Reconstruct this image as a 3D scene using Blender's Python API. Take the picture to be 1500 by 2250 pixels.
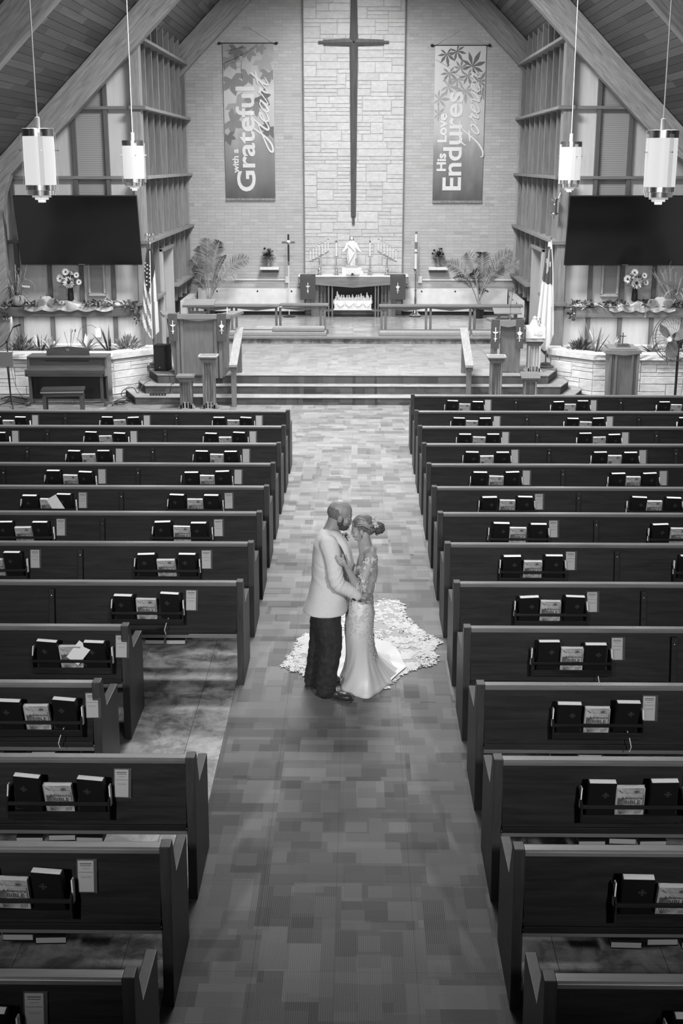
import bpy, bmesh, math, random
from mathutils import Vector, Matrix, Euler, noise
random.seed(7)
SC = bpy.context.scene
for o in list(bpy.data.objects): bpy.data.objects.remove(o)
COL = SC.collection
PI = math.pi
R = math.radians

EXPO = 0.36
STRIP = 13
PEND = 25
def LIGHTS():
    area('nave_downlight', (0, 20.5, 9.6), (0, 20.2, 0), 3.0, 1.2, 1200, 150)
    area('nave_downlight', (0, 15.0, 9.6), (0, 15.0, 0), 3.0, 1.2, 380, 150)
    area('nave_downlight', (-5.0, 16.5, 5.9), (-3.5, 16.5, 0), 0.5, 7, 150, 160)
    area('nave_downlight', (5.0, 16.5, 5.9), (3.5, 16.5, 0), 0.5, 7, 150, 160)
    spot('aisle_spotlight', (0, 11.0, 9.8), (0, 12.5, 0), 700, 55, 1.0, 0.3)
    spot('front_fill_light', (-3.0, -1.8, 5.6), (-1.0, 14.0, 0.8), 2600, 46, 1.0, 0.25)  # added fill from behind the camera for faces turned towards it
    spot('front_fill_light', (3.0, -1.8, 5.6), (1.0, 14.0, 0.8), 2600, 46, 1.0, 0.25)  # matching added fill on the right
    area('chancel_downlight', (0, 27.5, 9.3), (0, 28.0, 0), 2.2, 1.0, 430, 150)
    spot('altar_spotlight', (0.0, 24.3, 9.6), (0, 32, 3.2), 900, 58, 0.6, 0.12)
    spot('cross_spotlight', (0.0, 30.9, 9.4), (0, 32.0, 7.2), 32, 75, 0.8, 0.05)
    spot('wing_spotlight', (-2.0, 17.5, 9.0), (-5.2, 25.3, 2.6), 1500, 46, 0.8, 0.15)
    spot('wing_spotlight', (2.0, 17.5, 9.0), (5.2, 25.3, 2.6), 1500, 46, 0.8, 0.15)
# ------------------------------------------------------------------ camera
FPX = 2750.0
TH = math.atan(770.0/FPX); PSI = math.atan(36.0/FPX*math.cos(TH))
CAM = Vector((0.085, 0.0, 4.3313))
cd = bpy.data.cameras.new('camera'); cam = bpy.data.objects.new('camera', cd); COL.objects.link(cam)
cam.location = CAM; cam.rotation_euler = (PI/2-TH, 0, PSI)
cd.sensor_fit = 'VERTICAL'; cd.sensor_height = 36.0; cd.lens = 36.0*FPX/2250.0
cd.clip_end = 200; cd.clip_start = 0.05
SC.camera = cam
_F = Vector((-math.sin(PSI)*math.cos(TH), math.cos(PSI)*math.cos(TH), -math.sin(TH)))
_R = Vector((math.cos(PSI), math.sin(PSI), 0)); _U = _R.cross(_F)
def _ray(px, py): return _F + _R*((px-750)/FPX) - _U*((py-1125)/FPX)
def aty(px, py, y):
    d = _ray(px, py); return CAM + d*((y-CAM.y)/d.y)
def atz(px, py, z):
    d = _ray(px, py); return CAM + d*((z-CAM.z)/d.z)

# ------------------------------------------------------------------ world, light, exposure
SC.view_settings.view_transform = 'Standard'; SC.view_settings.look = 'None'
SC.view_settings.gamma = 1; SC.view_settings.use_curve_mapping = False
SC.view_settings.exposure = EXPO
w = bpy.data.worlds.new('world'); SC.world = w; w.use_nodes = True
w.node_tree.nodes['Background'].inputs[0].default_value = (0.5, 0.5, 0.5, 1)
w.node_tree.nodes['Background'].inputs[1].default_value = 0.13

def area(name, loc, target, sx, sy, power, spread=180):
    l = bpy.data.lights.new(name, 'AREA'); l.shape = 'RECTANGLE'; l.size = sx; l.size_y = sy; l.energy = power
    l.spread = R(spread)
    o = bpy.data.objects.new(name, l); COL.objects.link(o); o.location = loc
    d = Vector(target)-Vector(loc); o.rotation_euler = d.to_track_quat('-Z', 'Y').to_euler(); return o
def spot(name, loc, target, power, ang, blend=0.5, size=0.08):
    l = bpy.data.lights.new(name, 'SPOT'); l.energy = power; l.spot_size = R(ang); l.spot_blend = blend; l.shadow_soft_size = size
    o = bpy.data.objects.new(name, l); COL.objects.link(o); o.location = loc
    d = Vector(target)-Vector(loc); o.rotation_euler = d.to_track_quat('-Z', 'Y').to_euler(); return o
LIGHTS()
# ------------------------------------------------------------------ helpers
class MB:
    def __init__(s): s.v = []; s.f = []; s.M = Matrix()
    def add(s, vs, fs, M=None):
        n = len(s.v); M = s.M @ (M or Matrix())
        s.v += [tuple(M @ Vector(p)) for p in vs]; s.f += [tuple(i+n for i in f) for f in fs]; return s
    def box(s, cx, cy, cz, sx, sy, sz, rot=None, taper=1.0):
        x, y, z = sx/2, sy/2, sz/2; t = taper
        vs = [(-x,-y,-z),(x,-y,-z),(x,y,-z),(-x,y,-z),(-x*t,-y*t,z),(x*t,-y*t,z),(x*t,y*t,z),(-x*t,y*t,z)]
        fs = [(3,2,1,0),(4,5,6,7),(0,1,5,4),(1,2,6,5),(2,3,7,6),(3,0,4,7)]
        M = Matrix.Translation((cx,cy,cz))
        if rot: M = M @ Euler(rot).to_matrix().to_4x4()
        return s.add(vs, fs, M)
    def bb(s, x0, x1, y0, y1, z0, z1): return s.box((x0+x1)/2,(y0+y1)/2,(z0+z1)/2,abs(x1-x0),abs(y1-y0),abs(z1-z0))
    def prism(s, pts, axis, a, b, M=None):
        # pts: 2D polygon (ccw); axis x: pts=(y,z); y: pts=(x,z); z: pts=(x,y)
        def m(p, t):
            return (t,p[0],p[1]) if axis=='x' else ((p[0],t,p[1]) if axis=='y' else (p[0],p[1],t))
        n = len(pts); vs = [m(p,a) for p in pts]+[m(p,b) for p in pts]
        fs = [tuple(range(n))[::-1], tuple(range(n,2*n))]+[(i,(i+1)%n,(i+1)%n+n,i+n) for i in range(n)]
        return s.add(vs, fs, M)
    def lathe(s, prof, c=(0,0,0), n=16, M=None, cap=True):
        vs = []; fs = []
        for r, z in prof:
            for i in range(n):
                a = 2*PI*i/n; vs.append((c[0]+r*math.cos(a), c[1]+r*math.sin(a), c[2]+z))
        for k in range(len(prof)-1):
            for i in range(n):
                j = (i+1)%n; fs.append((k*n+i, k*n+j, (k+1)*n+j, (k+1)*n+i))
        if cap:
            fs.append(tuple(range(n))[::-1]); fs.append(tuple(range((len(prof)-1)*n, len(prof)*n)))
        return s.add(vs, fs, M)
    def tube(s, pts, r, n=8, cap=True, flat=1.0):
        pts = [Vector(p) for p in pts]; m = len(pts); vs = []; fs = []
        rs = r if isinstance(r,(list,tuple)) else [r]*m
        up = None
        for k, p in enumerate(pts):
            t = (pts[min(k+1,m-1)]-pts[max(k-1,0)])
            if t.length < 1e-9: t = Vector((0,0,1))
            t.normalize()
            if up is None:
                up = Vector((0,0,1)) if abs(t.z) < 0.9 else Vector((1,0,0))
            a = t.cross(up)
            if a.length < 1e-5: a = t.cross(Vector((0,1,0)))
            a.normalize(); b = a.cross(t).normalized(); up = b
            for i in range(n):
                an = 2*PI*i/n; vs.append(p + a*(rs[k]*math.cos(an)) + b*(rs[k]*flat*math.sin(an)))
        for k in range(m-1):
            for i in range(n):
                j = (i+1)%n; fs.append((k*n+i, (k+1)*n+i, (k+1)*n+j, k*n+j))
        if cap: fs.append(tuple(range(n))); fs.append(tuple(range((m-1)*n, m*n))[::-1])
        return s.add(vs, fs)
    def ell(s, c, r, rot=None, nu=12, nv=8):
        vs = []; fs = []
        for j in range(1, nv):
            ph = PI*j/nv
            for i in range(nu):
                a = 2*PI*i/nu; vs.append((math.sin(ph)*math.cos(a), math.sin(ph)*math.sin(a), math.cos(ph)))
        vs += [(0,0,1),(0,0,-1)]; T = len(vs)-2; B = len(vs)-1
        for j in range(nv-2):
            for i in range(nu):
                k = (i+1)%nu; fs.append((j*nu+i,(j+1)*nu+i,(j+1)*nu+k,j*nu+k))
        for i in range(nu):
            k = (i+1)%nu; fs.append((T,i,k)); fs.append((B,(nv-2)*nu+k,(nv-2)*nu+i))
        M = Matrix.Translation(c)
        if rot is not None: M = M @ (rot if isinstance(rot, Matrix) else Euler(rot).to_matrix().to_4x4())
        if not isinstance(r,(tuple,list)): r = (r,r,r)
        return s.add(vs, fs, M @ Matrix.Diagonal((r[0],r[1],r[2],1)))
    def grid(s, fn, nu, nv, closeu=False):
        vs = [tuple(fn(i/(nu if closeu else nu-1), j/(nv-1))) for j in range(nv) for i in range(nu)]
        fs = []
        for j in range(nv-1):
            for i in range(nu if closeu else nu-1):
                k = (i+1)%nu; fs.append((j*nu+i, j*nu+k, (j+1)*nu+k, (j+1)*nu+i))
        return s.add(vs, fs)
    def poly(s, pts): return s.add(pts, [tuple(range(len(pts)))])
    def mesh(s, name, mat, bevel=0, smooth=False):
        me = bpy.data.meshes.new(name); me.from_pydata(s.v, [], s.f); me.update()
        bm = bmesh.new(); bm.from_mesh(me)
        bmesh.ops.recalc_face_normals(bm, faces=bm.faces)
        if bevel:
            es = [e for e in bm.edges if len(e.link_faces)==2 and e.calc_face_angle(0) > 0.5]
            bmesh.ops.bevel(bm, geom=es, offset=bevel, segments=2, affect='EDGES', profile=0.6, clamp_overlap=True)
        bm.to_mesh(me); bm.free()
        if smooth:
            me.polygons.foreach_set('use_smooth', [True]*len(me.polygons))
            if smooth != 'all':
                try: me.set_sharp_from_angle(angle=R(40))
                except Exception: pass
        me.materials.append(mat); return me
    def build(s, name, mat, parent=None, bevel=0, smooth=False, loc=None):
        return link(name, s.mesh(name, mat, bevel, smooth), parent, loc)
def link(name, me, parent=None, loc=None, rot=None, sc=None):
    o = bpy.data.objects.new(name, me); COL.objects.link(o)
    if parent: o.parent = parent
    if loc is not None: o.location = loc
    if rot is not None: o.rotation_euler = rot
    if sc is not None: o.scale = sc
    return o
def tag(o, label=None, cat=None, group=None, kind=None):
    if label: o['label'] = label
    if cat: o['category'] = cat
    if group: o['group'] = group
    if kind: o['kind'] = kind
    return o
def thing(name, label, cat, loc=(0,0,0), rz=0, group=None):
    o = bpy.data.objects.new(name, None); COL.objects.link(o); o.empty_display_size = 0.1
    o.location = loc; o.rotation_euler = (0,0,rz); return tag(o, label, cat, group)
def struct(name, mb, mat, bevel=0, smooth=False): return tag(mb.build(name, mat, None, bevel, smooth), kind='structure')
def copy_tree(o, parent=None):
    c = o.copy(); COL.objects.link(c); c.parent = parent
    for ch in list(o.children): copy_tree(ch, c)
    return c

# ------------------------------------------------------------------ materials (the photograph is black and white: greys only)
def lin(v):
    v = v/255.0; return v/12.92 if v <= 0.04045 else ((v+0.055)/1.055)**2.4
class NT:
    def __init__(s, name):
        s.m = bpy.data.materials.new(name); s.m.use_nodes = True; s.t = s.m.node_tree; s.b = s.t.nodes['Principled BSDF']
    def n(s, kind, **kw):
        x = s.t.nodes.new(kind)
        for k, v in kw.items():
            if k.startswith('i_'):
                kk = k[2:]; kk = int(kk) if kk.isdigit() else kk.replace('_',' ')
                x.inputs[kk].default_value = v
            else: setattr(x, k, v)
        return x
    def l(s, a, b, ai=0, bi=0): s.t.links.new(a.outputs[ai], b.inputs[bi]); return b
    def ramp(s, src, stops, ai=0, interp='LINEAR'):
        r = s.n('ShaderNodeValToRGB'); cr = r.color_ramp; cr.interpolation = interp
        while len(cr.elements) < len(stops): cr.elements.new(0.5)
        for e, (p, c) in zip(cr.elements, stops): e.position = p; e.color = (c,c,c,1)
        s.l(src, r, ai, 'Fac'); return r
    def math(s, op, a, b=None, ai=0, bi=0):
        x = s.n('ShaderNodeMath', operation=op)
        if isinstance(a,(int,float)): x.inputs[0].default_value = a
        else: s.t.links.new(a.outputs[ai], x.inputs[0])
        if b is not None:
            if isinstance(b,(int,float)): x.inputs[1].default_value = b
            else: s.t.links.new(b.outputs[bi], x.inputs[1])
        return x
    def bump(s, h, strength, dist=0.01, ai=0):
        b = s.n('ShaderNodeBump', i_Strength=strength, i_Distance=dist); s.l(h, b, ai, 'Height'); s.l(b, s.b, 0, 'Normal'); return b
    def pos(s, sc=(1,1,1), obj=True):
        c = s.n('ShaderNodeTexCoord') if obj else s.n('ShaderNodeNewGeometry')
        m = s.n('ShaderNodeMapping'); m.inputs['Scale'].default_value = sc
        s.t.links.new(c.outputs['Object' if obj else 'Position'], m.inputs[0]); return m
def plain(name, v, rough=0.6, metal=0, var=0.0, scale=8, spec=0.4, bump=0, alpha=1.0):
    N = NT(name); N.b.inputs['Roughness'].default_value = rough; N.b.inputs['Metallic'].default_value = metal
    N.b.inputs['Specular IOR Level'].default_value = spec
    N.b.inputs['Base Color'].default_value = (v,v,v,1)
    if var or bump:
        p = N.pos(); t = N.n('ShaderNodeTexNoise', i_Scale=scale, i_Detail=4.0); N.l(p, t)
        if var:
            r = N.ramp(t, [(0.3, v*(1-var)), (0.7, min(1,v*(1+var)))]); N.l(r, N.b, 0, 'Base Color')
        if bump: N.bump(t, bump, 0.01)
    if alpha < 1: N.b.inputs['Alpha'].default_value = alpha
    return N.m
def wood(name, v, axis='z', rough=0.45, var=0.35, scale=1.0, spec=0.4, coat=0.0, knots=0.0, objrand=0.15, world=False, roty=0):
    N = NT(name); s = {'x':(1.2,14,14),'y':(14,1.2,14),'z':(14,14,1.2)}[axis]
    p = N.pos(tuple(k*scale for k in s), not world)
    if roty:
        p0 = N.n('ShaderNodeMapping'); p0.inputs['Rotation'].default_value = (0, R(roty), 0)
        src = p.inputs[0].links[0].from_socket; N.t.links.new(src, p0.inputs[0]); N.l(p0, p)
    oi = N.n('ShaderNodeObjectInfo'); 
    ad = N.n('ShaderNodeVectorMath', operation='ADD'); N.l(p, ad); N.t.links.new(oi.outputs['Random'], ad.inputs[1])
    ml = N.n('ShaderNodeVectorMath', operation='MULTIPLY_ADD'); N.t.links.new(oi.outputs['Random'], ml.inputs[0]); ml.inputs[1].default_value=(31,17,23); N.l(p, ml, 0, 2)
    t = N.n('ShaderNodeTexNoise', i_Scale=1.6, i_Detail=6.0, i_Roughness=0.62, i_Distortion=0.6); N.l(ml, t)
    r = N.ramp(t, [(0.28, v*(1-var)), (0.52, v), (0.75, v*(1+var))])
    hs = N.n('ShaderNodeMixRGB', blend_type='MULTIPLY'); hs.inputs[0].default_value = 1
    N.l(r, hs, 0, 1)
    rr = N.ramp(oi, [(0, 1-objrand), (1, 1+objrand)], ai=oi.outputs.find('Random'))
    N.l(rr, hs, 0, 2); last = hs
    if knots:
        k = N.n('ShaderNodeTexNoise', i_Scale=0.35, i_Detail=2.0); N.l(ml, k)
        kr = N.ramp(k, [(0.60, 1.0), (0.72, 1-knots)]); h2 = N.n('ShaderNodeMixRGB', blend_type='MULTIPLY'); h2.inputs[0].default_value=1
        N.l(last, h2, 0, 1); N.l(kr, h2, 0, 2); last = h2
    N.l(last, N.b, 0, 'Base Color')
    N.b.inputs['Roughness'].default_value = rough; N.b.inputs['Specular IOR Level'].default_value = spec
    if coat: N.b.inputs['Coat Weight'].default_value = coat; N.b.inputs['Coat Roughness'].default_value = 0.15
    N.bump(t, 0.12, 0.004)
    return N.m
def emis(name, v, strength):
    N = NT(name); N.b.inputs['Base Color'].default_value = (0.15,0.15,0.15,1)
    N.b.inputs['Emission Color'].default_value = (v,v,v,1); N.b.inputs['Emission Strength'].default_value = strength
    N.b.inputs['Roughness'].default_value = 0.4
    return N.m
def brick_mat():
    N = NT('brick'); oi = N.n('ShaderNodeObjectInfo'); at = N.n('ShaderNodeAttribute', attribute_name='tone')
    ad = N.math('ADD', at, oi, 2, oi.outputs.find('Random')); wn = N.math('FRACT', ad)
    t = N.n('ShaderNodeTexNoise', i_Scale=30, i_Detail=4.0); q = N.pos((1,1,3), False); N.l(q, t)
    r = N.ramp(wn, [(0, 0.38), (0.8, 0.42), (0.95, 0.44), (1, 0.33)])
    r2 = N.ramp(t, [(0.3, 0.88), (0.7, 1.1)])
    m = N.n('ShaderNodeMixRGB', blend_type='MULTIPLY'); m.inputs[0].default_value = 1; N.l(r, m, 0, 1); N.l(r2, m, 0, 2)
    N.l(m, N.b, 0, 'Base Color'); N.b.inputs['Roughness'].default_value = 0.85; N.bump(t, 0.2, 0.004); return N.m
def stone_mat(name='limestone', v=0.50):
    N = NT(name); oi = N.n('ShaderNodeObjectInfo'); p = N.pos((1,1,1.6), False)
    t = N.n('ShaderNodeTexNoise', i_Scale=9, i_Detail=7.0, i_Roughness=0.65); N.l(p, t)
    r = N.ramp(t, [(0.3, v*0.86), (0.7, v*1.1)])
    rr = N.ramp(oi, [(0, 0.92), (1, 1.05)], ai=oi.outputs.find('Random'))
    m = N.n('ShaderNodeMixRGB', blend_type='MULTIPLY'); m.inputs[0].default_value = 1; N.l(r, m, 0, 1); N.l(rr, m, 0, 2)
    N.l(m, N.b, 0, 'Base Color'); N.b.inputs['Roughness'].default_value = 0.85; N.bump(t, 0.55, 0.02); return N.m
def carpet_mat(name, lo, hi, plane='xy', scale=1.0):
    N = NT(name)
    g = N.n('ShaderNodeNewGeometry'); sp = N.n('ShaderNodeSeparateXYZ'); N.t.links.new(g.outputs['Position'], sp.inputs[0])
    cb = N.n('ShaderNodeCombineXYZ'); N.t.links.new(sp.outputs[0], cb.inputs[0]); N.t.links.new(sp.outputs[1 if plane=='xy' else 2], cb.inputs[1])
    cs = N.n('ShaderNodeCombineXYZ'); N.t.links.new(sp.outputs[1 if plane=='xy' else 2], cs.inputs[0]); N.t.links.new(sp.outputs[0], cs.inputs[1])
    # tile index -> which weave direction
    dv = N.n('ShaderNodeVectorMath', operation='MULTIPLY'); N.l(cb, dv); dv.inputs[1].default_value = (1/0.457,1/0.457,0)
    fl = N.n('ShaderNodeVectorMath', operation='FLOOR'); N.l(dv, fl); wn = N.n('ShaderNodeTexWhiteNoise'); N.l(fl, wn)
    sw = N.math('GREATER_THAN', wn, 0.6)
    vec = N.n('ShaderNodeMixRGB'); N.l(sw, vec, 0, 0); N.l(cb, vec, 0, 1); N.l(cs, vec, 0, 2)
    def br(w, h, off, seed):
        b = N.n('ShaderNodeTexBrick'); b.offset = off; b.squash = 0.62; b.squash_frequency = 3
        b.inputs['Color1'].default_value = (0,0,0,1); b.inputs['Color2'].default_value = (1,1,1,1); b.inputs['Mortar'].default_value=(.5,.5,.5,1)
        b.inputs['Scale'].default_value = 1; b.inputs['Mortar Size'].default_value = 0; b.inputs['Brick Width'].default_value = w*scale; b.inputs['Row Height'].default_value = h*scale
        o = N.n('ShaderNodeVectorMath', operation='ADD'); N.l(vec, o); o.inputs[1].default_value = (seed, seed*1.7, 0); N.l(o, b); return b
    b1 = br(0.42, 0.20, 0.37, 20.3); b2 = br(0.24, 0.13, 0.5, 51.1)
    mx = N.n('ShaderNodeMixRGB'); mx.inputs[0].default_value = 0.42; N.l(b1, mx, 0, 1); N.l(b2, mx, 0, 2)
    m2 = N.n('ShaderNodeMixRGB'); m2.inputs[0].default_value = 0.16; N.l(mx, m2, 0, 1); N.l(wn, m2, 1, 2)
    nz = N.n('ShaderNodeTexNoise', i_Scale=150, i_Detail=2.0); N.l(cb, nz)
    m3 = N.n('ShaderNodeMixRGB'); m3.inputs[0].default_value = 0.34; N.l(m2, m3, 0, 1); N.l(nz, m3, 0, 2)
    wv = N.n('ShaderNodeTexWave', i_Scale=26.0, i_Distortion=1.5); wv.bands_direction='Y'; N.l(vec, wv)
    m4 = N.n('ShaderNodeMixRGB'); m4.inputs[0].default_value = 0.15; N.l(m3, m4, 0, 1); N.l(wv, m4, 0, 2)
    r = N.ramp(m4, [(0.16, lo), (0.84, hi)]); N.l(r, N.b, 0, 'Base Color')
    N.b.inputs['Roughness'].default_value = 0.95; N.b.inputs['Specular IOR Level'].default_value = 0.1
    N.bump(m4, 0.25, 0.006); return N.m
def slate_mat():
    N = NT('stone_look_tile'); p = N.pos((1,1,1), False)
    t = N.n('ShaderNodeTexNoise', i_Scale=4.5, i_Detail=12.0, i_Roughness=0.72, i_Distortion=0.5); N.l(p, t)
    dv = N.n('ShaderNodeVectorMath', operation='MULTIPLY'); g = N.pos((1,1,0), False); N.l(g, dv); dv.inputs[1].default_value=(1/0.61,1/0.61,0)
    fl = N.n('ShaderNodeVectorMath', operation='FLOOR'); N.l(dv, fl); wn = N.n('ShaderNodeTexWhiteNoise'); N.l(fl, wn)
    mx = N.n('ShaderNodeMixRGB'); mx.inputs[0].default_value = 0.07; N.l(t, mx, 0, 1); N.l(wn, mx, 0, 2)
    r = N.ramp(mx, [(0.34, 0.045), (0.45, 0.13), (0.53, 0.24), (0.66, 0.36)]); N.l(r, N.b, 0, 'Base Color')
    N.b.inputs['Roughness'].default_value = 0.38; N.bump(t, 0.15, 0.01); return N.m
def ribbed_mat():
    N = NT('ribbed_panel'); p = N.pos((1,1,1), False)
    wv = N.n('ShaderNodeTexWave', i_Scale=9.0, i_Distortion=0.0); wv.bands_direction='Z'; N.l(p, wv)
    r = N.ramp(wv, [(0, 0.22), (0.5, 0.27), (1, 0.28)]); N.l(r, N.b, 0, 'Base Color'); N.b.inputs['Roughness'].default_value = 0.9
    N.bump(wv, 0.4, 0.008); return N.m
M = {}
M['brick'] = brick_mat(); M['mortar'] = plain('mortar', 0.355, 0.9, var=0.1, scale=30)
M['mortar_dark'] = plain('mortar_dark', 0.38, 0.9)
M['stone'] = stone_mat(); M['stone2'] = stone_mat('planter_stone', 0.6)
M['carpet'] = carpet_mat('carpet', 0.07, 0.26)
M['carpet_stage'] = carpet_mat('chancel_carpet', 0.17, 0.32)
M['carpet_riser_shaded'] = carpet_mat('shaded_riser_carpet', 0.03, 0.13, 'xz', 0.9)  # tread carpet again, with the risers' shade put into darker greys
M['slate'] = slate_mat(); M['ribbed'] = ribbed_mat()
M['plank'] = wood('ceiling_plank', 0.085, 'y', 0.55, 0.5, objrand=0.45, knots=0.25)
M['roofboard'] = plain('roof_board', 0.03, 0.9)
M['beaml'] = wood('laminated_beam_left', 0.29, 'x', 0.5, 0.4, 1.2, knots=0.3, roty=45)
M['beamr'] = wood('laminated_beam_right', 0.29, 'x', 0.5, 0.4, 1.2, knots=0.3, roty=-45)
M['fin'] = wood('screen_wood', 0.21, 'z', 0.5, 0.3, objrand=0.2)
M['rail'] = wood('rail_wood_y', 0.22, 'y', 0.5, 0.25)
M['railx'] = wood('rail_wood_x', 0.17, 'x', 0.5, 0.25)
M['panel'] = wood('pale_panel', 0.46, 'z', 0.55, 0.1, 0.7)
M['paled'] = wood('door_panel', 0.42, 'z', 0.5, 0.1, 0.7)
M['trimd'] = wood('dark_trim', 0.10, 'z', 0.45, 0.3)
M['trimx'] = wood('dark_trim_x', 0.10, 'x', 0.45, 0.3)
M['pew'] = wood('pew_wood', 0.016, 'x', 0.5, 0.5, spec=0.12)
M['pewside'] = wood('pew_end_wood', 0.038, 'z', 0.45, 0.3, spec=0.2, objrand=0.08)
M['pewtop_lit'] = wood('pew_lit_cap_wood', 0.13, 'x', 0.32, 0.25, spec=0.5, objrand=0.08)  # pew wood made paler: overhead light on top faces is in the colour
M['oak'] = wood('oak_x', 0.17, 'x', 0.4, 0.3); M['oakz'] = wood('oak_z', 0.15, 'z', 0.4, 0.3)
M['oakpanel'] = wood('oak_panel', 0.135, 'z', 0.45, 0.22, 1.4)
M['white'] = plain('white_paint', 0.66, 0.5); M['cream'] = plain('cream_marble', 0.66, 0.3, var=0.08, scale=6)
M['black'] = plain('black_matte', 0.012, 0.5); M['blackgloss'] = plain('black_glass', 0.006, 0.12, spec=0.5)
M['bookblack'] = plain('hymnal_cover', 0.009, 0.5, spec=0.15); M['paper'] = plain('book_pages', 0.58, 0.8, var=0.06, scale=60)
M['card'] = plain('white_card', 0.74, 0.5); M['ink'] = plain('grey_ink', 0.16, 0.6); M['inkd'] = plain('dark_ink', 0.06, 0.6)
M['acrylic'] = plain('clear_acrylic', 0.12, 0.15, alpha=0.35)
M['steel'] = plain('brushed_steel', 0.62, 0.25, metal=1.0); M['brass'] = plain('brass', 0.55, 0.22, metal=1.0)
M['screw'] = plain('bright_screw', 0.8, 0.2, metal=1.0)
M['leaf'] = plain('leaf', 0.13, 0.5, var=0.4, scale=6); M['leafl'] = plain('pale_leaf', 0.30, 0.5, var=0.35, scale=6); M['leafd'] = plain('dark_leaf', 0.055, 0.5, var=0.4, scale=9)
M['soil'] = plain('potting_soil', 0.03, 1.0, var=0.4, scale=40)
M['cloth_dark'] = plain('dark_parament', 0.065, 0.9, var=0.15, scale=60)
M['linen'] = plain('white_linen', 0.62, 0.9, var=0.05, scale=20)

# ------------------------------------------------------------------ architecture
XL, XR, YW, YV = -4.1, 4.02, 32.05, 25.3
Z1, Z2, Z3, Z4 = 0.136, 0.283, 0.439, 0.590
def roofz(x): return 11.2-abs(x)
# floors
struct('floor', MB().bb(-7.6, 7.6, -2, 33, -0.3, -0.012), M['mortar_dark'])
fl = bpy.data.objects['floor']
# carpet tiles of the aisle (each tile its own piece) and stone look tiles under the pews
TS = 0.457
tile_me = MB().box(0,0,0,TS-0.001,TS-0.001,0.01).mesh('carpet_tile', M['carpet'])
nt = 0; rest = MB()
x0 = -0.945
for j in range(0, 52):
    for i in range(4 if j < 48 else 4):
        cx = x0+TS*(i+0.5); cy = -0.4+TS*(j+0.5)
        if cy > 22.5: continue
        if cy > 2.6: link('carpet_tile', tile_me, fl, (cx, cy, -0.005)); nt += 1
        else: rest.box(cx, cy, -0.005, TS-.003, TS-.003, 0.01)
rest.bb(x0+4*TS, x0+4*TS+0.12, -1, 20.2, -0.012, 0.0)
rest.bb(-7.4, 7.4, 22.56, 23.7, -0.012, 0.0)
rest.bb(-7.4, x0, 18.1, 22.55, -0.012, 0.0); rest.bb(x0+4*TS+0.12, 7.4, 19.3, 22.55, -0.012, 0.0); rest.bb(x0+4*TS, x0+4*TS+0.12, 20.2, 22.56, -0.012, 0.0); rest.bb(x0, x0+4*TS, 22.45, 22.56, -0.012, -0.001)
tag(rest.build('carpet_field', M['carpet'], fl), kind='stuff')
st = MB(); G = 0.61
for j in range(-1, 33):
    for i in range(-13, 13):
        a, b = i*G, (i+1)*G; y0, y1 = j*G, (j+1)*G
        for lo, hi, ymax in ((-7.4, x0-0.002, 18.1), (x0+4*TS+0.12, 7.4, 19.3)):
            u, v = max(a, lo), min(b, hi); yy = min(y1, ymax)
            if v-u > 0.01 and yy > y0: st.bb(u+.0015, v-.0015, y0+.0015, yy-.0015, -0.012, 0)
tag(st.build('stone_floor_tile', M['slate'], fl), kind='stuff')
# raised platforms with cut corners
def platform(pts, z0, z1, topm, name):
    o = struct(name, MB().prism(pts, 'z', z0, z1-0.004), M['carpet_riser_shaded'])
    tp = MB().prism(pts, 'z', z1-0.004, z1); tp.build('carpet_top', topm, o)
    nose = MB(); n = len(pts)
    for k in range(n-1):
        a, b = Vector(pts[k]+(0,)), Vector(pts[k+1]+(0,)); nose.tube([a+Vector((0,0,z1-0.006)), b+Vector((0,0,z1-0.006))], 0.009, 6)
    nose.build('step_nosing', M['trimx'], o); return o
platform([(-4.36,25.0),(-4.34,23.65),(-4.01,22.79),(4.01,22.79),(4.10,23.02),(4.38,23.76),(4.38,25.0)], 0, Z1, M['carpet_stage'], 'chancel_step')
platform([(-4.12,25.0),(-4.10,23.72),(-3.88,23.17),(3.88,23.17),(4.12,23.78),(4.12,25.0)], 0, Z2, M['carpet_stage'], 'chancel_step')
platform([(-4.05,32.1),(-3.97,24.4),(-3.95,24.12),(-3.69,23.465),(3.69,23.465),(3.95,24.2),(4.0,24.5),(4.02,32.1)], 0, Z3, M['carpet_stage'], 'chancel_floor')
o = struct('altar_step', MB().prism([(-4.1,32.1),(-4.1,27.78),(4.02,27.78),(4.02,32.1)], 'z', Z3, Z4-0.012), M['slate'])
MB().bb(-4.09, 4.01, 27.72, 27.80, Z4-0.045, Z4-0.002).build('step_nosing', M['railx'], o, bevel=0.008)
at_ = MB()
for j in range(10):
    for i in range(14):
        a = -4.08+i*0.58; y0 = 27.8+j*0.46
        at_.bb(a+.002, min(a+.578, 4.0), y0+.002, min(y0+.458, 32.04), Z4-0.012, Z4)
lf = carpet_mat('altar_floor_tile', 0.24, 0.46); lf.node_tree.nodes['Principled BSDF'].inputs['Roughness'].default_value = 0.16
lf.node_tree.nodes['Principled BSDF'].inputs['Specular IOR Level'].default_value = 0.4
tag(at_.build('floor_tile', lf, o), kind='stuff')

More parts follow.
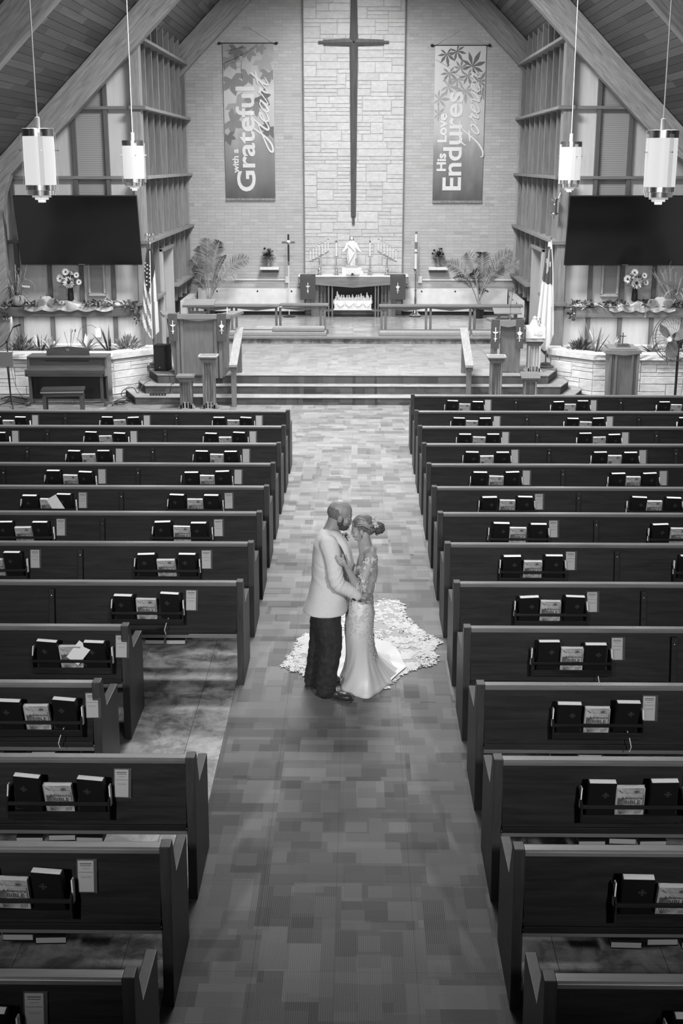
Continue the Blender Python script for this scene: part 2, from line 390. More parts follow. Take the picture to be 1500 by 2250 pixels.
# rear brick wall with proud limestone panel
bw = struct('wall_back', MB().prism([(-7.6,-0.3),(7.6,-0.3),(7.6,3.6),(0,11.2),(-7.6,3.6)], 'y', YW-0.008, YW+0.3), M['mortar'])
bme = MB().box(0,0,0,0.2095,0.014,0.0715).mesh('brick', M['brick'])
BW, BH = 0.215, 0.0762
stuff = MB(); tones = []
for side in (0, 1):
    xa, xb = (XL, -1.235) if side == 0 else (1.205, XR)
    cnt = 0; nr = int((8.9-Z4)/BH)
    for r in range(nr):
        z = Z4+BH*(r+0.5); stack = (r//14) % 3 == 1 or (r//5) % 4 == 2
        x = xa-(0 if stack or r % 2 == 0 else BW/2)
        while x < xb-0.02:
            u, v = max(x, xa)+.0026, min(x+BW, xb)-.0026; xm = (u+v)/2
            if v-u > 0.03 and z < roofz(xm)-0.02:
                full = v-u > 0.2
                if full and 2.2 < z < 5.6 and cnt < 150 and (r*7+int(x*5)) % 1 == 0:
                    link('brick', bme, bw, (xm, YW-0.0055+random.uniform(-.001,.001), z)); cnt += 1
                else:
                    stuff.bb(u, v, YW-0.012, YW+0.002, z-.0357, z+.0357); tones += [random.random()]*6
            x += BW
o = stuff.build('brick_field', M['brick'], bw); tag(o, kind='stuff')
at2 = o.data.attributes.new('tone', 'FLOAT', 'FACE'); at2.data.foreach_set('value', tones)
# limestone ashlar panel
lp = struct('wall_stone_panel', MB().prism([(-1.235,Z4),(1.205,Z4),(1.205,9.9),(0,11.1),(-1.235,9.9)], 'y', YW-0.118, YW), M['mortar_dark'])
def rough_stone(seed, mat):
    rnd = random.Random(seed); m = MB(); nx, nz = 9, 5
    ph = [rnd.uniform(0, 6) for _ in range(6)]
    us = [0, .02, .12, .3, .5, .7, .88, .98, 1]; vz = [0, .06, .5, .94, 1]
    def f(u, v):
        u, v = us[int(round(u*8))], vz[int(round(v*4))]
        e = min(u, 1-u)*99, min(v, 1-v)*99
        d = 0.5+0.5*noise.noise(Vector((u*4+seed*9.1, v*3, seed*3.7))); d = (0.45+0.55*d)*min(1, min(e[0], e[1])*3)
        return (u-0.5, -0.35-0.45*d if min(e) > 0.01 else -0.1, v-0.5)
    m.grid(f, nx, nz)
    m.add([(-.5,-.1,-.5),(.5,-.1,-.5),(.5,-.1,.5),(-.5,-.1,.5),(-.5,.5,-.5),(.5,.5,-.5),(.5,.5,.5),(-.5,.5,.5)], [(0,1,5,4),(1,2,6,5),(2,3,7,6),(3,0,4,7)])
    return m.mesh('stone', mat)
SV = [rough_stone(k, M['stone']) for k in range(8)]
SV2 = [rough_stone(k+20, M['stone2']) for k in range(8)]
def ashlar(parent, W, H, place, variants, seed, unit=0.088, limit=300, mat=None):
    # random ashlar: fill cells of a coarse grid with rectangles 1-3 rows high, variable widths
    rnd = random.Random(seed); NX = max(2, int(round(W/0.1))); NZ = max(2, int(round(H/unit))); cw, ch = W/NX, H/NZ
    occ = [[False]*NX for _ in range(NZ)]; out = []
    for r in range(NZ):
        c = 0
        while c < NX:
            if occ[r][c]: c += 1; continue
            h = rnd.choice([1,1,1,2,2,3]); wmax = 0
            while c+wmax < NX and not occ[r][c+wmax] and wmax < 8: wmax += 1
            wd = rnd.randint(3, 8) if h < 3 else rnd.randint(3, 5)
            wd = min(wd, wmax)
            if wmax-wd in (1, 2): wd = wmax
            h = min(h, NZ-r)
            for rr in range(r, r+h):
                for cc in range(c, c+wd): occ[rr][cc] = True
            out.append((c*cw, r*ch, wd*cw, h*ch)); c += wd
    for k, (u, v, a, b) in enumerate(out):
        place(u+a/2, v+b/2, a-0.005, b-0.005, rnd)
    return len(out)
def put_panel(u, v, a, b, rnd):
    link('stone', rnd.choice(SV), lp, (-1.235+u, YW-0.115, Z4+v), (0, 0 if rnd.random()<.5 else PI, 0), (a, 0.028*rnd.uniform(.8,1.05), b))
ashlar(lp, 2.44, 9.3, put_panel, SV, 3)
for sx in (-1.235, 1.205): struct('trim_1' if sx<0 else 'trim_2', MB().bb(sx-0.012, sx+0.012, YW-0.14, YW-0.10, Z4, 9.9), plain('joint', 0.2, 0.9))

# roof with planks
ceil = struct('ceiling', MB().add([(-7.7,-2,3.5+.04),(0,-2,11.24),(0,33,11.24),(-7.7,33,3.54),(-7.7,-2,3.7),(0,-2,11.4),(0,33,11.4),(-7.7,33,3.7)], [(0,1,2,3),(4,7,6,5),(0,3,7,4),(0,4,5,1),(3,2,6,7),(1,5,6,2)])
   .add([(7.7,-2,3.54),(0,-2,11.24),(0,33,11.24),(7.7,33,3.54),(7.7,-2,3.7),(0,-2,11.4),(0,33,11.4),(7.7,33,3.7)], [(3,2,1,0),(5,6,7,4),(4,7,3,0),(1,5,4,0),(7,6,2,3),(2,6,5,1)]), M['roofboard'])
pl = MB().box(0,0,0,1,1,1).mesh('plank', M['plank'])
PW = 0.142
for sgn in (-1, 1):
    cnt = 0; rn = random.Random(5+sgn)
    row = 0; d = 0.5
    while d < 5.9:      # d = distance down the slope from |x|=3
        xx = 7.35-d/math.sqrt(2); zz = roofz(xx)+0.028
        y = 15.6-rn.random()*1.6
        while y < 32.0 and cnt < 300:
            L = rn.choice([1.8, 2.4, 2.7, 3.4, 3.0]); y2 = min(y+L, 32.05)
            if y2 > 15.2 and y2-y > .2:
                link('plank', pl, ceil, (sgn*xx, (y+y2)/2, zz), (0, sgn*R(45), 0), (PW-0.006, y2-y-0.006, 0.022)); cnt += 1
            y = y2
        d += PW
# laminated roof frames
def frame_pts():
    up = [(0.0, 11.2), (-7.0, 4.2), (-7.38, 3.75), (-7.42, 0)]
    lo = [(-6.82, 0), (-6.80, 3.3), (-6.74, 3.72), (-6.60, 4.08), (-6.36, 4.32), (-6.05, 4.50), (-5.5, 4.99), (0, 10.49)]
    return up+lo
for y0, wdt in ((11.6,0.26), (18.25,0.26), (24.85,0.26), (31.7,0.26)):
    for sgn in (-1, 1):
        pts = [(p[0]*(-sgn), p[1]) for p in frame_pts()]
        if sgn > 0: pts = pts[::-1]
        o = struct('roof_beam', MB().prism(pts, 'y', y0, y0+wdt), M['beaml' if sgn<0 else 'beamr'], bevel=0.012)
# side walls
struct('wall_left', MB().bb(-7.7, -7.45, -2, 33, -0.3, 3.8), M['panel'])
struct('wall_right', MB().bb(7.45, 7.7, -2, 33, -0.3, 3.8), M['panel'])

# wing walls either side of the chancel with battens, rails and ribbed panels
RZ = (5.33, 4.03, 2.80)
for sgn, cx in ((-1, XL), (1, XR)):
    nm = 'wall_wing_left' if sgn < 0 else 'wall_wing_right'
    pts = [(cx, 0), (sgn*7.46, 0), (sgn*7.46, 3.7), (sgn*7.4, 3.8), (cx, roofz(cx))]
    if sgn < 0: pts = pts[::-1]
    ww = struct(nm, MB().prism(pts, 'y', YV+0.03, YV+0.2), M['trimd'])
    edges = [cx+sgn*(0.04), cx+sgn*0.69, cx+sgn*1.325, cx+sgn*1.96, cx+sgn*2.595, cx+sgn*3.3]
    levels = [0.6, 1.50, 2.80, 4.03, 5.33, 7.1]
    for k in range(5):
        for q in range(5):
            a, b = edges[k], edges[k+1]; z0, z1 = levels[q], levels[q+1]
            xm = max(abs(a), abs(b)); 
            if z0 > roofz(min(abs(a),abs(b)))-0.1: continue
            mat = M['ribbed'] if (k == 1 and q >= 2) else M['panel']
            lo, hi = min(a,b)+0.03, max(a,b)-0.03
            zt_lo, zt_hi = min(z1-0.03, roofz(lo)-.03), min(z1-0.03, roofz(hi)-.03)
            MB().prism([(lo,z0+.03),(hi,z0+.03),(hi,zt_hi),(lo,zt_lo)], 'y', YV+0.012, YV+0.03).build('wall_panel', mat, ww)
    for k in range(1, 5):
        x = edges[k]; MB().bb(x-0.04, x+0.04, YV-0.06, YV+0.03, 0.5, roofz(x)-0.02).build('batten', M['trimd' if 1 else 'fin'], ww, bevel=0.004)
    for z in RZ:
        xe = min(7.4, 11.2-z); MB().bb(cx+sgn*0.05, sgn*xe, YV-0.075, YV+0.02, z-0.03, z+0.03).build('rail', M['railx'], ww, bevel=0.005)
    # corner post
    MB().bb(cx-sgn*0.02, cx+sgn*0.16, YV-0.20, YV+0.1, Z3-0.2, roofz(cx)).build('corner_post', M['fin'], ww, bevel=0.006)
    for z in RZ+(1.60,):
        MB().bb(cx-sgn*0.12, cx+sgn*0.20, YV-0.25, YV-0.17, z-0.035, z+0.035).build('rail', M['railx'], ww, bevel=0.005)
    # narrow framed opening below the screen
    x0_ = -5.12 if sgn < 0 else 5.10
    f = tag(MB().build('empty_', M['paled']) if 0 else MB().bb(x0_-0.17,x0_-0.13,YV-0.06,YV+0.01,1.78,2.75).bb(x0_+0.13,x0_+0.17,YV-0.06,YV+0.01,1.78,2.75).bb(x0_-0.17,x0_+0.17,YV-0.06,YV+0.01,1.74,1.79).build('opening_frame', M['paled'], ww))
    MB().bb(x0_-0.13,x0_+0.13,YV-0.0,YV+0.011,1.79,2.75).build('opening_panel', M['ribbed'], ww)

# fin screens along the chancel sides
FY = [25.32+0.83*k for k in range(9)]
for sgn, cx in ((-1, XL), (1, XR)):
    sw = struct('wall_screen_left' if sgn < 0 else 'wall_screen_right', MB().bb(cx+sgn*0.36, cx+sgn*0.5, YV+0.21, 32.1, 0, roofz(cx)-0.5), M['fin'])
    finb = {}
    def fin(y, z0, z1, dx=0.0):
        MB().bb(cx+sgn*0.02-sgn*dx, cx+sgn*(0.34 if y > 25.6 else 0.13), y-0.028, y+0.028, z0, z1).build('fin', M['fin'], sw, bevel=0.004)
    for k, y in enumerate(FY):
        tops = [(6.60, 7.35), (5.36, 6.57), (4.06, 5.30), (2.83, 4.0)]
        for z0, z1 in tops: fin(y, z0, z1)
        yy = y
        if y < 27.1: fin(y, 1.63, 2.77); fin(y, Z3, 1.57)
        elif y < 29.2: fin(y, 2.52, 2.77)
        else: fin(y, 1.63, 2.77); fin(y, 1.20, 1.57)
        if k < 8:       # in-between thinner fins give the close rhythm seen from the nave
            pass
    for z in (6.585, 5.33, 4.03, 2.80): MB().bb(cx-sgn*0.10, cx+sgn*0.13, YV-0.16, YV+0.22, z-0.03, z+0.03).bb(cx-sgn*0.10, cx+sgn*0.34, YV+0.22, 32.06, z-0.03, z+0.03).build('rail', M['rail'], sw, bevel=0.005)
    MB().bb(cx-sgn*0.10, cx+sgn*0.34, 28.95, 32.06, 1.57, 1.63).build('rail', M['rail'], sw, bevel=0.005)
    MB().bb(cx-sgn*0.06, cx+sgn*0.13, YV-0.1, YV+0.22, 1.57, 1.63).bb(cx-sgn*0.06, cx+sgn*0.34, YV+0.22, 27.25, 1.57, 1.63).build('rail', M['rail'], sw, bevel=0.005)
    # side door recess
    dr = struct('door_1' if sgn < 0 else 'door_2', MB().bb(cx+sgn*0.18, cx+sgn*0.23, 27.4, 28.8, Z3, 2.46), M['paled'])
    MB().bb(cx, cx+sgn*0.3, 27.28, 27.40, Z3, 2.52).build('door_jamb', M['paled'], dr, bevel=0.004)
    MB().bb(cx, cx+sgn*0.3, 28.80, 28.92, Z3, 2.52).build('door_jamb', M['paled'], dr, bevel=0.004)
    MB().bb(cx-sgn*0.03, cx+sgn*0.3, 27.28, 28.92, 2.47, 2.53).build('door_head', M['rail'], dr, bevel=0.004)
    MB().ell((cx+sgn*0.15, 27.52, 1.4), 0.03).build('door_knob', M['steel'], dr, smooth=True)
    # heater cover along the side and back
    hs = thing('heater_cover', 'white heater cover along the %s side of the altar area under the wood screen' % ('left' if sgn<0 else 'right'), 'heater cover', (cx, 30.5, Z4))
    def L(a, b, y0, y1, z0, z1): return (a-cx, b-cx, y0-30.5, y1-30.5, z0-Z4, z1-Z4)
    MB().bb(*L(cx+sgn*0.0, cx-sgn*0.14, 29.75, 31.86, Z4+0.05, 1.17)).build('cover_panel', M['cream'], hs, bevel=0.006)
    for y in (30.1, 30.9, 31.6): MB().ell((0-sgn*0.145, y-30.5, 1.08-Z4), (0.008,0.022,0.022)).build('fixing', M['black'], hs, smooth=True)
    xa, xb = (XL+0.17, -1.25) if sgn < 0 else (1.225, XR-0.17)
    hb = thing('heater_cover', 'long white heater cover against the brick wall %s of the altar' % ('left' if sgn<0 else 'right'), 'heater cover', ((xa+xb)/2, YW-0.1, Z4))
    wdt = xb-xa
    MB().bb(-wdt/2, wdt/2, -0.16, 0.06, 0.10, 0.66).build('cover_panel', M['cream'], hb, bevel=0.006)
    MB().bb(-wdt/2+.02, wdt/2-.02, -0.10, 0.06, 0.0, 0.10).build('toe_recess', M['black'], hb)
    for k, fx in enumerate((-0.32, 0.06, 0.38) if sgn<0 else (-0.32, 0.0, 0.31)):
        MB().ell((fx*wdt, -0.162, 0.60), (0.022,0.008,0.022)).build('fixing', M['black'], hb, smooth=True)
    ct = thing('wall_conduit', 'thin white conduit on the brick above the %s heater cover ending in a small box' % ('left' if sgn<0 else 'right'), 'conduit', (0, YW-0.04, 1.46))
    a, b = (XL+0.3, -1.72) if sgn < 0 else (1.72, XR-.02)
    MB().bb(a, b, -0.012, 0.012, -0.018, 0.018).build('conduit_run', M['white'], ct)
    bx = -1.69 if sgn < 0 else 1.66
    MB().bb(bx-0.05, bx+0.05, -0.035, 0.012, -0.08, 0.085).build('outlet_box', M['white'], ct, bevel=0.006)

# limestone planters in front of the wing walls
PZ = 0.80
for sgn, cx in ((-1, XL), (1, XR)):
    cap_front = [(sgn*7.4, 23.62), (sgn*4.22 if sgn<0 else 4.22, 23.62)]
    xc, xe = sgn*4.60, sgn*3.90      # front corner, wall end
    lab = 'left' if sgn < 0 else 'right'
    pt = struct('planter_wall_'+lab, MB().prism([(sgn*7.4,23.86),(xc,23.86),(xe-sgn*0,24.56),(xe,24.95),(sgn*4.12,24.95),(sgn*4.12,24.75),(sgn*4.72,24.16),(sgn*7.4,24.16)][::(1 if sgn>0 else -1)], 'z', 0, PZ-0.12), M['stone2'])
    def put_front(u, v, a, b, rnd): link('stone', rnd.choice(SV2), pt, (sgn*(7.4-u), 23.84, v), (0,0 if rnd.random()<.5 else PI,0), (a, 0.034*rnd.uniform(.8,1.1), b))
    ashlar(pt, 2.80, PZ-0.13, put_front, SV2, 11+sgn, 0.075)
    dvec = Vector((xe-xc, 0.70, 0)); Ld = dvec.length; dn = dvec.normalized(); ang = math.atan2(dn.y, dn.x)
    def put_diag(u, v, a, b, rnd):
        p = Vector((xc, 23.84, 0))+dn*u; rz = ang if sgn < 0 else ang+PI
        link('stone', rnd.choice(SV2), pt, (p.x, p.y, v), (0,0,rz), (a, 0.034*rnd.uniform(.8,1.1), b))
    ashlar(pt, Ld, PZ-0.13, put_diag, SV2, 31+sgn, 0.075)
    # cap stones
    x = 7.4
    rn = random.Random(4)
    while x > 4.62:
        wd = min(rn.uniform(0.55, 0.9), x-4.56)
        if x-wd-4.56 < 0.3: wd = x-4.56
        link('cap_stone', rn.choice(SV2), pt, (sgn*(x-wd/2), 23.95, PZ-0.055), (0,0,0), (wd-0.008, 0.30, 0.115)); x -= wd
    p = Vector((xc, 23.92, 0))+dn*Ld*0.5
    MB().prism([(xc-sgn*0.0,23.76),(xe-sgn*0.06,24.50),(xe-sgn*.06,24.95),(sgn*4.14,24.95),(sgn*4.14,24.72),(sgn*4.68,24.16),(xc+sgn*.06,24.16)][::(1 if sgn>0 else -1)], 'z', PZ-0.115, PZ+.002).build('cap_stone', M['stone2'], pt, bevel=0.012)
    MB().bb(sgn*7.4, sgn*4.2, 25.14, 25.3, PZ-0.12, PZ-0.02).build('cap_stone', M['stone2'], pt, bevel=0.012)
    MB().prism([(sgn*7.4,24.1),(sgn*4.70,24.1),(sgn*4.20,24.66),(sgn*4.20,25.2),(sgn*7.4,25.2)][::(1 if sgn>0 else -1)], 'z', 0.5, PZ-0.10).build('soil', M['soil'], pt)
# mantel shelves with a light strip beneath
for sgn in (-1, 1):
    lab = 'left' if sgn < 0 else 'right'
    xa, xb = (-7.4, -4.40) if sgn < 0 else (4.38, 7.4)
    s = thing('mantel_shelf', 'long dark wooden mantel shelf under the %s wall screen carrying the harvest decorations' % lab, 'shelf', ((xa+xb)/2, 25.02, 1.38))
    h = (xb-xa)/2
    MB().bb(-h, h, -0.24, 0.24, 0, 0.185).build('shelf_board', M['trimx'] if sgn<0 else M['railx'], s, bevel=0.006)
    MB().bb(-h+.05, h-.05, -0.05, 0.0, -0.02, 0.0).build('light_strip', emis('strip_glow', 1.0, 3.0), s)
    if sgn > 0: MB().bb(0.96-0.5-h+1.5-0.62, 0.96-0.5-h+1.5-0.59, -0.245, -0.235, 0, 0.185).build('joint_strip', M['paled'], s)
    area('shelf_light', ((xa+xb)/2, 24.98, 1.345), ((xa+xb)/2, 25.05, 0.5), xb-xa-.2, 0.06, STRIP, 150)

# ------------------------------------------------------------------ pews
YR = [4.763, 5.84, 6.85, 7.957, 9.036, 10.09, 11.218, 12.27, 13.32, 14.40, 15.50, 16.57, 17.65, 18.92]
ORD = ['front','second','third','fourth','fifth','sixth','seventh','eighth','ninth','tenth','eleventh','twelfth','thirteenth','fourteenth']
RACKC = [1.715, 3.32, 4.92]; BRX = [2.50, 4.09, 5.69]
def pew_meshes(s, xin, xout):
    """xin/xout absolute distances from the aisle axis; local origin at x = s*xin"""
    def X(a): return s*(a-xin)
    D = {}
    prof = [(-0.15,0),(-0.085,0.915),(0.0,0.915),(0.10,0.665),(0.50,0.655),(0.47,0.0)]
    D['end'] = MB().prism(prof, 'x', X(xin), X(xin+0.056)).mesh('end_panel', M['pewside'], 0.005)
    D['end2'] = MB().prism(prof, 'x', X(xout-0.056), X(xout)).mesh('end_panel', M['pewside'], 0.005)
    a, b = xin+0.056, xout-0.056
    D['back'] = MB().prism([(-0.135,0.49),(-0.115,0.49),(-0.045,0.885),(-0.065,0.885)], 'x', X(a), X(b)).mesh('backrest', M['pew'])
    D['top'] = MB().prism([(-0.078,0.872),(-0.005,0.872),(-0.003,0.90),(-0.015,0.905),(-0.07,0.905),(-0.08,0.895)], 'x', X(a), X(b)).mesh('top_rail', M['pewtop_lit'], 0.003)
    D['low'] = MB().prism([(-0.150,0.465),(-0.10,0.465),(-0.10,0.50),(-0.146,0.50)], 'x', X(a), X(b)).mesh('lower_rail', M['pew'], 0.003)
    D['seat'] = MB().prism([(-0.10,0.445),(0.43,0.465),(0.44,0.45),(0.43,0.43),(-0.10,0.41)], 'x', X(a), X(b)).mesh('seat', M['pewtop_lit'], 0.004)
    return D
def brace_mesh(): return MB().prism([(-0.13,0.0),(-0.16,0.0),(-0.185,0.50),(-0.12,0.85),(-0.085,0.85),(-0.135,0.48),(0.30,0.43),(0.22,0.0)], 'x', -0.022, 0.022).mesh('brace', M['pew'], 0.003)
BR = brace_mesh()
BRS = MB().ell((0,-0.128,0.80),(0.008,0.005,0.008)).mesh('screw', M['screw'], smooth=True)
# rack: local origin at centre bottom of the rack against the back panel
HW = 0.295
RACK = {
 'tray': MB().bb(-HW,HW,-0.095,0.0,0.0,0.012).mesh('tray', M['pew']),
 'lower_rail': MB().bb(-HW,HW,-0.100,-0.088,0.0,0.048).mesh('lower_rail', M['pew'],0.002),
 'upper_rail': MB().bb(-HW,HW,-0.100,-0.086,0.090,0.112).mesh('upper_rail', M['pew'],0.002),
 'side1': MB().prism([(-0.102,0),(0.0,0),(0.03,0.16),(-0.03,0.16),(-0.102,0.115)], 'x', -HW-0.012, -HW).mesh('side_board', M['pew'],0.002),
 'side2': MB().prism([(-0.102,0),(0.0,0),(0.03,0.16),(-0.03,0.16),(-0.102,0.115)], 'x', HW, HW+0.012).mesh('side_board', M['pew'],0.002),
 'slip1': MB().bb(-HW-0.020,-HW-0.013,-0.085,-0.045,0.05,0.175).mesh('paper_slip', M['card']),
 'slip2': MB().bb(HW+0.013,HW+0.020,-0.085,-0.045,0.05,0.175).mesh('paper_slip', M['card']),
}
UT = MB().prism([(-0.30,0.44),(0.30,0.44),(0.26,0.36),(-0.26,0.36)], 'y', 0.02, 0.30).mesh('book_tray', M['pew'], 0.003)
UF = MB().bb(-0.33,0.33,-0.10,0.10,0.44,0.462).mesh('tray_board', M['pew'])
# books
def emblem_mb():
    m = MB()
    for k in range(4):
        a = k*PI/2; c, s_ = math.cos(a), math.sin(a)
        for q in range(5):
            t0, t1 = PI*q/5, PI*(q+1)/5; r0, r1 = 0.0075, 0.0105
            def P(t, r): return (0.011+r*0.9*math.sin(t), r*math.cos(t)*0.8)
            pts = [P(t0,r0),P(t0,r1),P(t1,r1),P(t1,r0)]
            m.poly([(p[0]*c-p[1]*s_, -0.0227, p[0]*s_+p[1]*c) for p in pts])
    m.bb(-0.002,0.002,-0.0228,-0.0225,-0.013,0.013); m.bb(-0.013,0.013,-0.0228,-0.0225,-0.002,0.002)
    return m
EMB = emblem_mb().mesh('cover_emblem', plain('blind_emblem', 0.07, 0.4))
BKC = MB().bb(-0.080,0.080,-0.0225,-0.0195,0,0.238).bb(-0.080,0.080,0.0195,0.0225,0,0.238).bb(-0.083,-0.077,-0.0225,0.0225,0,0.238).mesh('cover', M['bookblack'])
BKP = MB().bb(-0.077,0.078,-0.0192,0.0192,0.004,0.2365).mesh('page_block', M['paper'])
def ribbon_mesh(sx): return MB().tube([(sx*0.02,-0.018,0.006),(sx*0.022,-0.07,-0.0),(sx*0.024,-0.112,-0.02),(sx*0.035,-0.114,-0.06),(sx*0.028,-0.112,-0.10)], 0.0028, 4, flat=0.4).mesh('ribbon', M['card'])
RB = [ribbon_mesh(1), ribbon_mesh(-1.6)]
BBC = MB().bb(-0.083,0.083,-0.016,-0.0135,0,0.198).bb(-0.083,0.083,0.0135,0.016,0,0.198).bb(-0.086,-0.081,-0.016,0.016,0,0.198).mesh('cover', plain('illustrated_cover', 0.36, 0.3, var=0.35, scale=22))
BBP = MB().bb(-0.080,0.080,-0.0133,0.0133,0.003,0.195).mesh('page_block', M['paper'])
def text_mesh(txt, size, mat, offset=0.0, name='lettering', extrude=0.0005, align='CENTER', shear=0, spacing=1.0, sx=1.0):
    c = bpy.data.curves.new(name, 'FONT'); c.body = txt; c.size = size; c.align_x = align; c.extrude = extrude; c.offset = offset; c.shear = shear; c.space_character = spacing
    c.resolution_u = 4
    o = bpy.data.objects.new('tmp', c); ts = bpy.data.scenes.new('tmp_scene'); ts.collection.objects.link(o); vl = ts.view_layers[0]; vl.update()
    dg = vl.depsgraph; me = bpy.data.meshes.new_from_object(o.evaluated_get(dg)); me.name = name
    bpy.data.objects.remove(o); bpy.data.scenes.remove(ts); me.materials.clear(); me.materials.append(mat)
    for v in me.vertices: v.co = (v.co.x*sx, 0-v.co.z, v.co.y)      # text stands in the xz plane facing -y
    return me
def move(me, dx, dy, dz, ry=0):
    Mx = Matrix.Translation((dx,dy,dz)) @ Matrix.Rotation(ry, 4, 'Y'); me.transform(Mx); return me
def join_me(name, mes, mat):
    m = MB()
    for me in mes: m.add([tuple(v.co) for v in me.vertices], [tuple(p.vertices) for p in me.polygons])
    r = bpy.data.meshes.new(name); r.from_pydata(m.v, [], m.f); r.materials.append(mat); return r
BTX = join_me('lettering', [move(text_mesh('Adventure', 0.029, M['inkd'], 0.0006), 0.008, -0.0165, 0.115), move(text_mesh('BIBLE', 0.040, M['inkd'], 0.001), 0.012, -0.0165, 0.080), move(text_mesh('Storybook', 0.022, M['inkd'], 0.0004), 0.02, -0.0165, 0.055)], M['inkd'])
def bible_art():
    m = MB(); y = -0.0168
    m.bb(-0.075,-0.035,y,y+.001,0.05,0.125); m.ell((0.035,y,0.172),(0.018,0.0006,0.009))
    m.bb(-0.03,0.08,y,y+.001,0.160,0.163); m.bb(0.072,0.079,y,y+.001,0.06,0.15)
    for k in range(7):
        a = k*0.28+0.2; m.tube([(-0.055,y,0.005),(-0.055+0.05*math.cos(a),y,0.005+0.04*math.sin(a))], 0.0022, 4)
    for k in range(5): m.tube([(0.03+k*.008,y,0.008),(0.035+k*.008,y,0.034)], 0.0016, 4)
    m.tube([(-0.07,y,0.182),(-0.045,y,0.163)], 0.003, 5); return m
BART = bible_art().mesh('cover_artwork', plain('cover_print', 0.12, 0.4, var=0.4, scale=40))
# card in a clear holder
CH = MB().bb(-0.048,0.058,-0.006,-0.004,0,0.175).bb(-0.048,0.058,-0.002,0.0,0,0.18).bb(0.054,0.058,-0.012,0,0,0.12).mesh('card_holder', M['acrylic'])
CC = MB().bb(-0.042,0.040,-0.0045,-0.0035,0.004,0.172).mesh('card_sheet', M['card'])
cl = MB()
for z, a, b, h in ((0.152,-0.032,0.030,0.006),(0.142,-0.030,0.028,0.004),(0.108,-0.038,0.036,0.0025),(0.128,-0.02,0.02,0.0018),(0.085,-0.03,0.03,0.0015),(0.078,-0.025,0.025,0.0015)): cl.bb(a,b,-0.0049,-0.0045,z,z+h)
CL = cl.mesh('printed_lines', M['ink'])
FBC = MB().bb(-0.080,0.080,-0.08,0.15,-0.021,-0.018).bb(-0.080,0.080,-0.08,0.15,0.018,0.021).mesh('cover', M['bookblack'])
FBP = MB().bb(-0.078,0.078,-0.074,0.148,-0.0175,0.0175).mesh('page_block', plain('tray_pages', 0.34, 0.85))  # greyer pages than the hymnals in the racks
PEW_T = 'hymnals in the pew racks'
def rack_place(side, k):
    return {0:'aisle-side rack', 1:'middle rack', 2:'outer rack'}[k]
def fill_rack(s, xc, yb, k, pname, rnd, opts=''):
    """books of one rack; xc world centre, yb world y of the back panel face at rack height"""
    zb = 0.583
    where = '%s of the %s' % (rack_place(s, k), pname)
    for q, (dx, kind) in enumerate(((-0.185,'h'), (0.0,'b'), (0.19,'h'))):
        side = ('left','middle','right')[q]
        j = rnd.uniform(-0.008, 0.008)
        if kind == 'h':
            dz = rnd.choice([0,0,0,0.0,0.012])
            b = thing('hymnal', '%s black hymnal in the %s' % (side, where), 'book', (xc+dx+j, yb-0.036, zb+0.018+dz), group='black hymnals in the pew racks')
            b.rotation_euler = (R(12+rnd.uniform(-2,2)), rnd.uniform(-0.035,0.035), rnd.choice([0.0,0.05,-0.05]))
            if s < 0 and rnd.random() < .75: b.rotation_euler.z = -0.12; 
            if s < 0: b.scale = (-1,1,1)
            link('cover', BKC, b); link('page_block', BKP, b)
            e = link('cover_emblem', EMB, b, (0.022,0,0.15))
            if rnd.random() < (0.5 if YR.index(min(YR, key=lambda v: abs(v-yb-.1))) < 7 else 0.08): link('ribbon', rnd.choice(RB), b)
        else:
            low = -0.028 if rnd.random() < 0.2 else 0
            b = thing('story_bible', 'illustrated story bible in the %s' % where, 'book', (xc+dx+j, yb-0.034, zb+0.016+low*0), group='story bibles in the pew racks')
            b.rotation_euler = (R(13+rnd.uniform(-2,2)), rnd.uniform(-0.03,0.03), -0.03)
            if low: b.rotation_euler.x = R(17); b.location.z -= 0.006
            link('cover', BBC, b); link('page_block', BBP, b)
            if yb < 15: link('lettering', BTX, b)
            link('cover_artwork', BART, b)
    t = thing('welcome_card', 'white card beside the %s' % where, 'card', (xc+0.36, yb-0.006, 0.665), group='cards beside the pew racks')
    t.rotation_euler = (-R(10), rnd.uniform(-.02,.02), 0)
    link('card_holder', CH, t); link('card_sheet', CC, t)
    if yb < 14: link('printed_lines', CL, t)
MESHC = {}
def pew(s, idx, xin, xout, racks, braces, label, pname, rackx=None):
    key = (s, round(xin,2), round(xout,2))
    if key not in MESHC: MESHC[key] = pew_meshes(s, xin, xout)
    D = MESHC[key]; yn = YR[idx]
    t = thing('church_pew', label, 'pew', (s*xin, yn, 0), group='dark pews %s of the aisle' % ('right' if s>0 else 'left'))
    link('end_panel', D['end'], t); link('end_panel', D['end2'], t); link('backrest', D['back'], t); link('top_rail', D['top'], t)
    link('lower_rail', D['low'], t); link('seat', D['seat'], t)
    for bx in braces:
        b = link('brace', BR, t, (s*bx-s*xin, 0, 0)); link('screw', BRS, b)
        link('screw', BRS, b, (0,-0.045,-0.27))
    rnd = random.Random(idx*13+s*3+1)
    for k, rc in enumerate(racks):
        xc = s*rc
        rk = tag(bpy.data.objects.new('book_rack', None)); COL.objects.link(rk); rk.parent = t; rk.location = (xc-s*xin, -0.118, 0.575); rk.empty_display_size = .1
        for nm in ('tray','lower_rail','upper_rail'): link(nm, RACK[nm], rk)
        link('side_board', RACK['side1'], rk); link('side_board', RACK['side2'], rk)
        link('paper_slip', RACK['slip1'], rk, rot=(R(-8),R(4),0)); link('paper_slip', RACK['slip2'], rk, rot=(R(-8),R(-3),0))
        fill_rack(s, xc, yn-0.105, k, pname, rnd)
        ut = link('book_tray', UT, t, (xc-s*xin, 0, 0)); link('tray_board', UF, ut)
    return t
